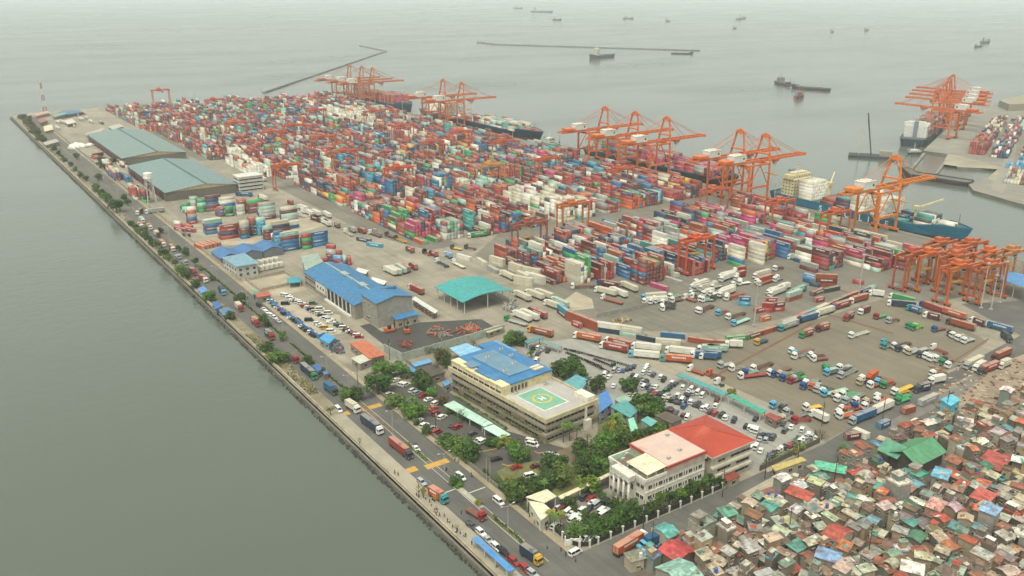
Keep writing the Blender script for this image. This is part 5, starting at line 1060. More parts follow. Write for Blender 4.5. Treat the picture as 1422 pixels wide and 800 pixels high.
# ------------------------------------------------------------------ lorries: zoom origin and scale, then rear x,y > front x,y, type, box colour, cab colour
def lorries(ox, oy, s, txt, where, group, marks='lot', full=True, zc=0.8):
    for row in txt.split(';'):
        q = row.split()
        if len(q) < 7: continue
        xa, ya, xb, yb = map(float, q[:4]); A, B = at(ox + xa / s, oy + ya / s, zc), at(ox + xb / s, oy + yb / s, zc)
        rz = math.atan2(B[0] - A[0], -(B[1] - A[1])); dd = math.hypot(B[0] - A[0], B[1] - A[1])
        if dd < 12 and q[4] == 'f': q[4] = 'g'
        if dd < 10.5 and q[4] == 'c': q[4] = 's'
        truck((A[0] + B[0]) / 2, (A[1] + B[1]) / 2, rz, q[4], q[5], q[6], where, group, marks, 'bonnet' if len(q) > 7 else 'cabover')
def scrap(pxs, lab, cols, n, name='scrap_heap', sz=3.0):
    P_ = [at(*p) for p in pxs]; ox, oy = sum(p[0] for p in P_) / len(P_), sum(p[1] for p in P_) / len(P_); b = MB(); r2 = random.Random(n)
    for k in range(n):
        w = [r2.random() for _ in P_]; sw = sum(w); x, y = sum(a * p[0] for a, p in zip(w, P_)) / sw - ox, sum(a * p[1] for a, p in zip(w, P_)) / sw - oy
        b.col = lin(cols[r2.randrange(len(cols))]); L, a, z = r2.uniform(.8, sz), r2.uniform(0, 3.14), r2.uniform(.3, 1.2)
        if r2.random() < .5: b.box(x - L / 2, x + L / 2, y - .35, y + .35, .03, z, rot=a)
        else: b.bar((x - L * math.cos(a), y - L * math.sin(a), r2.uniform(.2, 1)), (x + L * math.cos(a), y + L * math.sin(a), r2.uniform(.3, 2.0)), .35)
    o = ob(name, b.mesh(name, [mat('scrap_metal')]), None, (ox, oy, 0), kind='stuff'); o['label'] = lab
G1 = 'lorries driving on the boulevard'
lorries(380, 480, 4.444, '180 140 255 205 c navy e; 310 250 400 310 v blue d; 450 365 530 415 v cream w; 550 460 665 545 c navy w; 725 600 845 695 c red d', 'on the boulevard', G1, 'bv')
lorries(500, 620, 4.444, '440 290 525 345 s orange t; 645 375 785 465 f brown r; 990 640 1125 735 s navy y', 'on the boulevard', G1, 'bv')
lorries(720, 620, 4.444, '605 665 775 560 c orange w; 880 575 755 625 v blue l b', 'on the corner street', 'lorries on the corner street', 'bv')
lorries(180, 340, 4.444, '415 195 500 245 s red w; 545 265 600 325 v navy l; 645 360 710 430 s cream r; 740 450 820 525 s rust r; 835 540 895 595 s navy r; 985 690 1035 725 g brown r', 'on the boulevard', G1, 'bv')
lorries(100, 220, 3.95, '395 285 345 315 s maroon w; 500 290 410 300 c grey w; 365 330 405 360 s mint w; 350 360 400 390 s orange w; 400 365 450 400 s rust w; 440 400 495 445 s cream m; 470 455 525 495 s orange w; 525 475 575 525 s rust w; 560 520 605 560 g grey s; 595 555 640 590 g grey s; 640 610 690 650 s maroon r', 'in the boulevard queue', 'lorries queued on the boulevard', 'bv')
lorries(0, 80, 3.95, '640 470 600 440 s teal w; 560 535 500 545 c maroon w', 'by the transit sheds', G1, 'bv')
G2 = 'lorries parked in the port yards'
lorries(680, 370, 4.444, '385 430 240 395 c rust y; 690 465 510 430 c orange w; 840 525 690 495 c red w; 865 500 720 465 c rust w; 1050 520 880 500 c white w; 1035 565 870 550 c white l; 1260 545 1090 525 c white w; 1240 590 1060 575 c orange t; 1415 570 1280 560 c blue w; 1420 525 1310 515 c mint w', 'in the near queue', G2, 'lot')
lorries(680, 370, 4.444, '250 215 150 170 c cream w; 330 205 225 165 c cream w; 385 200 280 160 c cream w; 450 270 340 230 c cream w; 480 255 385 210 c mint w; 250 340 145 295 c white w; 300 335 190 285 c white w; 345 320 245 275 c red d; 230 365 95 325 f grey e; 775 180 655 150 c cream w; 840 190 745 150 c white w; 820 230 690 195 f rust w; 630 70 530 100 c white b; 650 125 500 130 f brown w; 905 155 810 115 c cream w; 795 130 670 105 c maroon b; 1085 190 940 200 c cream l; 1085 215 950 225 c white w; 740 50 620 65 c red y', 'near the front blocks', G2, 'lot')
lorries(960, 370, 4.444, '465 455 395 480 g navy y; 655 355 540 395 c grey t; 765 315 660 345 c blue k; 870 275 770 305 c cream w; 970 235 875 265 c red b; 1085 195 975 225 c rust w; 1195 185 1085 170 c white w; 320 495 200 490 c white w; 165 560 10 555 c blue w; 195 520 60 520 c mint w; 755 410 660 440 s rust e; 855 375 760 400 s rust m; 1005 300 935 340 s maroon r; 1100 270 1030 295 s maroon w; 1210 300 1120 322 f green r; 1290 325 1195 348 f brown s; 1400 352 1320 380 g lime e; 1425 368 1355 390 f lime e; 1085 405 985 435 f white w; 740 515 635 548 f brown l; 830 552 715 560 g brown w; 830 568 750 578 g brown w; 605 630 480 668 f brown w; 630 655 525 680 g grey c; 680 660 560 698 f green b; 690 690 595 718 g maroon r; 895 615 820 635 g grey e; 995 610 890 642 f grey w; 1020 635 915 685 f grey s; 780 700 690 748 f grey b; 800 715 725 765 f grey o; 840 735 755 780 f dark s; 880 750 790 792 f dark w; 1110 690 1020 710 t grey w; 1150 665 1070 720 v orange o; 1205 690 1130 735 f brown l; 1262 712 1165 750 f rust e; 60 660 0 640 g rust w; 325 620 240 640 g grey w; 490 600 380 640 f brown w; 460 665 300 685 f red w; 190 690 110 665 g brown o; 200 735 150 715 t grey w; 570 150 480 185 c white w; 720 135 590 185 c teal s; 640 120 500 150 s white w', 'in the gravel lot', G2, 'lot')
lorries(960, 370, 4.444, '95 110 5 130 f white w; 150 120 50 145 c cream w; 270 150 160 190 c white w; 180 160 100 180 f white w; 265 60 180 90 c white w; 350 45 250 75 s red w; 320 180 210 205 f rust w; 130 200 60 215 f mint w; 120 245 40 280 f brown w; 500 85 410 115 f rust w; 565 70 500 95 g grey w; 230 275 150 300 f rust l; 340 285 210 325 f brown w; 350 325 260 360 f mint l; 355 100 290 110 g white w; 90 85 10 110 f cream w', 'on dark asphalt', G2, 'lot')
lorries(1102, 380, 4.444, '745 185 590 145 c green w; 735 205 590 190 c navy w; 785 245 695 215 s blue t; 905 285 800 260 s maroon w; 915 240 790 195 c red b; 1055 280 910 235 c orange w; 1100 345 960 305 c rust d; 1185 325 1085 290 c maroon w; 1330 360 1190 320 c blue w; 1275 370 1350 435 v dark d; 1050 380 970 390 g grey w; 1080 395 1005 408 g grey w; 1110 405 1040 425 f grey w; 710 432 560 432 f brown t; 720 448 590 458 f grey w; 715 455 630 475 f navy d; 770 462 675 488 f grey w; 960 500 835 452 f rust w; 850 490 760 512 f grey d; 880 495 795 525 f grey w; 915 512 825 538 f grey w; 970 548 925 556 g brown e; 1010 560 950 575 g grey w; 940 335 850 355 f brown b; 740 690 605 745 f yellow w; 712 752 635 778 g green e', 'in the far queue', G2, 'lot')
lorries(1102, 480, 4.444, '150 210 50 252 f grey w; 390 290 280 318 f green w; 430 300 310 355 f grey s; 440 372 300 402 f orange w; 525 365 420 390 f brown w; 430 412 285 442 f orange w; 600 330 495 355 f orange w; 550 310 500 335 t grey w; 720 275 600 305 f yellow w; 710 325 630 355 g green e; 150 378 80 392 g yellow w; 90 455 5 470 g red r; 190 465 120 430 v white w; 840 260 740 285 c navy d; 915 215 845 230 v white w; 1145 100 1070 135 c cream s; 1190 115 1095 165 s white w; 1250 130 1150 170 c red d; 1320 50 1240 85 c rust m; 1335 110 1260 140 s cream w; 480 430 365 475 c blue s; 595 375 485 425 c white w; 930 170 850 185 g maroon w; 60 200 5 215 f green s', 'by the street', G2, 'lot')
lorries(400, 220, 3.95, '110 310 60 275 g white w; 180 350 115 320 c maroon w; 185 320 120 290 c white w; 240 330 185 300 c white w; 235 375 185 345 c white w; 300 392 235 355 s maroon w; 365 430 300 395 f cream w; 380 412 330 385 s grey e; 430 415 380 392 s red g; 510 430 445 408 f brown w; 705 525 635 490 s red d; 800 540 725 505 g rust k; 830 545 770 515 s red n; 885 600 805 560 f navy w; 910 555 850 520 s sky w; 965 600 905 570 f cream w; 950 500 895 490 g yellow d; 1040 500 960 488 f brown d; 1090 420 985 432 c green w; 600 645 520 605 c white w; 625 642 545 602 c cream w; 650 635 590 592 c mint w; 680 632 595 582 c red w; 720 620 655 580 s rust k; 740 745 665 708 c red w; 1245 670 1160 630 c cream w; 520 420 460 398 g grey s; 600 440 540 420 f brown d; 650 460 590 440 f yellow d', 'in the left yard', G2, 'yd')
lorries(100, 220, 3.95, '1065 230 1030 215 c white d; 1010 115 960 95 c green w; 1080 130 1000 105 c white w; 1230 260 1160 235 s red w; 1300 290 1230 265 c white w; 1330 320 1270 290 c white w; 1370 350 1300 325 c maroon w; 1300 330 1220 300 g white w; 1420 370 1360 340 c white w; 990 205 900 200 c blue d', 'in the far yard', G2, 'yd')
lorries(20, 110, 6.667, '380 390 430 420 c white w; 410 385 460 415 c cream w; 440 395 490 425 c white w; 470 405 520 440 c white w; 410 350 460 345 c blue b; 480 345 530 340 c maroon w; 540 340 590 335 c blue w; 600 370 640 385 c white w; 640 360 700 375 s cream w; 690 390 730 410 c white w; 530 430 570 450 s maroon w; 380 450 420 470 c white w; 740 590 790 610 c white w; 800 610 850 635 c white w; 850 635 910 660 c white w; 610 330 650 325 s red w; 780 400 830 420 c grey d', 'in the far yard', G2, 'fr')
lorries(830, 380, 7.9, '740 255 535 320 t white w; 745 275 545 345 t white w; 860 360 660 385 f dark w; 865 375 670 400 f dark w; 860 345 690 330 f dark w; 735 260 560 330 f dark w; 940 280 790 310 f brown w; 900 240 780 270 f mint w; 1190 110 1040 160 c white w; 1230 140 1060 180 c cream s; 1140 190 1030 160 g grey w; 1260 210 1150 240 c white w; 1060 300 960 270 f rust w; 1240 290 1120 290 f mint w; 1260 360 1110 430 f brown w; 1340 250 1250 290 f dark d; 1100 240 990 225 t white w; 1110 265 1020 255 t white w; 1290 130 1200 150 t white w; 1340 140 1250 160 g grey w', 'on dark asphalt', G2, 'lot')
lorries(1000, 330, 8.89, '350 400 120 430 s red w; 170 460 10 500 c white w; 300 500 130 530 t white w; 330 540 200 560 t white w; 240 580 120 600 t white w; 160 640 0 700 c white w; 280 690 80 740 f rust w; 620 510 450 560 c rust w; 780 490 660 520 t white w; 580 450 440 490 c cream w; 770 650 610 690 c white w; 770 370 660 400 f maroon w; 1000 270 820 250 c mint w; 1200 330 1030 300 c maroon d', 'on dark asphalt', G2, 'lot')
scrap([(845, 446), (880, 440), (884, 446), (850, 452)], 'low tan rubble along the panel fence behind the barrier', ['#9a8b68', '#b09a68', '#857a60', '#6d604a'], 60, sz=2.2)
# close packed rows of tractors with empty trailers in the gravel lot
def lorry_row(A, B, n, vx, vy, where):
    for k in range(n):
        t = (k + .5) / n + rnd.uniform(-.12, .12) / n; px, py = A[0] + (B[0] - A[0]) * t, A[1] + (B[1] - A[1]) * t
        x, y = at(px, py, .8); x2, y2 = at(px + vx, py + vy, .8); rz = math.atan2(x2 - x, -(y2 - y)) + rnd.uniform(-.03, .03)
        if any(abs(x - q.location.x) + abs(y - q.location.y) < 3.1 for q in LORRIES): continue
        LORRIES.append(truck(x, y, rz, rnd.choice('ggft'), rnd.choice(['grey', 'grey', 'brown', 'dark', 'rust', 'mint', 'navy']), rnd.choice('wwwlbtosecgbd'), where, G2, 'lot'))
LORRIES = [o for o in bpy.data.objects if o.name.startswith('lorry')]
for A, B, n in [((1078, 519), (1118, 530), 9), ((1118, 531), (1165, 547), 11), ((1160, 547), (1212, 562), 11), ((1228, 476), (1262, 486), 8), ((1272, 487), (1312, 501), 9), ((1318, 463), (1352, 477), 6), ((1095, 487), (1140, 500), 3), ((1150, 512), (1180, 522), 4), ((1190, 524), (1232, 536), 6), ((1078, 560), (1105, 582), 4), ((1168, 575), (1215, 556), 6), ((1000, 505), (1050, 520), 3)]:
    lorry_row(A, B, n, -13, 3.5, 'in the gravel lot')
# oily work yard: forklifts, orange machine parts
def forklift(x, y, rz, c, lab):
    o = thing('reach_stacker', lab, 'forklift', (x, y, .03), rz)
    b = MB(); b.box(-1.4, 1.4, -2.6, 2.6, .7, 1.8); b.box(-1.2, 1.2, 1.2, 2.8, 1.8, 2.6); ob('body', b.mesh('body', [steel]), o, color=c)
    b = MB(); [b.bar((s * .8, -2.8, .3), (s * .8, -2.8, 6.2), .3) for s in (-1, 1)]; b.box(-1.2, 1.2, -3.1, -2.7, 1.0, 1.5); b.box(-1, 1, -2.95, -2.7, 5.8, 6.2); ob('lift_mast', b.mesh('lift_mast', [chassis_m]), o)
    b = MB(); b.box(-.8, .8, -.8, .9, 1.81, 3.4); ob('cabin', b.mesh('cabin', [glass]), o)
    for s in (-1.3, 1.3):
        for yy in (-1.8, 1.8): ob('wheel', WHEEL_L, o, (s, yy, 0))
forklift(*at(565, 462), R(160), '#b5572a', 'tall mast forklift outside the blue porch')
forklift(*at(541, 461), R(80), '#c0602a', 'orange forklift lying beside the grey end block')
forklift(*at(490, 415 + 4), R(90), '#a3402a', 'red forklift at the warehouse loading dock')
RS = ['#b5532a', '#9c4428', '#7a3a26', '#c2602c', '#4a443c', '#8d8a80']
scrap([(632, 455), (668, 448), (672, 462), (640, 470)], 'orange and rusty machine parts laid out behind the grey wall', RS, 110, sz=3.6)
scrap([(592, 455), (620, 450), (632, 470), (598, 476)], 'grey and orange gantry beams lying in the oily work yard', RS + ['#77766e', '#77766e', '#5a5a54'], 70, sz=5)
scrap([(550, 474), (575, 472), (576, 484), (554, 486)], 'red machine frames piled inside the corner of the grey wall', ['#8c3a2a', '#a3452c', '#6e3024', '#4a443c'], 50)
scrap([(460, 470), (480, 474), (484, 500), (465, 495), (452, 482)], 'dark scrap metal and car wrecks beside the boulevard', ['#3c3833', '#55504a', '#7a3a30', '#2f4a52', '#6d6a60', '#8a8578', '#49657a'], 200, sz=2.6)
scrap([(690, 420), (715, 412), (725, 432), (700, 445)], 'spindly grey frames standing beside the teal arched canopy', ['#8d8a80', '#a5a298', '#77736a'], 90, sz=2.2)
# ------------------------------------------------------------------ cars
def cars(ox, oy, s, txt, where, group, marks, head=None, kinds='sedan suv sedan suv van'.split()):
    """x y colour[kind] triplets; head: heading angle, or 'n' to use the list's own direction"""
    for k, row in enumerate(txt.split(';')):
        q = row.split()
        if len(q) < 3: continue
        x, y = at(ox + float(q[0]) / s, oy + float(q[1]) / s, .7); h = R(float(q[3])) if len(q) > 3 else R(head) + rnd.gauss(0, .05)
        kd = {'v': 'van', 'p': 'pickup', 's': 'suv'}.get(q[2][1:], None) or rnd.choice(kinds)
        car(x, y, h, kd, q[2][0], where, group, marks)
GP = 'cars parked in the compounds'
# car park behind the red roof (heads across the rows)
cars(870, 500, 8, '230 75 wv;215 105 w;195 135 w;265 140 s;300 160 d;385 185 w;415 215 k;75 170 k;110 195 w;150 210 d;185 235 s;215 245 k;180 265 s;195 300 wv;240 295 d;290 290 s;325 295 w;265 330 d;310 360 r;340 355 c;370 370 k;395 385 k;425 400 w;450 385 s;470 430 c;500 440 k;530 440 d;560 460 k;590 465 k;440 340 g;475 310 k;510 250 w;545 265 d;500 285 d;570 390 w;630 300 ws;665 375 k;690 380 k;695 340 w;725 320 w;745 365 s;795 355 w;845 390 w;640 510 b;620 440 w;650 445 s;675 450 k;715 460 w;740 470 s;765 490 m;800 495 k;825 510 n;850 530 w;890 530 w;905 550 s;930 570 m;985 590 r;1050 610 d;1100 635 w;1195 665 n;995 505 w;1005 440 m;100 385 w;40 380 c;500 560 m;550 580 d;630 615 m;680 635 w;480 540 k', 'in the car park', GP, 'cp', 118)
cars(1000, 560, 6.667, '20 110 k;55 130 w;130 155 n;330 140 k;245 210 k;275 220 w;310 240 w;340 250 w;365 300 k;400 295 k;450 300 n;490 315 d;370 325 s;425 335 s;290 410 w;335 400 w;375 435 w;585 185 d;600 250 d;660 215 w;760 240 w;820 285 w;800 300 s;770 325 w;720 325 k;690 355 g;740 340 w;645 385 r;670 375 m;600 400 k;570 415 w;545 430 c;500 460 k;480 475 d;455 485 d;850 300 s;890 320 w', 'in the car park', GP, 'cp', 118)
cars(680, 370, 4.444, '710 665 w;735 680 w;770 640 s;800 640 s;825 640 b;850 630 k;870 625 n;890 615 k;765 735 w;700 700 w;300 500 w;330 510 s;360 520 k;270 510 k;300 535 d;290 580 w;240 610 d', 'in the car park', GP, 'cp', 125)
# courthouse forecourt
cars(720, 660, 6.156, '340 280 w;370 295 m;430 310 wv;455 320 w;485 350 w;515 360 w;535 385 w;465 375 w;550 295 w;560 185 d;620 195 r;640 230 w;670 250 s;620 275 k;745 225 k;715 305 w;730 335 w;770 305 s;800 290 k;830 325 s;850 345 w;320 430 w;475 530 e;575 530 w;630 545 s;680 530 s;840 275 d', 'before the columned building', GP, 'wc', 105)
# hospital forecourt
cars(380, 480, 4.444, '715 300 w;755 210 w;795 235 w;815 240 w;860 275 w;885 290 s;920 305 r;955 330 w;1000 355 ws;985 385 o;1000 415 r;1040 440 w;895 460 w;930 490 w;975 510 s;1005 535 r;1110 490 d;1135 500 r;1225 545 d;1265 580 w;1290 590 w', 'in the hospital parking', GP, 'ho', 105)
cars(600, 590, 6.156, '550 290 k;790 300 d;720 360 r;840 435 wv;890 350 m;1005 250 w;1040 265 w;850 145 wv 30;860 170 wv 30', 'in the hospital parking', GP, 'ho', 80)
# blue-wall car park
cars(340, 390, 7.275, '395 140 w;425 145 w;450 160 w;470 180 w;490 190 wp;520 200 k;545 215 w;570 225 w;595 245 m;615 260 r;640 270 w;670 290 k;690 305 s;720 315 c;745 330 w;770 345 k;690 225 g;760 285 wv;845 325 wv;800 370 w;825 380 wv;850 385 w;870 415 wp;905 405 s;935 440 g;965 455 g;1000 475 w;1030 495 m;1060 510 w;1085 520 k;1110 535 r;1140 555 w;1155 565 r;650 395 k;410 230 k;735 430 w;760 445 w;785 460 c;810 475 y;870 510 wv;265 210 w;290 220 d;310 255 t;335 265 w;370 290 r;400 320 b;420 335 n;470 370 w;495 380 k;520 400 k;545 415 n;580 455 w;600 475 k;625 490 d;645 500 k;670 520 w;690 535 k;715 550 k;735 560 k', 'inside the blue wall', GP, 'bw', 60)
cars(340, 390, 7.275, '145 250 k;190 285 w;225 315 w;270 350 w;300 370 w;340 405 s', 'outside the blue wall', 'cars on the boulevard', 'bv', 5)
cars(500, 620, 4.444, '380 220 s;620 190 wv;855 340 w;690 490 dp;745 530 ws;790 575 s;840 620 ws;885 650 k;948 708 rs;1020 755 rs;1065 785 s', 'on the boulevard', 'cars on the boulevard', 'bv', 2)
cars(380, 480, 4.444, '400 395 wv;880 635 w', 'on the boulevard', 'cars on the boulevard', 'bv', 0)
cars(720, 660, 6.156, '485 660 wv 95', 'at the corner crossing', 'cars on the boulevard', 'bv', 95)
cars(720, 620, 4.444, '780 675 m', 'beside the first shanties', 'cars on the boulevard', 'bv', 150)
# tricycles and motorcycles
def motorcycle_mesh():
    b = MB(); b.cyl((-.06, -.65, .3), (.06, -.65, .3), .3, n=10, mi=1); b.cyl((-.06, .65, .3), (.06, .65, .3), .3, n=10, mi=1)
    b.box(-.14, .14, -.35, .45, .35, .7); b.box(-.13, .13, -.05, .75, .7, .86, 1); b.bar((0, -.65, .35), (0, -.4, 1.0), .09); b.bar((-.35, -.42, 1.0), (.35, -.42, 1.0), .05, mi=1); b.box(-.12, .12, -.4, -.02, .7, .95); return b.mesh('motorcycle', [steel, tyre])
MOTO = motorcycle_mesh()
def motos(pairs, n):
    for (xa, ya), (xb, yb) in pairs:
        A, B = at(680 + xa / 4.444, 370 + ya / 4.444), at(680 + xb / 4.444, 370 + yb / 4.444); m = int(math.hypot(A[0] - B[0], A[1] - B[1]) / 1.0)
        a = math.atan2(B[1] - A[1], B[0] - A[0])
        for k in range(m):
            t = (k + .5) / m; c = rnd.choice(['black', 'red', 'navy', 'grey', 'black'])
            tag(ob('motorcycle', MOTO, None, (A[0] + (B[0] - A[0]) * t, A[1] + (B[1] - A[1]) * t, .02), a + rnd.gauss(0, .12), CC[c]), f'{c} motorcycle in the parked rows', 'motorcycle', 'motorcycles parked in rows behind the hospital', 'mo')
motos([((455, 512), (560, 540)), ((470, 535), (690, 625)), ((500, 520), (880, 625)), ((600, 590), (740, 660)), ((640, 575), (830, 650))], 0)
MOTOR2 = [(577, 617, 'grey'), (620, 653, 'black'), (634, 640, 'white'), (663, 632, 'black')]
for px, py, c in MOTOR2: tag(ob('motorcycle', MOTO, None, (*at(px, py), .02), rnd.uniform(0, 3), CC[c]), f'{c} motorcycle on the boulevard', 'motorcycle', 'motorcycles by the boulevard', 'bv')
t = thing('tricycle', 'yellow roofed motor tricycle parked against the orange lorry', 'tricycle', (*at(604, 695), .03), R(10))
b = MB(); b.box(-.2, 1.0, -.8, .9, .3, 1.0); b.box(-.3, 1.1, -.9, 1.0, 1.55, 1.7); [b.bar((x, y, 1.0), (x, y, 1.6), .06) for x in (-.1, .9) for y in (-.7, .8)]; ob('sidecar', b.mesh('sidecar', [steel]), t, color='#c79a2c'); ob('motorcycle_body', MOTO, t, (-.7, 0, 0), 0, CC['black'])
# people on the promenade
for k, (zx, zy) in enumerate([(362, 320), (405, 330), (430, 350), (470, 395), (490, 435), (540, 470), (552, 478), (572, 505), (600, 530), (618, 545), (640, 560), (652, 562), (235, 185), (215, 170), (845, 750), (625, 420), (690, 190), (605, 105), (690, 610), (350, 310), (360, 250), (440, 370), (520, 440), (590, 540), (688, 185), (1155, 635), (1240, 650), (1330, 715), (1268, 680), (1045, 440), (1150, 520), (1075, 480)]):
    x, y = at(500 + zx / 4.444, 620 + zy / 4.444); c = rnd.choice(['white', 'red', 'navy', 'black', 'teal', 'grey', 'yellow']); z = .14 if 123.7 < x < 129.5 else .02
    cn = {'teal': 'teal', 'grey': 'grey'}.get(c, c)
    tag(ob('person', PEOPLE[k % 3], None, (x, y, z), rnd.uniform(0, 6.28), CC[c]), f'person in a {cn} shirt and dark trousers', 'person', 'people out on the promenade and crossing', 'pe')
# street lamps
LAMP = (M1(lambda b: b.cyl((0, 0, 0), (0, 0, 9), .12, .07, 6), 'pole', [mat('galvanised_steel')]), M1(lambda b: (b.bar((0, 0, 8.9), (2.2, 0, 9.5), .09), b.bar((0, 0, 8.9), (-2.2, 0, 9.5), .09)), 'arm', [mat('galvanised_steel')]), M1(lambda b: (b.box(1.9, 2.7, -.15, .15, 9.45, 9.6), b.box(-2.7, -1.9, -.15, .15, 9.45, 9.6)), 'lamp_head', [mat('lamp_glass')]))
for y in list(range(205, 330, 41)) + list(range(352, 1150, 55)):
    o = thing('street_lamp', 'twin armed grey street lamp on the median', 'street lamp', (139.25, y, .2), 0, 'street lamps along the boulevard', 'bv')
    for n, m in zip(('pole', 'arm', 'lamp_head'), LAMP): ob(n, m, o)
UP = M1(lambda b: (b.cyl((0, 0, 0), (0, 0, 11), .17, .11, 6), b.box(-1.1, 1.1, -.06, .06, 9.8, 9.95), b.box(-.9, .9, -.06, .06, 8.8, 8.95)), 'pole', [mat('dark_pole', '#3f3a34', rough=.9)]); TR = M1(lambda b: b.cyl((.35, 0, 7.2), (.35, 0, 8.3), .28, n=8), 'transformer_can', [mat('galvanised_steel')])
for px, py in [(893, 735), (905, 765), (1003, 690), (1062, 665), (1107, 648), (1141, 592), (1158, 672), (1225, 585), (1313, 575), (1250, 690), (1095, 745), (1205, 775), (1350, 640), (497, 535), (605, 600), (541, 500)]:
    o = thing('utility_pole', 'dark utility pole with two cross arms', 'utility pole', (*at(px, py), 0), R(rnd.uniform(-20, 110)), 'utility poles', 'up'); ob('pole', UP, o); ob('transformer_can', TR, o)
FP = M1(lambda b: b.cyl((0, 0, 0), (0, 0, 10), .08, .05, 6), 'pole', [mat('post_paint')])
for k, (px, py) in enumerate([(675.5, 670), (680.5, 671)]):
    o = thing('flagpole', ['bare white flagpole, left one of the pair', 'bare white flagpole, right one of the pair'][k], 'flagpole', (*at(px, py), 0)); ob('pole', FP, o)
# ------------------------------------------------------------------ trees: zoom pixel of the crown's middle, radius in metres, height, green
def trees(ox, oy, s, txt, desc, group, marks):
    for row in txt.split(';'):
        q = row.split()
        if len(q) < 5: continue
        r, h = float(q[2]) * .93, float(q[3]) * .95; x, y = at(ox + float(q[0]) / s, oy + float(q[1]) / s, h - r * .8)
        if group == GC:
            if 179 < x < 236 and y < 190: r = min(r, 2.5); y = 184.9
            elif x > 157: y = max(y, 183.3 + r * .8)
            x = max(x, 152.2 + r * .6)
        if q[4][0] == 'P': palm(x, y, h, q[4][1], 'feathery palm ' + desc, group, marks, r)
        else: tree(x, y, r, h, q[4][0], ('sparse tree ' if len(q[4]) > 1 else 'broad tree ' if r > 4.2 else 'young tree ' if r < 2.2 else 'round tree ') + desc, group, marks, len(q[4]) > 1)
GC = 'trees inside the white post fence'
GT = 'trees along the boulevard and promenade'
trees(100, 220, 3.95, '240 262 7 11 d;130 155 3.5 6 d;180 210 4.5 7 m;160 190 3.5 6 d;143 95 3 6 d;285 212 3.2 7 d;305 238 3 6 d;325 355 3 5 d;350 380 3 5 d;370 395 3.4 6 m;395 418 3.2 6 d;420 440 3.2 6 d;440 460 3.5 6 d;465 470 3.2 6 m;500 522 4.4 8 d;605 608 4.6 7 m;625 640 3.5 6 d;585 492 2.6 5 d;622 510 3.2 6 d;675 560 2.6 6.5 d;705 600 2 3.5 y;675 690 4 6 d;770 655 2 3.5 m;755 752 4.6 7 m;925 770 4 7 d;488 392 2.6 5 d;400 390 3 5 m;565 570 2.4 5 d;530 540 2.6 5 m', 'beside the boulevard', GT, 'bv')
trees(180, 340, 4.444, '835 465 4.2 7 d;945 562 2.8 5 m;840 632 4.4 6 d;895 690 4.8 7 m;930 690 4.6 7 m;620 438 3.4 5 d;770 590 1.8 3 ys;720 560 1.5 2.6 os;1090 712 2.8 4 d', 'beside the boulevard', GT, 'bv')
trees(380, 480, 4.444, '480 290 5 7.5 d;455 300 4 6.5 m;515 300 3.6 6 d;210 90 2.8 4.5 d;295 150 2 4 m;225 255 2.2 4.5 ys;350 390 2.4 5 os;120 190 1.4 3 os;530 575 .9 4 os', 'beside the boulevard', GT, 'bv')
trees(500, 620, 4.444, '585 205 3 4.2 d;605 235 2 2.6 b;735 345 1.6 2.4 y;390 275 1.5 4 y;360 250 .9 5 os;595 490 1 3.5 ys;470 385 .9 4.5 os', 'beside the boulevard', GT, 'bv')
GH = 'trees in the hospital grounds'
trees(380, 480, 4.444, '680 142 5.6 9 m;785 150 4.8 8 m;640 238 7.4 11 d;750 340 4.8 7 m;850 385 6.4 9 m;900 212 5.6 9 d;940 230 3.6 7 d;972 278 3 5 b;1045 330 2.6 5 o;1160 425 3.6 6 ms;1180 630 6.4 8 m;1130 615 5 7 m;1060 585 4 6 d;1220 660 4.6 7 d;940 520 3 4 d;880 470 2 3 d;1085 400 2 3 m;1000 130 3.4 7 os;1030 60 4 8 o;1060 100 3 6 d;960 20 3 5 os', 'in the hospital parking', GH, 'ho')
trees(600, 590, 6.156, '720 220 5.2 8 m;780 240 3.6 6 m;560 150 3.4 4.5 m;620 140 3.2 4.5 y;500 145 2.6 4 d;495 265 1.5 4 ys;650 470 1.6 2.4 y;730 530 4.6 7 m;690 590 4.4 6 d;800 540 4.6 7 d;850 510 4.2 6 d;960 500 5 7 d;1030 340 5.6 9 d;1080 430 6 9 m;1000 450 4.4 7 d;1090 330 4 7 d;450 390 1.4 2 d;620 520 2 3 m;560 470 1.6 2.6 m', 'below the hospital', GH, 'ho')
trees(580, 450, 4.444, '950 260 6.6 10 d;870 270 4.4 8 d;1000 285 5 8 m;910 300 4 6 d;1105 365 5 9 d;1310 370 5.4 8 d;600 75 5 8 m;560 90 4 7 m;640 100 3.6 6 d;160 185 4 7 o;125 180 3 6 os;345 115 2.6 5 os;1210 250 1.5 3 d;700 180 2 4 m;1290 120 2 3 m', 'around the hospital', GH, 'ho')
trees(800, 490, 4.444, '420 310 6 9 d;380 330 4.6 8 d;505 330 5 8 d;460 350 4.6 7 m;260 465 4.6 8 y;180 560 5.4 8 m;230 540 4.8 8 m;280 500 4.2 8 m;330 530 5 8 d;100 650 6 9 d;160 620 5 8 d;30 600 5 8 d;60 700 5.5 8 d;150 700 5 8 m;440 500 4 6 d;380 560 4 6 d;500 470 3.6 6 m;560 440 4 6 d;600 420 3.2 5 d;200 470 3.4 6 m;240 420 3 6 b;960 240 2.6 4 y', 'in the tree belt', GH, 'wc')
for zx, zy, r, h, g in [(900, 655, 3, 8, 'm'), (985, 670, 3, 8.5, 'd'), (940, 645, 2.8, 8, 'm'), (1050, 715, 2.4, 7, 'o'), (1225, 590, 3, 8, 'b'), (1260, 620, 3, 8, 'm'), (1370, 540, 3, 8, 'm')]:
    trees(580, 450, 4.444, f'{zx} {zy} {r} {h} P{g}', 'in front of the hospital', 'palms in the hospital grounds', 'ho')
GC = 'trees inside the white post fence'
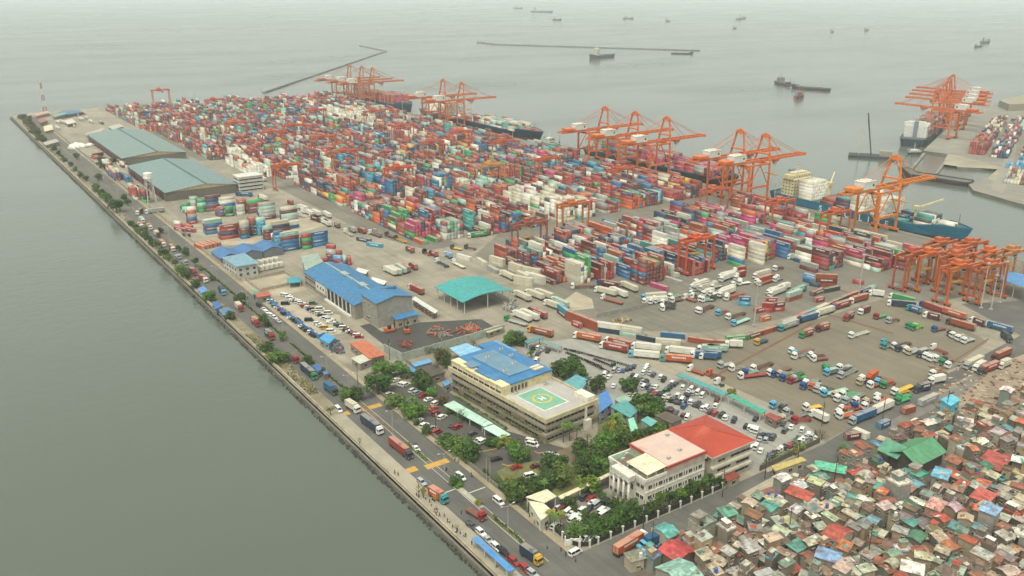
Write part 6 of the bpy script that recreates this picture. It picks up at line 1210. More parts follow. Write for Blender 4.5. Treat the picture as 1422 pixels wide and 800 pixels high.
trees(720, 620, 4.444, '425 228 4.4 7.5 b;310 340 3.2 4.5 d;440 425 3.4 5 d;345 380 2 3 d;370 515 4.4 6.5 m;450 505 4.2 6 d;500 490 4.6 6.5 d;560 470 4.4 6.5 d;610 500 4 6 d;690 395 4.8 7.5 d;740 440 4.4 7 d;650 450 4.4 7 d;590 355 2.6 4 d;720 350 3 5 m;880 340 5.4 8 m;830 380 4.2 6.5 d;940 330 4 6.5 d;985 295 3.8 6 b;1060 260 4.4 6.5 d;1120 225 4.4 6.5 m;1060 215 3 5 o;1190 215 3.8 6 d;1020 270 3.4 5.5 d;790 400 3.8 6 d;500 275 1.6 4 d;520 305 1.6 3 m;570 235 1.4 2 d;560 345 1.6 3 d;1235 190 2.4 4 d', 'inside the white fence', GC, 'wc')
for zx, zy, g in [(195, 430, 'y'), (280, 470, 'o'), (225, 460, 'm'), (260, 440, 'y'), (160, 250, 'm')]: trees(720, 620, 4.444, f'{zx} {zy} 2.7 6 P{g}', 'inside the white fence', 'palms inside the white post fence', 'wc')
trees(880, 620, 4.444, '1300 20 2.8 6 Pm;1275 45 2.6 4.5 Pd;1320 50 2.4 4 Po;1000 30 1.6 3 y', 'by the settlement', 'trees in the settlement', 'up')
trees(1000, 560, 6.667, '945 285 2.4 4.5 os;735 400 2.2 3.5 y', 'at the car park corner', GC, 'wc')
GF = 'trees at the far end of the boulevard'
trees(0, 80, 3.95, '295 495 4 6 d;320 520 3 5 d;418 538 4 8 d;335 540 3 5 m;355 560 3.4 5 d;388 585 3 5 d;410 610 3 5 m;440 640 3.4 5 d;470 660 3 5 d;538 650 3.6 7 d;525 710 4.4 8 m;560 745 4.4 7 d;590 770 4.6 8 d;560 560 5 7 d;590 575 5.4 7 m;620 560 4.6 6 d;570 600 5 7 d;545 580 4.4 6 d;600 600 4.4 6 d;650 570 4 5 o;680 770 3 7 d;135 325 6 8 d;150 345 6 8 o;165 365 6 8 o;178 385 6 8 o;190 400 6 8 o;203 415 5.4 8 d;215 430 5 7 o;228 440 5 7 d;240 452 4 6 d;120 325 6 8 d;158 330 5 7 o;145 360 5 7 o;200 390 5 7 o;172 405 4 6 o;210 445 4 6 o', 'by the far boulevard', GF, 'fr')
# clipped hedges
def gp(*a): return [at(*p) for p in a]
hedge([(139.2, 186), (139.2, 214)], 1.1, .9, 'long dark clipped hedge on the near end of the median', 'd')
hedge([(139.2, 259), (139.2, 276)], 1.3, .8, 'green hedge strip on the median beside the red container lorry', 'm')
hedge([(139.2, 335), (139.2, 398)], 1.0, .8, 'thin dark hedge on the median by the blue walled car park', 'd')
hedge([(139.2, 410), (139.2, 470)], 1.0, .8, 'thin dark hedge on the median near the pump house', 'd')
hedge([(139.2, 482), (139.2, 545)], 1.0, .8, 'thin dark hedge on the median by the zigzag roofs', 'd')
hedge([(151.4, 262), (151.4, 318)], 1.4, 1.3, 'ragged hedge between the hospital parking and the boulevard', 'd')
hedge([(151.4, 209), (151.4, 238)], 1.6, 1.4, 'dark hedge from the flagpoles down to the cream gate roof', 'd')
hedge([(152, 187), (152, 199)], 1.6, 1.6, 'dark hedge behind the boulevard side of the white post fence', 'd')
hedge([(155, 183.9), (212, 183.9)], 1.4, 2.2, 'long dark hedge behind the street side of the white post fence', 'd')
hedge([(170, 262), (178, 262.5), (176, 300)], .8, .7, 'low hedge at the foot of the hospital wall', 'm')
hedge(gp((642, 628), (690, 612)), 1.2, .6, 'low hedge in the yellow kerbed island of the hospital parking', 'm')
hedge([(181 - 7, 199), (181 - 4, 202)], 2, .6, 'little clipped hedge before the portico columns', 'm')
hedge([(240, 185.2), (272, 186)], 1.2, 1.2, 'roadside hedge below the car park corner', 'm')
# low scrub on the verge
b = MB(); r2 = random.Random(4)
for k in range(5200):
    y = 322 + 900 * r2.random() ** 1.3; x = 124.3 + 5 * r2.random(); s = r2.uniform(.15, .5)
    if math.sin(y * .11) + math.sin(y * .037 + 1) < .1: continue
    p = Vector((x, y, .16 + .5 * r2.random())); d = Vector((r2.gauss(0, 1), r2.gauss(0, 1), 1)).normalized(); u = d.orthogonal().normalized() * s; v_ = d.cross(u); b.face([p - u, p - v_, p + u, p + v_])
ob('scrub', b.mesh('scrub', [leafm]), color='#6a6b38', kind='stuff')['label'] = 'dry green scrub on the promenade verge'
isl = M1(lambda b: [b.bar((*p, .1), (*q, .1), .3, .22) for c in (gp((636, 628), (642, 631), (672, 627), (706, 620)), gp((697, 645), (705, 647), (722, 645)), gp((742, 627), (748, 630), (760, 627))) for p, q in zip(c, c[1:])], 'kerb', [mat('yellow_kerb', '#b8923e', rough=.9)])
struct('kerb', isl)
# ------------------------------------------------------------------ the settlement
rs = random.Random(21)
ROOFC = [('teal', '#4f8478', 11), ('pale green', '#6d8274', 12), ('rusty', '#85523a', 28), ('red', '#95422f', 10), ('pale grey', '#a39d8c', 44), ('cream', '#aea184', 24), ('white', '#ccc7b6', 18), ('brown', '#6d5646', 24), ('grey', '#817b70', 30), ('pale blue', '#6a8098', 4), ('pinkish', '#96705c', 6), ('dark green', '#3f6a58', 4), ('orange', '#b0603c', 5), ('bluish', '#64909a', 3)]
WALLC = ['#857a68', '#96896f', '#766c5c', '#a89c84', '#8a7d6c', '#6d6454', '#a08868', '#948a76', '#85837a', '#a8926f', '#7a8478', '#84705a']
def wpick():
    t = rs.uniform(0, sum(q[2] for q in ROOFC))
    for n, c, w in ROOFC:
        t -= w
        if t <= 0: return n, c
    return ROOFC[0][:2]
def roof_geo(b, w, d, h, kind, over, mi=0, r2=rs):
    W_, D_ = w / 2 + over, d / 2 + over; th = .1
    def slab(A, B):
        """two strips of sheets lying over one another down the slope"""
        b.hexa(A, [(p[0], p[1], p[2] + th) for p in A], mi)
    if kind == 'shed':
        s = .16 * w; A = [(-W_, -D_, h), (W_, -D_, h + s), (W_, D_, h + s), (-W_, D_, h)]; slab(A, None); n = max(2, int(2 * D_ / 1.1))
        for k in range(n + 1): y = -D_ + 2 * D_ * k / n; b.bar((-W_, y, h + th), (W_, y, h + s + th), .07, .09, mi)
    elif kind == 'gable':
        s = .34 * w / 2; slab([(-W_, -D_, h), (-.01, -D_, h + s), (-.01, D_, h + s), (-W_, D_, h)], None); slab([(.01, -D_, h + s), (W_, -D_, h), (W_, D_, h), (.01, D_, h + s)], None)
        n = max(2, int(2 * D_ / 1.2))
        for k in range(n + 1):
            y = -D_ + 2 * D_ * k / n
            for e in (-W_, W_): b.bar((e, y, h + th), (0, y, h + s + th), .07, .09, mi)
        b.bar((0, -D_, h + s + th), (0, D_, h + s + th), .35, .12, mi)
    elif kind == 'arch':
        n = 7
        for k in range(n):
            t0, t1 = -1 + 2 * k / n, -1 + 2 * (k + 1) / n; z0, z1 = h + 1.3 * (1 - t0 * t0), h + 1.3 * (1 - t1 * t1); slab([(W_ * t0, -D_, z0), (W_ * t1, -D_, z1), (W_ * t1, D_, z1), (W_ * t0, D_, z0)], None)
    else:
        b.box(-w / 2, w / 2, -d / 2, d / 2, h + .005, h + .2, mi)
        for q in ((-w / 2, -w / 2 + .2, -d / 2, d / 2), (w / 2 - .2, w / 2, -d / 2, d / 2), (-w / 2 + .201, w / 2 - .201, -d / 2, -d / 2 + .2), (-w / 2 + .201, w / 2 - .201, d / 2 - .2, d / 2)): b.box(*q, h + .2, h + .75, mi)
def house_spec(x, y, base_h=None):
    w, d = rs.uniform(2.4, 4.4), rs.uniform(2.8, 5.5); st = 1 if rs.random() < .42 else 2 if rs.random() < .8 else 3
    h = (base_h or 2.5 * st + rs.uniform(.1, 1.0)); kind = rs.choices(['shed', 'gable', 'flat', 'arch'], [46, 32, 18, 3])[0]
    return dict(x=x, y=y, w=w, d=d, h=h, st=st, kind=kind, rz=rs.gauss(0, .22) + (math.pi / 2 if rs.random() < .4 else 0), roof=wpick(), wall=rs.choice(WALLC), seed=rs.random())
SPEC = []
y = 166.5; row = 0
while y > 10:
    x = 160.5 + (4 if row % 2 else 0) + rs.uniform(-1, 1)
    while x < 520:
        xx, yy = x + rs.uniform(-.9, .9), y + rs.uniform(-1.3, 1.3); cx = 3.85 + rs.uniform(-.5, .9); x += cx + (1.6 if rs.random() < .12 else 0)
        yy += max(0, (xx - 280) * .028) if row < 3 else 0
        if not inview(xx, yy, 3, 190): continue
        if 271 < xx < 303 and 143 < yy < 166: continue
        px_ = (xx, yy)
        if xx > 335 and yy > 160 - (xx - 335) * .05 and rs.random() < .72: continue      # burnt clearing
        if xx > 318 and yy > 164: continue
        sp = house_spec(xx, yy); sp['row'] = row
        if xx < 175 and yy > 163: sp['h'] = min(sp['h'], 4)
        SPEC.append(sp)
    y -= 4.15 + rs.uniform(-.4, .6); row += 1
# distinctive ones read off the photograph: pixel of the roof middle, height, w, d, roof kind, colour, rz
for px, py, h, w, d, k, rc, rz, wl_, lab in [(941, 765, 4.5, 9, 8, 'gable', ('red', '#a23f3c'), .05, '#6f5a4c', 'red gabled house with dark open front near the corner street'), (925, 737, 5, 6.5, 4.5, 'gable', ('teal', '#4fa898'), 1.6, '#b5ac99', 'teal roofed white house at the corner street, second lamp pole'),
        (945, 797, 6, 12, 9, 'gable', ('pale green', '#7fae94'), 1.5, '#8f8a7a', 'large pale green gable at the bottom edge near the corner'), (975, 724, 6, 7, 6, 'flat', ('grey green', '#8c9a8c'), .0, '#a79f8d', 'grey two storey flat roofed house facing the street'),
        (1110, 686, 6, 4.5, 8, 'shed', ('orange', '#ad5136'), .2, '#8f8272', 'orange red roofed house standing tall by the street bend'), (1153, 650, 4, 4, 10, 'shed', ('teal', '#54a592'), .55, '#7f776a', 'long narrow teal roof slanting by the street edge'),
        (1070, 703, 6, 5.5, 5, 'gable', ('teal', '#4b9f96'), 0, '#958b7c', 'teal roofed two storey house behind the street junction'), (1151, 771, 7, 5.5, 6.5, 'arch', ('pale blue', '#6f88b8'), .4, '#9a968a', 'pale blue arched roof on a grey three storey house'),
        (1163, 740, 5, 9, 6, 'gable', ('red', '#a3473a'), .1, '#b0a690', 'wide red roofed white walled house in mid settlement'), (1248, 668, 9, 6, 6, 'flat', ('pale grey', '#b9bcb6'), -.2, '#8a857a', 'tall grey concrete house with flat pale roof'),
        (1375, 708, 9, 5, 5, 'shed', ('pale blue', '#8096c8'), .1, '#9a9488', 'tall house topped by a small pale blue roof'), (1267, 788, 7, 5.5, 6, 'arch', ('white', '#c9cdc4'), .5, '#8f8778', 'grey house with white arched roof at the bottom edge'),
        (1365, 690, 5, 7, 6, 'shed', ('red', '#a85a48'), .1, '#8f8070', 'large faded red roof beside the tall pale blue topped house'), (1380, 612 + 30, 4, 10, 8, 'shed', ('red', '#a3473a'), .1, '#8f8070', 'wide red roof at the right edge of the settlement'), (1300, 712 - 10, 6, 6, 5, 'shed', ('pinkish', '#c0967a'), .2, '#b08f72', 'pinkish roofed house with matching pink walls'),
        (1272, 657, 5, 6, 6, 'flat', ('bright green', '#3f9a78'), .0, '#8a8578', 'house with a bright green flat roof terrace'), (1307, 659, 5, 6, 5, 'shed', ('bluish', '#5f9aa8'), .3, '#8f887a', 'bluish roofed house right of the large green roof'), (1340, 586, 4, 7, 5, 'arch', ('white', '#d5d2c6'), .5, '#a39a88', 'white rounded roof near the burnt ground')]:
    xx, yy = at(px, py, h)
    SPEC[:] = [s for s in SPEC if math.hypot(s['x'] - xx, s['y'] - yy) > max(w, d) * .52 + 1.6]
    SPEC.append(dict(x=xx, y=yy, w=w, d=d, h=h, st=2 if h > 4.5 else 1, kind=k, rz=rz, roof=rc, wall=wl_, seed=rs.random(), lab=lab, row=0))
SPEC = [s for s in SPEC if inview(s['x'], s['y'], s['h'], 190)]
SPEC.sort(key=lambda s: (0 if 'lab' in s else 1, -(s['w'] * s['d'] + s['w'] * s['h'] * .6) / (s['x'] ** 2 + s['y'] ** 2 + (CAMH - s['h']) ** 2) if inview(s['x'], s['y'], s['h'], -4) else 1))
DOOR = M1(lambda b: b.box(-.45, .45, -.06, .02, 0, 2.0), 'door', [mat('door_paint', src='obj', rough=.8)])
TANK = M1(lambda b: (b.cyl((0, 0, .3), (0, 0, 1.5), .55, n=10), b.cyl((0, 0, 1.5), (0, 0, 1.75), .55, .2, 10), b.box(-.5, .5, -.5, .5, 0, .3)), 'water_tank', [steel])
mass_b = MB()
extras = 0
for i, s in enumerate(SPEC):
    r2 = random.Random(s['seed']); w, d, h = s['w'], s['d'], s['h']; over = r2.uniform(.15, .5)
    if i < 299:
        o = thing('house', None, None, (s['x'], s['y'], 0), s['rz'], 'houses crowded in the settlement')
        b = MB(); b.box(-w / 2 + .12, w / 2 - .12, -d / 2 + .12, d / 2 - .12, 0, h, bottom=False)
        if s['kind'] == 'gable':
            for e in (-1, 1): b.face([(-w / 2 + .12, e * (d / 2 - .12), h), (w / 2 - .12, e * (d / 2 - .12), h), (0, e * (d / 2 - .12), h + .33 * w / 2)][::-e])
        if s['kind'] == 'shed': b.hexa([(-w / 2 + .13, -d / 2 + .13, h), (w / 2 - .13, -d / 2 + .13, h), (w / 2 - .13, d / 2 - .13, h), (-w / 2 + .13, d / 2 - .13, h)], [(-w / 2 + .13, -d / 2 + .13, h + .001), (w / 2 - .13, -d / 2 + .13, h + .16 * w * .95), (w / 2 - .13, d / 2 - .13, h + .16 * w * .95), (-w / 2 + .13, d / 2 - .13, h + .001)])
        if s['kind'] == 'arch': b.box(-w / 2 + .4, w / 2 - .4, -d / 2 + .13, d / 2 - .13, h, h + .6)
        wo = ob('wall', b.mesh('wall', [plaster]), o, color=s['wall'])
        b = MB(); roof_geo(b, w, d, h, s['kind'], over, 0, r2); ro = ob('roof', b.mesh('roof', [shanty_sheet]), o, color=[v * r2.uniform(.85, 1.15) for v in lin(s['roof'][1])[:3]])
        feat = ''
        if r2.random() < .45 and s['kind'] != 'flat':
            b = MB(); q = r2.uniform(-.3, .3) * w; e = (h + .16 * w * (q / w + .5) + .12 if s['kind'] == 'shed' else h + .3 * w / 2 * (1 - abs(q) / (w / 2)) + .14); sl_ = .16 if s['kind'] == 'shed' else (-.34 if q > 0 else .34) if s['kind'] == 'gable' else 0
            y0 = r2.uniform(-d / 3, d / 6); wq, dq = r2.uniform(.8, 1.6), r2.uniform(1.0, 2.4)
            A = [(q - wq / 2, y0, e - sl_ * wq / 2), (q + wq / 2, y0, e + sl_ * wq / 2), (q + wq / 2, y0 + dq, e + sl_ * wq / 2), (q - wq / 2, y0 + dq, e - sl_ * wq / 2)]; b.hexa(A, [(p[0], p[1], p[2] + .07) for p in A])
            pn, pc = wpick(); ob('roof_patch', b.mesh('roof_patch', [shanty_sheet]), o, color=pc); feat = f' with {pn} patch'
        if s['kind'] == 'flat':
            b = MB(); q = r2.uniform(-.15, .15) * w; b.box(q - w * .26, q + w * .26, -d * .1, d * .38, h + .21, h + 2.3); ob('roof_hut', b.mesh('roof_hut', [plaster]), o, color=r2.choice(WALLC)); b = MB(); b.hexa([(q - w * .32, -d * .16, h + 2.31), (q + w * .32, -d * .16, h + 2.6), (q + w * .32, d * .44, h + 2.6), (q - w * .32, d * .44, h + 2.31)], [(q - w * .32, -d * .16, h + 2.4), (q + w * .32, -d * .16, h + 2.7), (q + w * .32, d * .44, h + 2.7), (q - w * .32, d * .44, h + 2.4)])
            pn, pc = wpick(); ob('hut_roof', b.mesh('hut_roof', [shanty_sheet]), o, color=pc); feat = f' with {pn} rooftop hut'
        # windows and doors on all four walls
        for (x0, y0, x1, y1) in ((-w / 2 + .12, -d / 2 + .12, w / 2 - .12, -d / 2 + .12), (-w / 2 + .12, d / 2 - .12, -w / 2 + .12, -d / 2 + .12), (w / 2 - .12, -d / 2 + .12, w / 2 - .12, d / 2 - .12)):
            a = math.atan2(y1 - y0, x1 - x0) ; wa = a + s['rz']; nx, ny = math.sin(wa), -math.cos(wa)
            if nx > .35 and ny > -.2: continue
            for f in range(s['st']):
                for k in range(r2.choice((1, 2, 2))):
                    if r2.random() < .35: continue
                    t = r2.uniform(.2, .8); zz = 1.0 + 2.5 * f
                    if zz + 1 > h: continue
                    ob('window', WIN['h' if r2.random() < .6 else 's'], o, (x0 + (x1 - x0) * t, y0 + (y1 - y0) * t, zz), a)
            if r2.random() < .3: t = r2.uniform(.3, .7); ob('door', DOOR, o, (x0 + (x1 - x0) * t, y0 + (y1 - y0) * t, .05), a, r2.choice(['#5d4a38', '#7d6a50', '#3f5560', '#8f8a7c']))
        kn = {'shed': 'lean-to', 'gable': 'gabled', 'flat': 'flat', 'arch': 'arched'}[s['kind']]
        if 'lab' in s: tag(o, s['lab'], 'house')
        else: tag(o, f"{s['roof'][0]} {kn} {['low', 'two-storey', 'three-storey'][s['st'] - 1]} shanty{feat}", 'house', None, 'sl')
        if i < 260 and s['kind'] in ('flat', 'shed') and r2.random() < .13 and extras < 30:
            extras += 1; lx, ly = -w * .3, -d * .3; c, sn = math.cos(s['rz']), math.sin(s['rz']); nm, hx = r2.choice([('blue', '#2f5f9b'), ('grey', '#8d8d86'), ('black', '#2a2a2a'), ('white', '#c9c9c0')])
            zt = h + (.22 if s['kind'] == 'flat' else .16 * w * .2 + .15)
            tag(ob('water_tank', TANK, None, (s['x'] + lx * c - ly * sn, s['y'] + lx * sn + ly * c, zt), 0, hx), f'{nm} water tank on a {s["roof"][0]} roofed shanty', 'water tank', 'water tanks on shanty roofs', 'sl')
    else:
        c, sn = math.cos(s['rz']), math.sin(s['rz']); b = MB(); b.col = [*[v for v in lin(s['wall'])[:3]], 1]; b.box(-w / 2 + .12, w / 2 - .12, -d / 2 + .12, d / 2 - .12, 0, h + (.16 * w * .5 if s['kind'] == 'shed' else 0), bottom=False)
        b.col = (.03, .03, .03, 1)
        for e in (-1, 1):
            for k in range(2): q = r2.uniform(-w * .3, w * .3); z = 1 + 2.5 * r2.randrange(max(1, s['st'])); b.box(q - .4, q + .4, e * (d / 2 - .12) - .04, e * (d / 2 - .12) + .04, z, z + .9)
        b.col = [*[v * r2.uniform(.85, 1.15) for v in lin(s['roof'][1])[:3]], 1]; roof_geo(b, w, d, h, s['kind'], over, 0, r2)
        n0 = len(mass_b.v); mass_b.v += [(p[0] * c - p[1] * sn + s['x'], p[0] * sn + p[1] * c + s['y'], p[2]) for p in b.v]; mass_b.f += [tuple(n0 + q for q in f) for f in b.f]; mass_b.m += b.m; mass_b.c += b.c
if mass_b.v: ob('shanty_houses', mass_b.mesh('shanty_houses', [mat('shanty_mass', src='attr', rough=.8, amt=.26, scale=.6, fine=3, coord='World', stain=('#7d5e48', .5, .6, .5))]), kind='stuff')['label'] = 'more small shanty houses at the fringes of the settlement'
# clutter in the alleys and on roofs
b = MB(); r2 = random.Random(31); cols = ['#8f8576', '#6d5e4c', '#a39a88', '#4d463d', '#b3a890', '#7a4a38', '#5f7f78', '#3f5f80', '#c2bda8', '#9a5a40', '#3a3630']
for k in range(5200):
    s = SPEC[r2.randrange(len(SPEC))]; a = r2.uniform(0, 6.28); q = r2.uniform(.9, 1.5); x, y = s['x'] + math.cos(a) * s['w'] * .5 * q, s['y'] + math.sin(a) * s['d'] * .5 * q
    if y > 168.5 + max(0, (x - 270) * .03): continue
    b.col = lin(r2.choice(cols)); L, W2 = r2.uniform(.5, 2.4), r2.uniform(.3, 1.1); z = r2.choice((.05, .05, 2.2, 2.6)) if r2.random() < .6 else 0.03
    b.box(x - L / 2, x + L / 2, y - W2 / 2, y + W2 / 2, z, z + r2.uniform(.08, .9), rot=r2.uniform(0, 3.14))
for k in range(900):
    s = SPEC[r2.randrange(len(SPEC))]
    if s['kind'] != 'flat' : continue
    b.col = lin(r2.choice(cols)); x, y = s['x'] + r2.uniform(-.4, .4) * s['w'] * .8, s['y'] + r2.uniform(-.4, .4) * s['d'] * .8; L = r2.uniform(.3, 1.3); b.box(x - L / 2, x + L / 2, y - .3, y + .3, s['h'] + .21, s['h'] + r2.uniform(.4, 1.2), rot=r2.uniform(0, 3))
for k in range(1300):                                       # tyres, bricks and planks weighing the roofs down
    s = SPEC[r2.randrange(len(SPEC))]
    if s['kind'] not in ('shed', 'gable'): continue
    u, v = r2.uniform(-.42, .42) * s['w'], r2.uniform(-.45, .45) * s['d']; z = s['h'] + .12 + (.16 * (u + s['w'] / 2) if s['kind'] == 'shed' else .34 * (s['w'] / 2 - abs(u)))
    c, sn = math.cos(s['rz']), math.sin(s['rz']); b.col = lin(r2.choice(['#6d5f50', '#7a6a58', '#8a6a50', '#a39a86', '#857866', '#8a5a44', '#b2ab98', '#6d7a78'])); L = r2.uniform(.2, 1.1)
    x, y = s['x'] + u * c - v * sn, s['y'] + u * sn + v * c; b.box(x - L / 2, x + L / 2, y - .22, y + .22, z, z + r2.uniform(.08, .3), rot=r2.uniform(0, 3.1))
for k in range(420):
    px, py = r2.uniform(1290, 1430), r2.uniform(500, 605); x, y = at(px, py)
    if y < 160: continue
    b.col = lin(r2.choice(['#92806a', '#7a6654', '#a5957e', '#8b6a56', '#b0a28c', '#6a5e54'])); L = r2.uniform(.4, 2.2); b.box(x - L / 2, x + L / 2, y - .4, y + .4, .03, r2.uniform(.1, .9), rot=r2.uniform(0, 3))
for k in range(260):
    x = r2.uniform(160, 320); y = 170.2 + r2.uniform(-.9, .9); b.col = lin(r2.choice(cols)); L = r2.uniform(.3, 1.6); b.box(x - L / 2, x + L / 2, y - .3, y + .3, .02, r2.uniform(.1, 1.6), rot=r2.uniform(0, 3))
ob('clutter', b.mesh('clutter', [mat('scrap_metal')]), kind='stuff')['label'] = 'planks, drums, tarpaulins and rubbish between the shanties'
# ------------------------------------------------------------------ quay cranes
QC = 'ship to shore cranes along the quay'
for X_, Y_, lab, c in [(564, 678, 'orange quay crane, farthest of the three over the pink laden ship', '#cf641a'), (564, 634, 'orange quay crane, middle of the three over the pink laden ship', '#cf641a'), (564, 591, 'orange quay crane, nearest of the three over the pink laden ship', '#cf641a'),
                       (564, 503, 'orange quay crane, farther of the pair left of the white laden ship', '#d0661a'), (564, 476, 'orange quay crane, nearer of the pair left of the white laden ship', '#d0661a'), (564, 359, 'tall bright orange quay crane over the big blue ship', '#d47414'),
                       (564, 997, 'faded orange quay crane, farther of the pair over the dark hulled ship', '#c4642c'), (564, 951, 'faded orange quay crane, nearer of the pair over the dark hulled ship', '#c4642c'),
                       (556, 1262, 'distant orange quay crane, farthest of the last three at the pier end', '#b86a3c'), (560, 1228, 'distant orange quay crane, middle of the last three at the pier end', '#b86a3c'), (562, 1196, 'distant orange quay crane, nearest of the last three at the pier end', '#bd6632')]:
    sts_crane(X_, Y_, .02, 0, lab, c, QC)
b = MB(); [b.box(x - .08, x + .08, 250, 1310, .015, .07) for x in (552, 576)]; struct('crane_rails', b.mesh('crane_rails', [chassis_m]))
# ------------------------------------------------------------------ ships
def ship(name, label, x, y, rz, L, B, dz, hullc, deckc, house_y, house, letters=None, bow_col=None, boot='#5a2a24', cat='ship', group=None, cranes=(), h_h=17, raised=True):
    """bow at -y; origin amidships on the waterline"""
    o = thing(name, label, cat, (x, y, SEA), rz, group); h = L / 2; b = MB()
    st = [(-h, .02, .0), (-h + L * .05, .38, .15), (-h + L * .12, .74, .5), (-h + L * .22, 1, .93), (h - L * .12, 1, 1), (h - L * .03, .94, .8), (h, .8, .55)]
    ring = []
    for k, (y_, t, wl_) in enumerate(st):
        z = dz + (3.2 if raised and k < 3 else 0); yb = y_ + (L * .035 if k == 0 else 0)
        ring.append([(-B / 2 * wl_ * .9, yb, -1.5), (-B / 2 * (wl_ * .75 + t * .25), yb - (0 if k else L * .012), 2.2), (-B / 2 * t, y_, z), (B / 2 * t, y_, z), (B / 2 * (wl_ * .75 + t * .25), yb - (0 if k else L * .012), 2.2), (B / 2 * wl_ * .9, yb, -1.5)])
    for k in range(len(ring) - 1):
        A, C_ = ring[k], ring[k + 1]
        for i, mi in ((0, 1), (1, 0), (2, 2), (3, 0), (4, 1)): b.face([A[i], A[i + 1], C_[i + 1], C_[i]], mi)
    b.face(ring[-1], 0); b.face(ring[0][::-1], 0)
    ob('hull', b.mesh('hull', [mat(name + '_hull_' + hullc[1:], hullc, rough=.5, amt=.1, scale=.1, fine=.8, stain=('#4a4038', .12, .62, .4)), mat('boot_' + boot[1:], boot, rough=.7), mat('deck_' + deckc[1:], deckc, rough=.8)]), o)
    b = MB(); pts = [r_[2] for r_ in ring] + [r_[3] for r_ in ring[::-1]]
    for p, q in zip(pts, pts[1:] + pts[:1]): b.bar((p[0], p[1], p[2] + .5), (q[0], q[1], q[2] + .5), .18, 1.0)
    ob('bulwark', b.mesh('bulwark', [mat(name + '_bulwark', bow_col or hullc, rough=.6)]), o)
    if house:
        b = MB(); w = B * .42; b.box(-w, w, house_y - 6, house_y + 6, dz, dz + h_h * .75); b.box(-w * 1.12, w * 1.12, house_y - 4.5, house_y + 4, dz + h_h * .75, dz + h_h * .92); b.box(-w * .8, w * .8, house_y - 3, house_y + 3, dz + h_h * .92, dz + h_h); b.box(-2, 2, house_y + 4.5, house_y + 8, dz, dz + h_h * 1.05, 1); b.bar((0, house_y, dz + h_h), (0, house_y, dz + h_h + 7), .4); b.bar((-2.5, house_y, dz + h_h + 4), (2.5, house_y, dz + h_h + 4), .25)
        hs_ = ob('superstructure', b.mesh('superstructure', [mat('ship_' + house[1:], house, rough=.6), mat('funnel_' + name, '#6f7f8a')]), o)
        b = MB()
        for z in [dz + 2 + 2.6 * k for k in range(int(h_h * .75 / 2.6))] + [dz + h_h * .8]:
            yf = house_y - (6.03 if z < dz + h_h * .75 else 4.53)
            for k in range(7): xq = -w * .85 + 1.7 * w * k / 6; b.box(xq - .5, xq + .5, yf - .02, yf + .05, z, z + .9)
            for e in (-1, 1):
                if z < dz + h_h * .75:
                    for k in range(4): yq = house_y - 4.5 + 3 * k; b.box(e * w - .04, e * w + .04, yq - .5, yq + .5, z, z + .9)
        ob('window', b.mesh('window', [glass]), hs_)
    b = MB(); b.bar((0, -h + L * .06, dz + 3), (0, -h + L * .06, dz + 12), .35); b.box(-1.2, 1.2, -h + L * .07, -h + L * .09, dz + 3.2, dz + 4.6); ob('foremast', b.mesh('foremast', [mat('ship_mast', '#6d675a')]), o)
    for yc, hz, ang in cranes:
        b = MB(); b.cyl((0, yc, dz), (0, yc, dz + hz), 1.3, 1.1, 10); b.box(-1.8, 1.8, yc - 1.8, yc + 1.8, dz + hz, dz + hz + 2.6); c, s = math.cos(ang), math.sin(ang); b.bar((1.5 * c, yc + 1.5 * s, dz + hz + 1.5), (20 * c, yc + 20 * s, dz + hz + 7), .9, 1.0)
        ob('deck_crane', b.mesh('deck_crane', [mat('cream_crane', '#c6b98c')]), o)
    if letters:
        for side in (-1, 1):
            for ch, yy in letters:
                cu = bpy.data.curves.new('lettering', 'FONT'); cu.body = ch; cu.size = 6.4; cu.extrude = .04; cu.align_x = 'CENTER'; cu.offset = .09; cu.materials.append(lettermat)
                tmp = bpy.data.objects.new('tmp', cu); COL.objects.link(tmp); me_ = bpy.data.meshes.new_from_object(tmp.evaluated_get(bpy.context.evaluated_depsgraph_get())); bpy.data.objects.remove(tmp); t = ob('letter_' + ch.lower(), me_, o)
                t.location = (side * (B / 2 + .1), yy if side < 0 else -yy - 8, 1.9); t.rotation_euler = (math.pi / 2, 0, -math.pi / 2 if side < 0 else math.pi / 2)
    return o
SHIPBOX = []
rq = random.Random(9)
def cargo(x, y, rz, z0, spec):
    """spec rows: y0, y1, tiers, columns, colour list"""
    c, s = math.cos(rz), math.sin(rz)
    for y0, y1, tiers, cols, pal in spec:
        yy = y0 + 6.2
        while yy + 6.1 <= y1 + .2:
            for i in range(cols):
                lx = (i - (cols - 1) / 2) * 2.55; n = max(1, tiers - (1 if rq.random() < .2 else 0))
                for k in range(n): SHIPBOX.append(dict(x=x + lx * c - yy * s, y=y + lx * s + yy * c, z=SEA + z0 + k * CH, L=CL, rz=rz, col=rq.choice(pal), tier=k, top=k == n - 1, n=n, lab=''))
            yy += 12.6
GS = 'container ships berthed at the quay'
W_ = ['white', 'white', 'cream', 'white']; MIXP = ['maroon', 'red', 'rust', 'navy', 'teal', 'grey', 'brown', 'pink']
SX, SY = 599, 391
ship('container_ship', 'big blue hulled container ship with white hull lettering SITC LINE', SX, SY, 0, 168, 26, 7.2, '#146a84', '#3f5a50', 66, '#c8bb94', [('S', 31), ('I', 23), ('T', 15), ('C', 7), ('L', -5), ('I', -12), ('N', -19), ('E', -27)], None, '#5a2a24', group=GS, cranes=[(34, 13, .5), (-41, 9, -.5), (-8, 12, 1.2)], h_h=19)
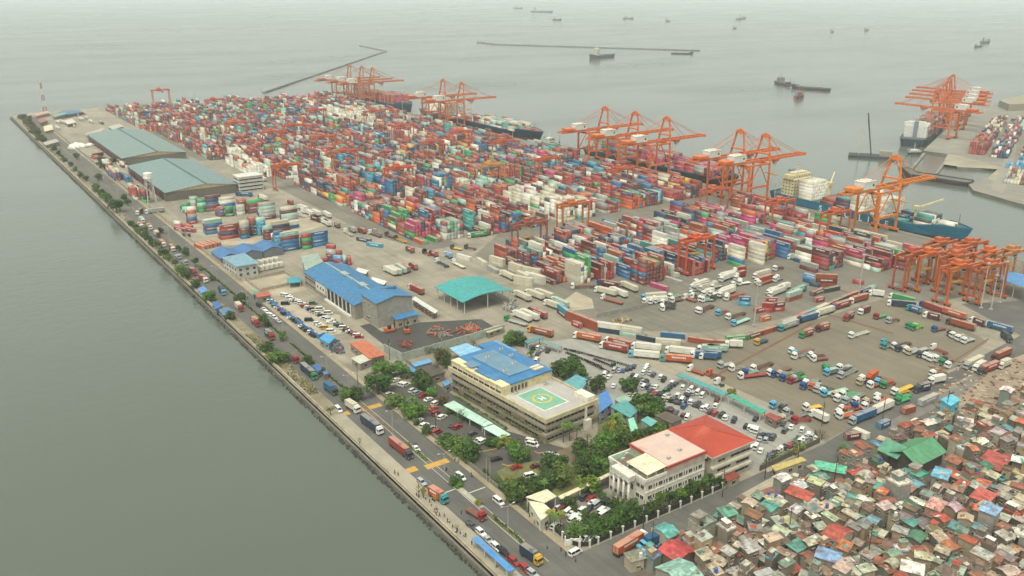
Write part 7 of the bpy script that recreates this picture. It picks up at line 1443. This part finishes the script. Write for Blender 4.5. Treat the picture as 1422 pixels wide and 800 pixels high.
cargo(SX, SY, 0, 7.3, [(42, 57, 6, 9, W_), (21, 34, 2, 9, ['maroon', 'red', 'rust']), (7, 20, 3, 9, ['navy', 'cyan', 'maroon', 'teal']), (-6, 7, 6, 9, W_), (-24, -11, 5, 9, W_), (-40, -26, 2, 8, ['navy', 'teal', 'cyan']), (-57, -43, 3, 6, ['white', 'navy', 'dark', 'teal', 'white']), (-72, -58, 2, 4, ['white', 'teal', 'dark'])])
ship('container_ship', 'black hulled ship loaded with pink and red boxes under three cranes', 600, 622, 0, 205, 28, 7.5, '#1d2a2c', '#3a3d38', 78, '#b9b7a8', None, None, '#3a2220', group=GS)
cargo(600, 622, 0, 7.6, [(30, 68, 4, 10, ['navy', 'pink', 'maroon', 'grey', 'teal']), (-20, 30, 4, 10, ['pink', 'maroon', 'pink', 'red', 'grey']), (-85, -20, 3, 10, ['pink', 'pink', 'maroon', 'grey', 'navy', 'red'])])
ship('container_ship', 'navy hulled container ship with an orange foredeck and mixed boxes', 600, 945, 0, 270, 30, 8.5, '#17283a', '#a5472c', 60, '#c9c5b5', None, '#b5502f', '#83402f', group=GS)
cargo(600, 945, 0, 8.6, [(72, 120, 4, 11, W_ + ['cream', 'grey']), (0, 50, 2, 11, ['cyan', 'rust', 'white', 'orange', 'grey']), (-95, 0, 3, 11, ['grey', 'mint', 'white', 'rust', 'teal', 'cream', 'maroon'])])
ship('container_ship', 'dark blue ship with stacked red boxes at the far pier end', 592, 1200, 0, 185, 27, 9, '#1c3a4c', '#5a3a32', 70, '#b9b5a8', None, None, '#3a2220', group=GS)
cargo(592, 1200, 0, 9, [(0, 55, 4, 10, ['red', 'rust', 'maroon', 'orange']), (-60, -5, 5, 10, ['maroon', 'red', 'rust', 'pink']), (-78, -62, 2, 6, ['maroon'])])
t = ship('supply_boat', 'small green hulled boat at the quay between the two ships', 592, 782, 0, 30, 8, 2.5, '#2f7a62', '#6d6d60', 6, '#c9c7b8', cat='boat', h_h=7, raised=False)
# second pier: cranes, ship, yard
A2, B2 = at(1290, 205), at(1338, 160); ang2 = math.atan2(B2[1] - A2[1], B2[0] - A2[0]); ux, uy = math.cos(ang2), math.sin(ang2); vx, vy = -uy, ux
def P2(u, v): return (A2[0] + ux * u + vx * v, A2[1] + uy * u + vy * v)
for x, y, lab, c in [(993, 563, 'nearest in its row of five', '#cf641a'), (1061, 593, 'second nearest in its row of five', '#c86624'), (1098, 611, 'third nearest in its row of five', '#c86624'), (1138, 632, 'fourth nearest in its row of five', '#c4642c'), (1176, 650, 'farthest in its row of five', '#c4642c')]:
    sts_crane(x, y, -.15, math.pi / 2, 'orange crane on the second pier, ' + lab, c, 'cranes on the second pier')
sx, sy = P2(105, 20); ship('container_ship', 'white housed dark hulled ship moored under the second pier cranes', sx, sy, ang2 + math.pi / 2, 190, 28, 8, '#1f2f33', '#5a4a40', 70, '#c9c8be', None, None, '#3a2220', group=GS)
cargo(sx, sy, ang2 + math.pi * .5, 8, [(-80, 55, 4, 9, ['maroon', 'red', 'navy', 'rust', 'grey'])])
for (u0, u1, v0, cols, tiers, pal) in [(-18, 60, -42, 6, 5, ['red', 'red', 'maroon', 'rust', 'red']), (78, 150, -42, 6, 4, ['maroon', 'navy', 'maroon', 'cream']), (165, 250, -42, 6, 4, ['maroon', 'cream', 'maroon']), (-26, 60, -64, 6, 4, ['navy', 'white', 'red', 'blue', 'navy']), (75, 170, -64, 6, 4, ['navy', 'maroon', 'white', 'red']), (180, 280, -62, 7, 3, ['navy', 'maroon', 'white', 'teal', 'red', 'mint']),
                                         (-30, 80, -90, 8, 4, ['red', 'navy', 'maroon', 'white', 'cyan']), (95, 240, -90, 8, 4, ['red', 'navy', 'maroon', 'white']), (-82, -50, -82, 8, 2, ['sky', 'cyan', 'white']), (-120, -90, -86, 8, 2, ['cream', 'rust', 'brown']), (-160, -125, -86, 8, 2, ['brown', 'cream', 'grey'])]:
    u = u0
    while u + 12 < u1:
        for i in range(cols):
            n = max(1, tiers - (1 if rq.random() < .4 else 0) - (1 if rq.random() < .3 else 0)); x, y = P2(u + 6.2, v0 - i * 2.6)
            for k in range(n): SHIPBOX.append(dict(x=x, y=y, z=-.1 + k * CH, L=CL, rz=ang2 - math.pi / 2, col=rq.choice(pal), tier=k, top=k == n - 1, n=n, lab=''))
        u += 12.8
mass('ship_and_pier_containers', SHIPBOX, 'containers loaded on the ships and stacked on the second pier')
b = MB(); b.prism([at(*p) for p in [(1386, 148), (1422, 140), (1440, 143), (1440, 152), (1422, 153), (1400, 154)]], -.1, 9, 0); tag(ob('storage_hall', b.mesh('storage_hall', [mat('hall_tan', '#8d8570', rough=.9)])), 'flat tan storage hall at the far end of the second pier', 'hall')
# ------------------------------------------------------------------ boats in the bay
GB = 'small vessels out in the bay'
def boat(px, py, px2, py2, B, dz, hull, house, lab, hy=.3, hh=8, name='cargo_boat', cat='boat', hc='#c2c0b2'):
    A, C_ = at(px, py, SEA), at(px2, py2, SEA); L = math.hypot(A[0] - C_[0], A[1] - C_[1]); rz = math.atan2(C_[0] - A[0], -(C_[1] - A[1]))
    return ship(name, lab, (A[0] + C_[0]) / 2, (A[1] + C_[1]) / 2, rz, L, B, dz, hull, '#5f5f56', L * hy, hc if house else None, cat=cat, group=GB, h_h=hh, raised=L > 40)
boat(851, 79, 818, 82, 16, 6, '#3f4c52', True, 'grey anchored ship with a pale tall deckhouse beyond the long breakwater', -.2, 18, 'cargo_ship', 'ship')
boat(1152, 127, 1098, 123, 14, 3.5, '#3b433f', False, 'long dark barge, the bigger one under tow in the bay', name='barge', cat='barge')
boat(1078, 116, 1098, 121, 11, 4, '#4d514c', True, 'grey tug lashed to the end of the long dark barge', .2, 9, 'tug_boat', 'tug boat', '#85857c')
boat(1104, 137, 1116, 135, 7, 3, '#9a4a44', True, 'small red tug near the long dark barge', .1, 7, 'tug_boat', 'tug boat', '#a8605a')
boat(738, 17, 768, 18, 22, 8, '#38515a', True, 'dark cargo ship near the horizon, longest of the far vessels', .35, 22, 'cargo_ship', 'ship')
boat(714, 12, 726, 12.5, 22, 7, '#55656a', True, 'pale small ship left of the longest far vessel', .2, 18, 'cargo_ship', 'ship')
boat(768, 28, 780, 28.5, 14, 5, '#4b5a5f', True, 'small dark boat just below the longest far vessel', .3, 9)
boat(866, 26.5, 880, 27, 16, 6, '#5a6468', True, 'grey boat with low house, alone right of the far ships', .3, 12)
boat(924, 30, 931, 30, 12, 5, '#4a5458', True, 'tiny dark boat in the middle of the far bay', .2, 12)
boat(1023, 28, 1036, 26, 16, 7, '#5f6468', True, 'grey blocky boat with twin houses in the right far bay', .1, 14)
boat(1018, 40, 1023, 40, 9, 4, '#3f4a4c', True, 'tiny dark boat below the grey blocky boat', .2, 8)
boat(1154, 45, 1158, 45, 8, 4, '#4d565a', True, 'tiny boat left of the lone pair in the right bay', .2, 8)
boat(1201, 43, 1206, 42.5, 8, 4, '#4d565a', True, 'tiny boat right of centre in the far bay', .2, 8)
boat(1363, 60, 1374, 59, 13, 5, '#55625f', True, 'small green grey boat, upper of two at the right edge', .2, 10)
boat(1354, 65.5, 1364, 65, 9, 3, '#4a4a4a', True, 'low dark boat, lower of two at the right edge', .2, 6)
boat(932, 75, 963, 75.5, 12, 2, '#4f5a58', False, 'low thin barge below the end of the long breakwater', name='barge', cat='barge')
boat(1348, 258.5, 1246, 243, 16, 3.5, '#4a3f3a', False, 'long brown barge moored at the tip of the second pier', name='barge', cat='barge')
boat(1262, 214, 1279, 214, 9, 2, '#55524a', True, 'small pale work boat at the quay of the second pier', .1, 3)
# crane barge with a tall dark boom
x, y = at(1212, 219, SEA); o = thing('crane_barge', 'dredging crane barge with a tall dark boom off the second pier', 'barge', (x, y, SEA), math.atan2(at(1236, 221)[1] - at(1188, 218)[1], at(1236, 221)[0] - at(1188, 218)[0]) - math.pi / 2)
b = MB(); b.box(-9, 9, -24, 24, -1, 2.6); ob('hull', b.mesh('hull', [mat('barge_dark', '#33383a', rough=.8)]), o)
b = MB(); b.box(-4, 4, 6, 18, 2.61, 8); ob('deckhouse', b.mesh('deckhouse', [mat('barge_house', '#8d8a7c')]), o)
b = MB(); b.bar((0, -2, 2.6), (1.5, -10, 46), 1.2); b.bar((-1.4, -2, 2.6), (1.2, -9.5, 40), .5); ob('boom', b.mesh('boom', [chassis_m]), o)
b = MB(); b.bar((-5, -14, 2.6), (0, -15, 30), .7); b.bar((5, -14, 2.6), (0, -15, 30), .7); b.bar((0, -15, 30), (0, 4, 4), .3); ob('lifting_frame', b.mesh('lifting_frame', [mat('tan_frame', '#b3a174')]), o)
# ------------------------------------------------------------------ labels made unique by the nearest landmark
LM = {'bv': [((139, 186), 'the corner crossing'), (at(563, 655), 'the near yellow crosswalk'), (at(515, 568), 'the far yellow crosswalk'), ((153, 394), 'the near blue wall end'), ((151, 474), 'the far blue wall end'), ((156, 525), 'the pump house'), ((165, 555), 'the zigzag roofs'), ((156, 750), 'the water tower'), ((126, 1360), 'the pier tip'), ((170, 925), 'the farther shed')],
      'lot': [((248, 399), 'the teal arched canopy'), (at(1047, 452), 'the near mast'), (at(1192, 412), 'the bend mast'), (at(1262, 398), 'the lone yard gantry'), (at(1325, 410), 'the parked gantry herd'), (at(975, 535), 'the teal walkway'), (at(1073, 580), 'the dull red roof'), ((287, 156), 'the large green roof'), (at(1320, 556), 'the cyan house'), (at(800, 425), 'the pale sand pad')],
      'yd': [((248, 399), 'the teal arched canopy'), ((193, 440), 'the blue roofed warehouse'), (at(670, 316), 'the cross aisle mast'), (at(735, 352), 'the brown gantry'), (at(460, 340), 'the blue stack'), ((231, 757), 'the white port offices')],
      'cp': [((224, 196), 'the red hipped roof'), (at(795, 533), 'the teal flat pavilion'), (at(940, 520), 'the teal walkway end'), (at(1010, 547), 'the walkway gap'), (at(1073, 580), 'the dull red roof'), ((274, 185), 'the roadside corner')],
      'wc': [((181, 193), 'the portico columns'), (at(795, 757), 'the corner sign wall'), (at(760, 700), 'the cream gate roof'), ((224, 184), 'the red hipped roof'), ((195, 240), 'the helipad corner'), (at(880, 598), 'the mint tower house')],
      'ho': [(at(640, 575), 'the long mint carport'), (at(690, 602), 'the short mint carport'), (at(678, 670), 'the flagpoles'), (at(602, 515), 'the dark brown roof'), ((195, 258), 'the helipad'), (at(795, 533), 'the teal flat pavilion'), (at(640, 487), 'the pale blue carport')],
      'bw': [((153, 394), 'the near blue wall end'), ((151, 474), 'the far blue wall end'), ((180, 430), 'the loading dock'), ((184, 400), 'the grey end block')],
      'mo': [(at(795, 533), 'the teal flat pavilion'), (at(740, 472), 'the teal carport roof'), (at(880, 512), 'the car park entrance')],
      'pe': [(at(560, 655), 'the near yellow crosswalk'), (at(608, 690), 'the orange box lorry'), (at(660, 748), 'the blue promenade shelter'), (at(795, 757), 'the corner sign wall'), (at(745, 695), 'the cream gate roof')],
      'up': [(at(795, 757), 'the corner sign wall'), ((224, 184), 'the red hipped roof'), ((287, 156), 'the large green roof'), (at(515, 568), 'the far yellow crosswalk'), (at(1320, 556), 'the cyan house')],
      'sl': [((287, 156), 'the large green roof'), (at(1320, 556), 'the cyan house'), (at(795, 757), 'the corner sign wall')] + [((s['x'], s['y']), t) for s in SPEC if 'lab' in s for k, t in (('red gabled house with dark', 'the corner red gable'), ('large pale green gable', 'the bottom green gable'), ('grey two storey flat', 'the grey street house'), ('orange red roofed', 'the tall orange roof'), ('long narrow teal', 'the slanting teal roof'), ('pale blue arched', 'the pale blue arched roof'), ('wide red roofed white', 'the wide red gable'), ('tall grey concrete', 'the tall grey house'), ('tall house topped', 'the blue topped tower'), ('grey house with white arched', 'the white arched roof'), ('pinkish roofed house with', 'the pink walled house'), ('wide red roof at the right', 'the edge red roof')) if s['lab'].startswith(k)],
      'box': [((248, 399), 'the teal arched canopy'), ((193, 440), 'the blue warehouse'), ((165, 555), 'the zigzag roofs'), ((156, 750), 'the water tower'), (at(840, 393), 'the front light mast'), (at(1047, 452), 'the near mast'), (at(1192, 412), 'the bend mast'), (at(965, 376), 'the near block gantry'), (at(1262, 398), 'the lone yard gantry'), (at(735, 352), 'the brown gantry'), (at(670, 316), 'the cross aisle mast'), (at(1156, 335), 'the gantry behind pink boxes'), (at(795, 322), 'the gantry behind the tankers'), ((287, 156), 'the large green roof')],
      'rtg': [(at(1262, 398), 'the lone yard gantry'), (at(1393, 385), 'the blue open hall'), (at(555, 266), 'the left middle gantry'), (at(682, 262), 'the yellowish gantry'), (at(260, 165), 'the far pier end')],
      'mast': [(at(1047, 440), 'the lorry lot'), ((248, 399), 'the teal arched canopy'), (at(1325, 410), 'the parked gantry herd'), (at(560, 150), 'the far quay cranes')],
      'sub': [((157, 525), 'the pump house')],
      'fr': [((126, 1360), 'the pier tip'), ((156, 750), 'the water tower'), ((170, 925), 'the farther shed'), (at(119, 203), 'the white sheeted heap')]}
grp = {}
for o, d, mk in PENDING: grp.setdefault((d, mk), []).append(o)
for (d, mk), lst in grp.items():
    best = {}
    for (lx, ly), nm in LM[mk]:
        for k, o in enumerate(sorted(lst, key=lambda o: math.hypot(o.location.x - lx, o.location.y - ly))):
            c = (k, math.hypot(o.location.x - lx, o.location.y - ly), nm)
            if o not in best or c < best[o]: best[o] = c
    for o, (k, _, nm) in best.items():
        o['label'] = (d + (f', nearest {nm}' if k == 0 else f', {ordinal(k)} nearest {nm}')).strip()
# ------------------------------------------------------------------ air
b = MB(); b.box(-16500, 16500, -16500, 16500, -8.5, 186)
hz = ob('haze', b.mesh('haze', []), kind='stuff')
hm = bpy.data.materials.new('haze_air'); hm.use_nodes = True; hn = hm.node_tree.nodes; hn.clear()
ho = hn.new('ShaderNodeOutputMaterial'); pv = hn.new('ShaderNodeVolumePrincipled'); pv.inputs['Density'].default_value = HAZE; pv.inputs['Color'].default_value = (.90, .985, 1.0, 1); pv.inputs['Anisotropy'].default_value = 0.0
hm.node_tree.links.new(pv.outputs[0], ho.inputs['Volume']); hz.data.materials.append(hm)
for o_ in list(bpy.data.objects):
    if 'kind' not in o_ and o_.parent is None and o_.type in ('MESH', 'EMPTY') and 'category' not in o_: print('UNTAGGED', o_.name)
for o_ in bpy.data.objects:
    if 'label' in o_ and len(o_['label'].split()) > 16: print('LONG', len(o_['label'].split()), o_['label'])
print('objects', len(bpy.data.objects))
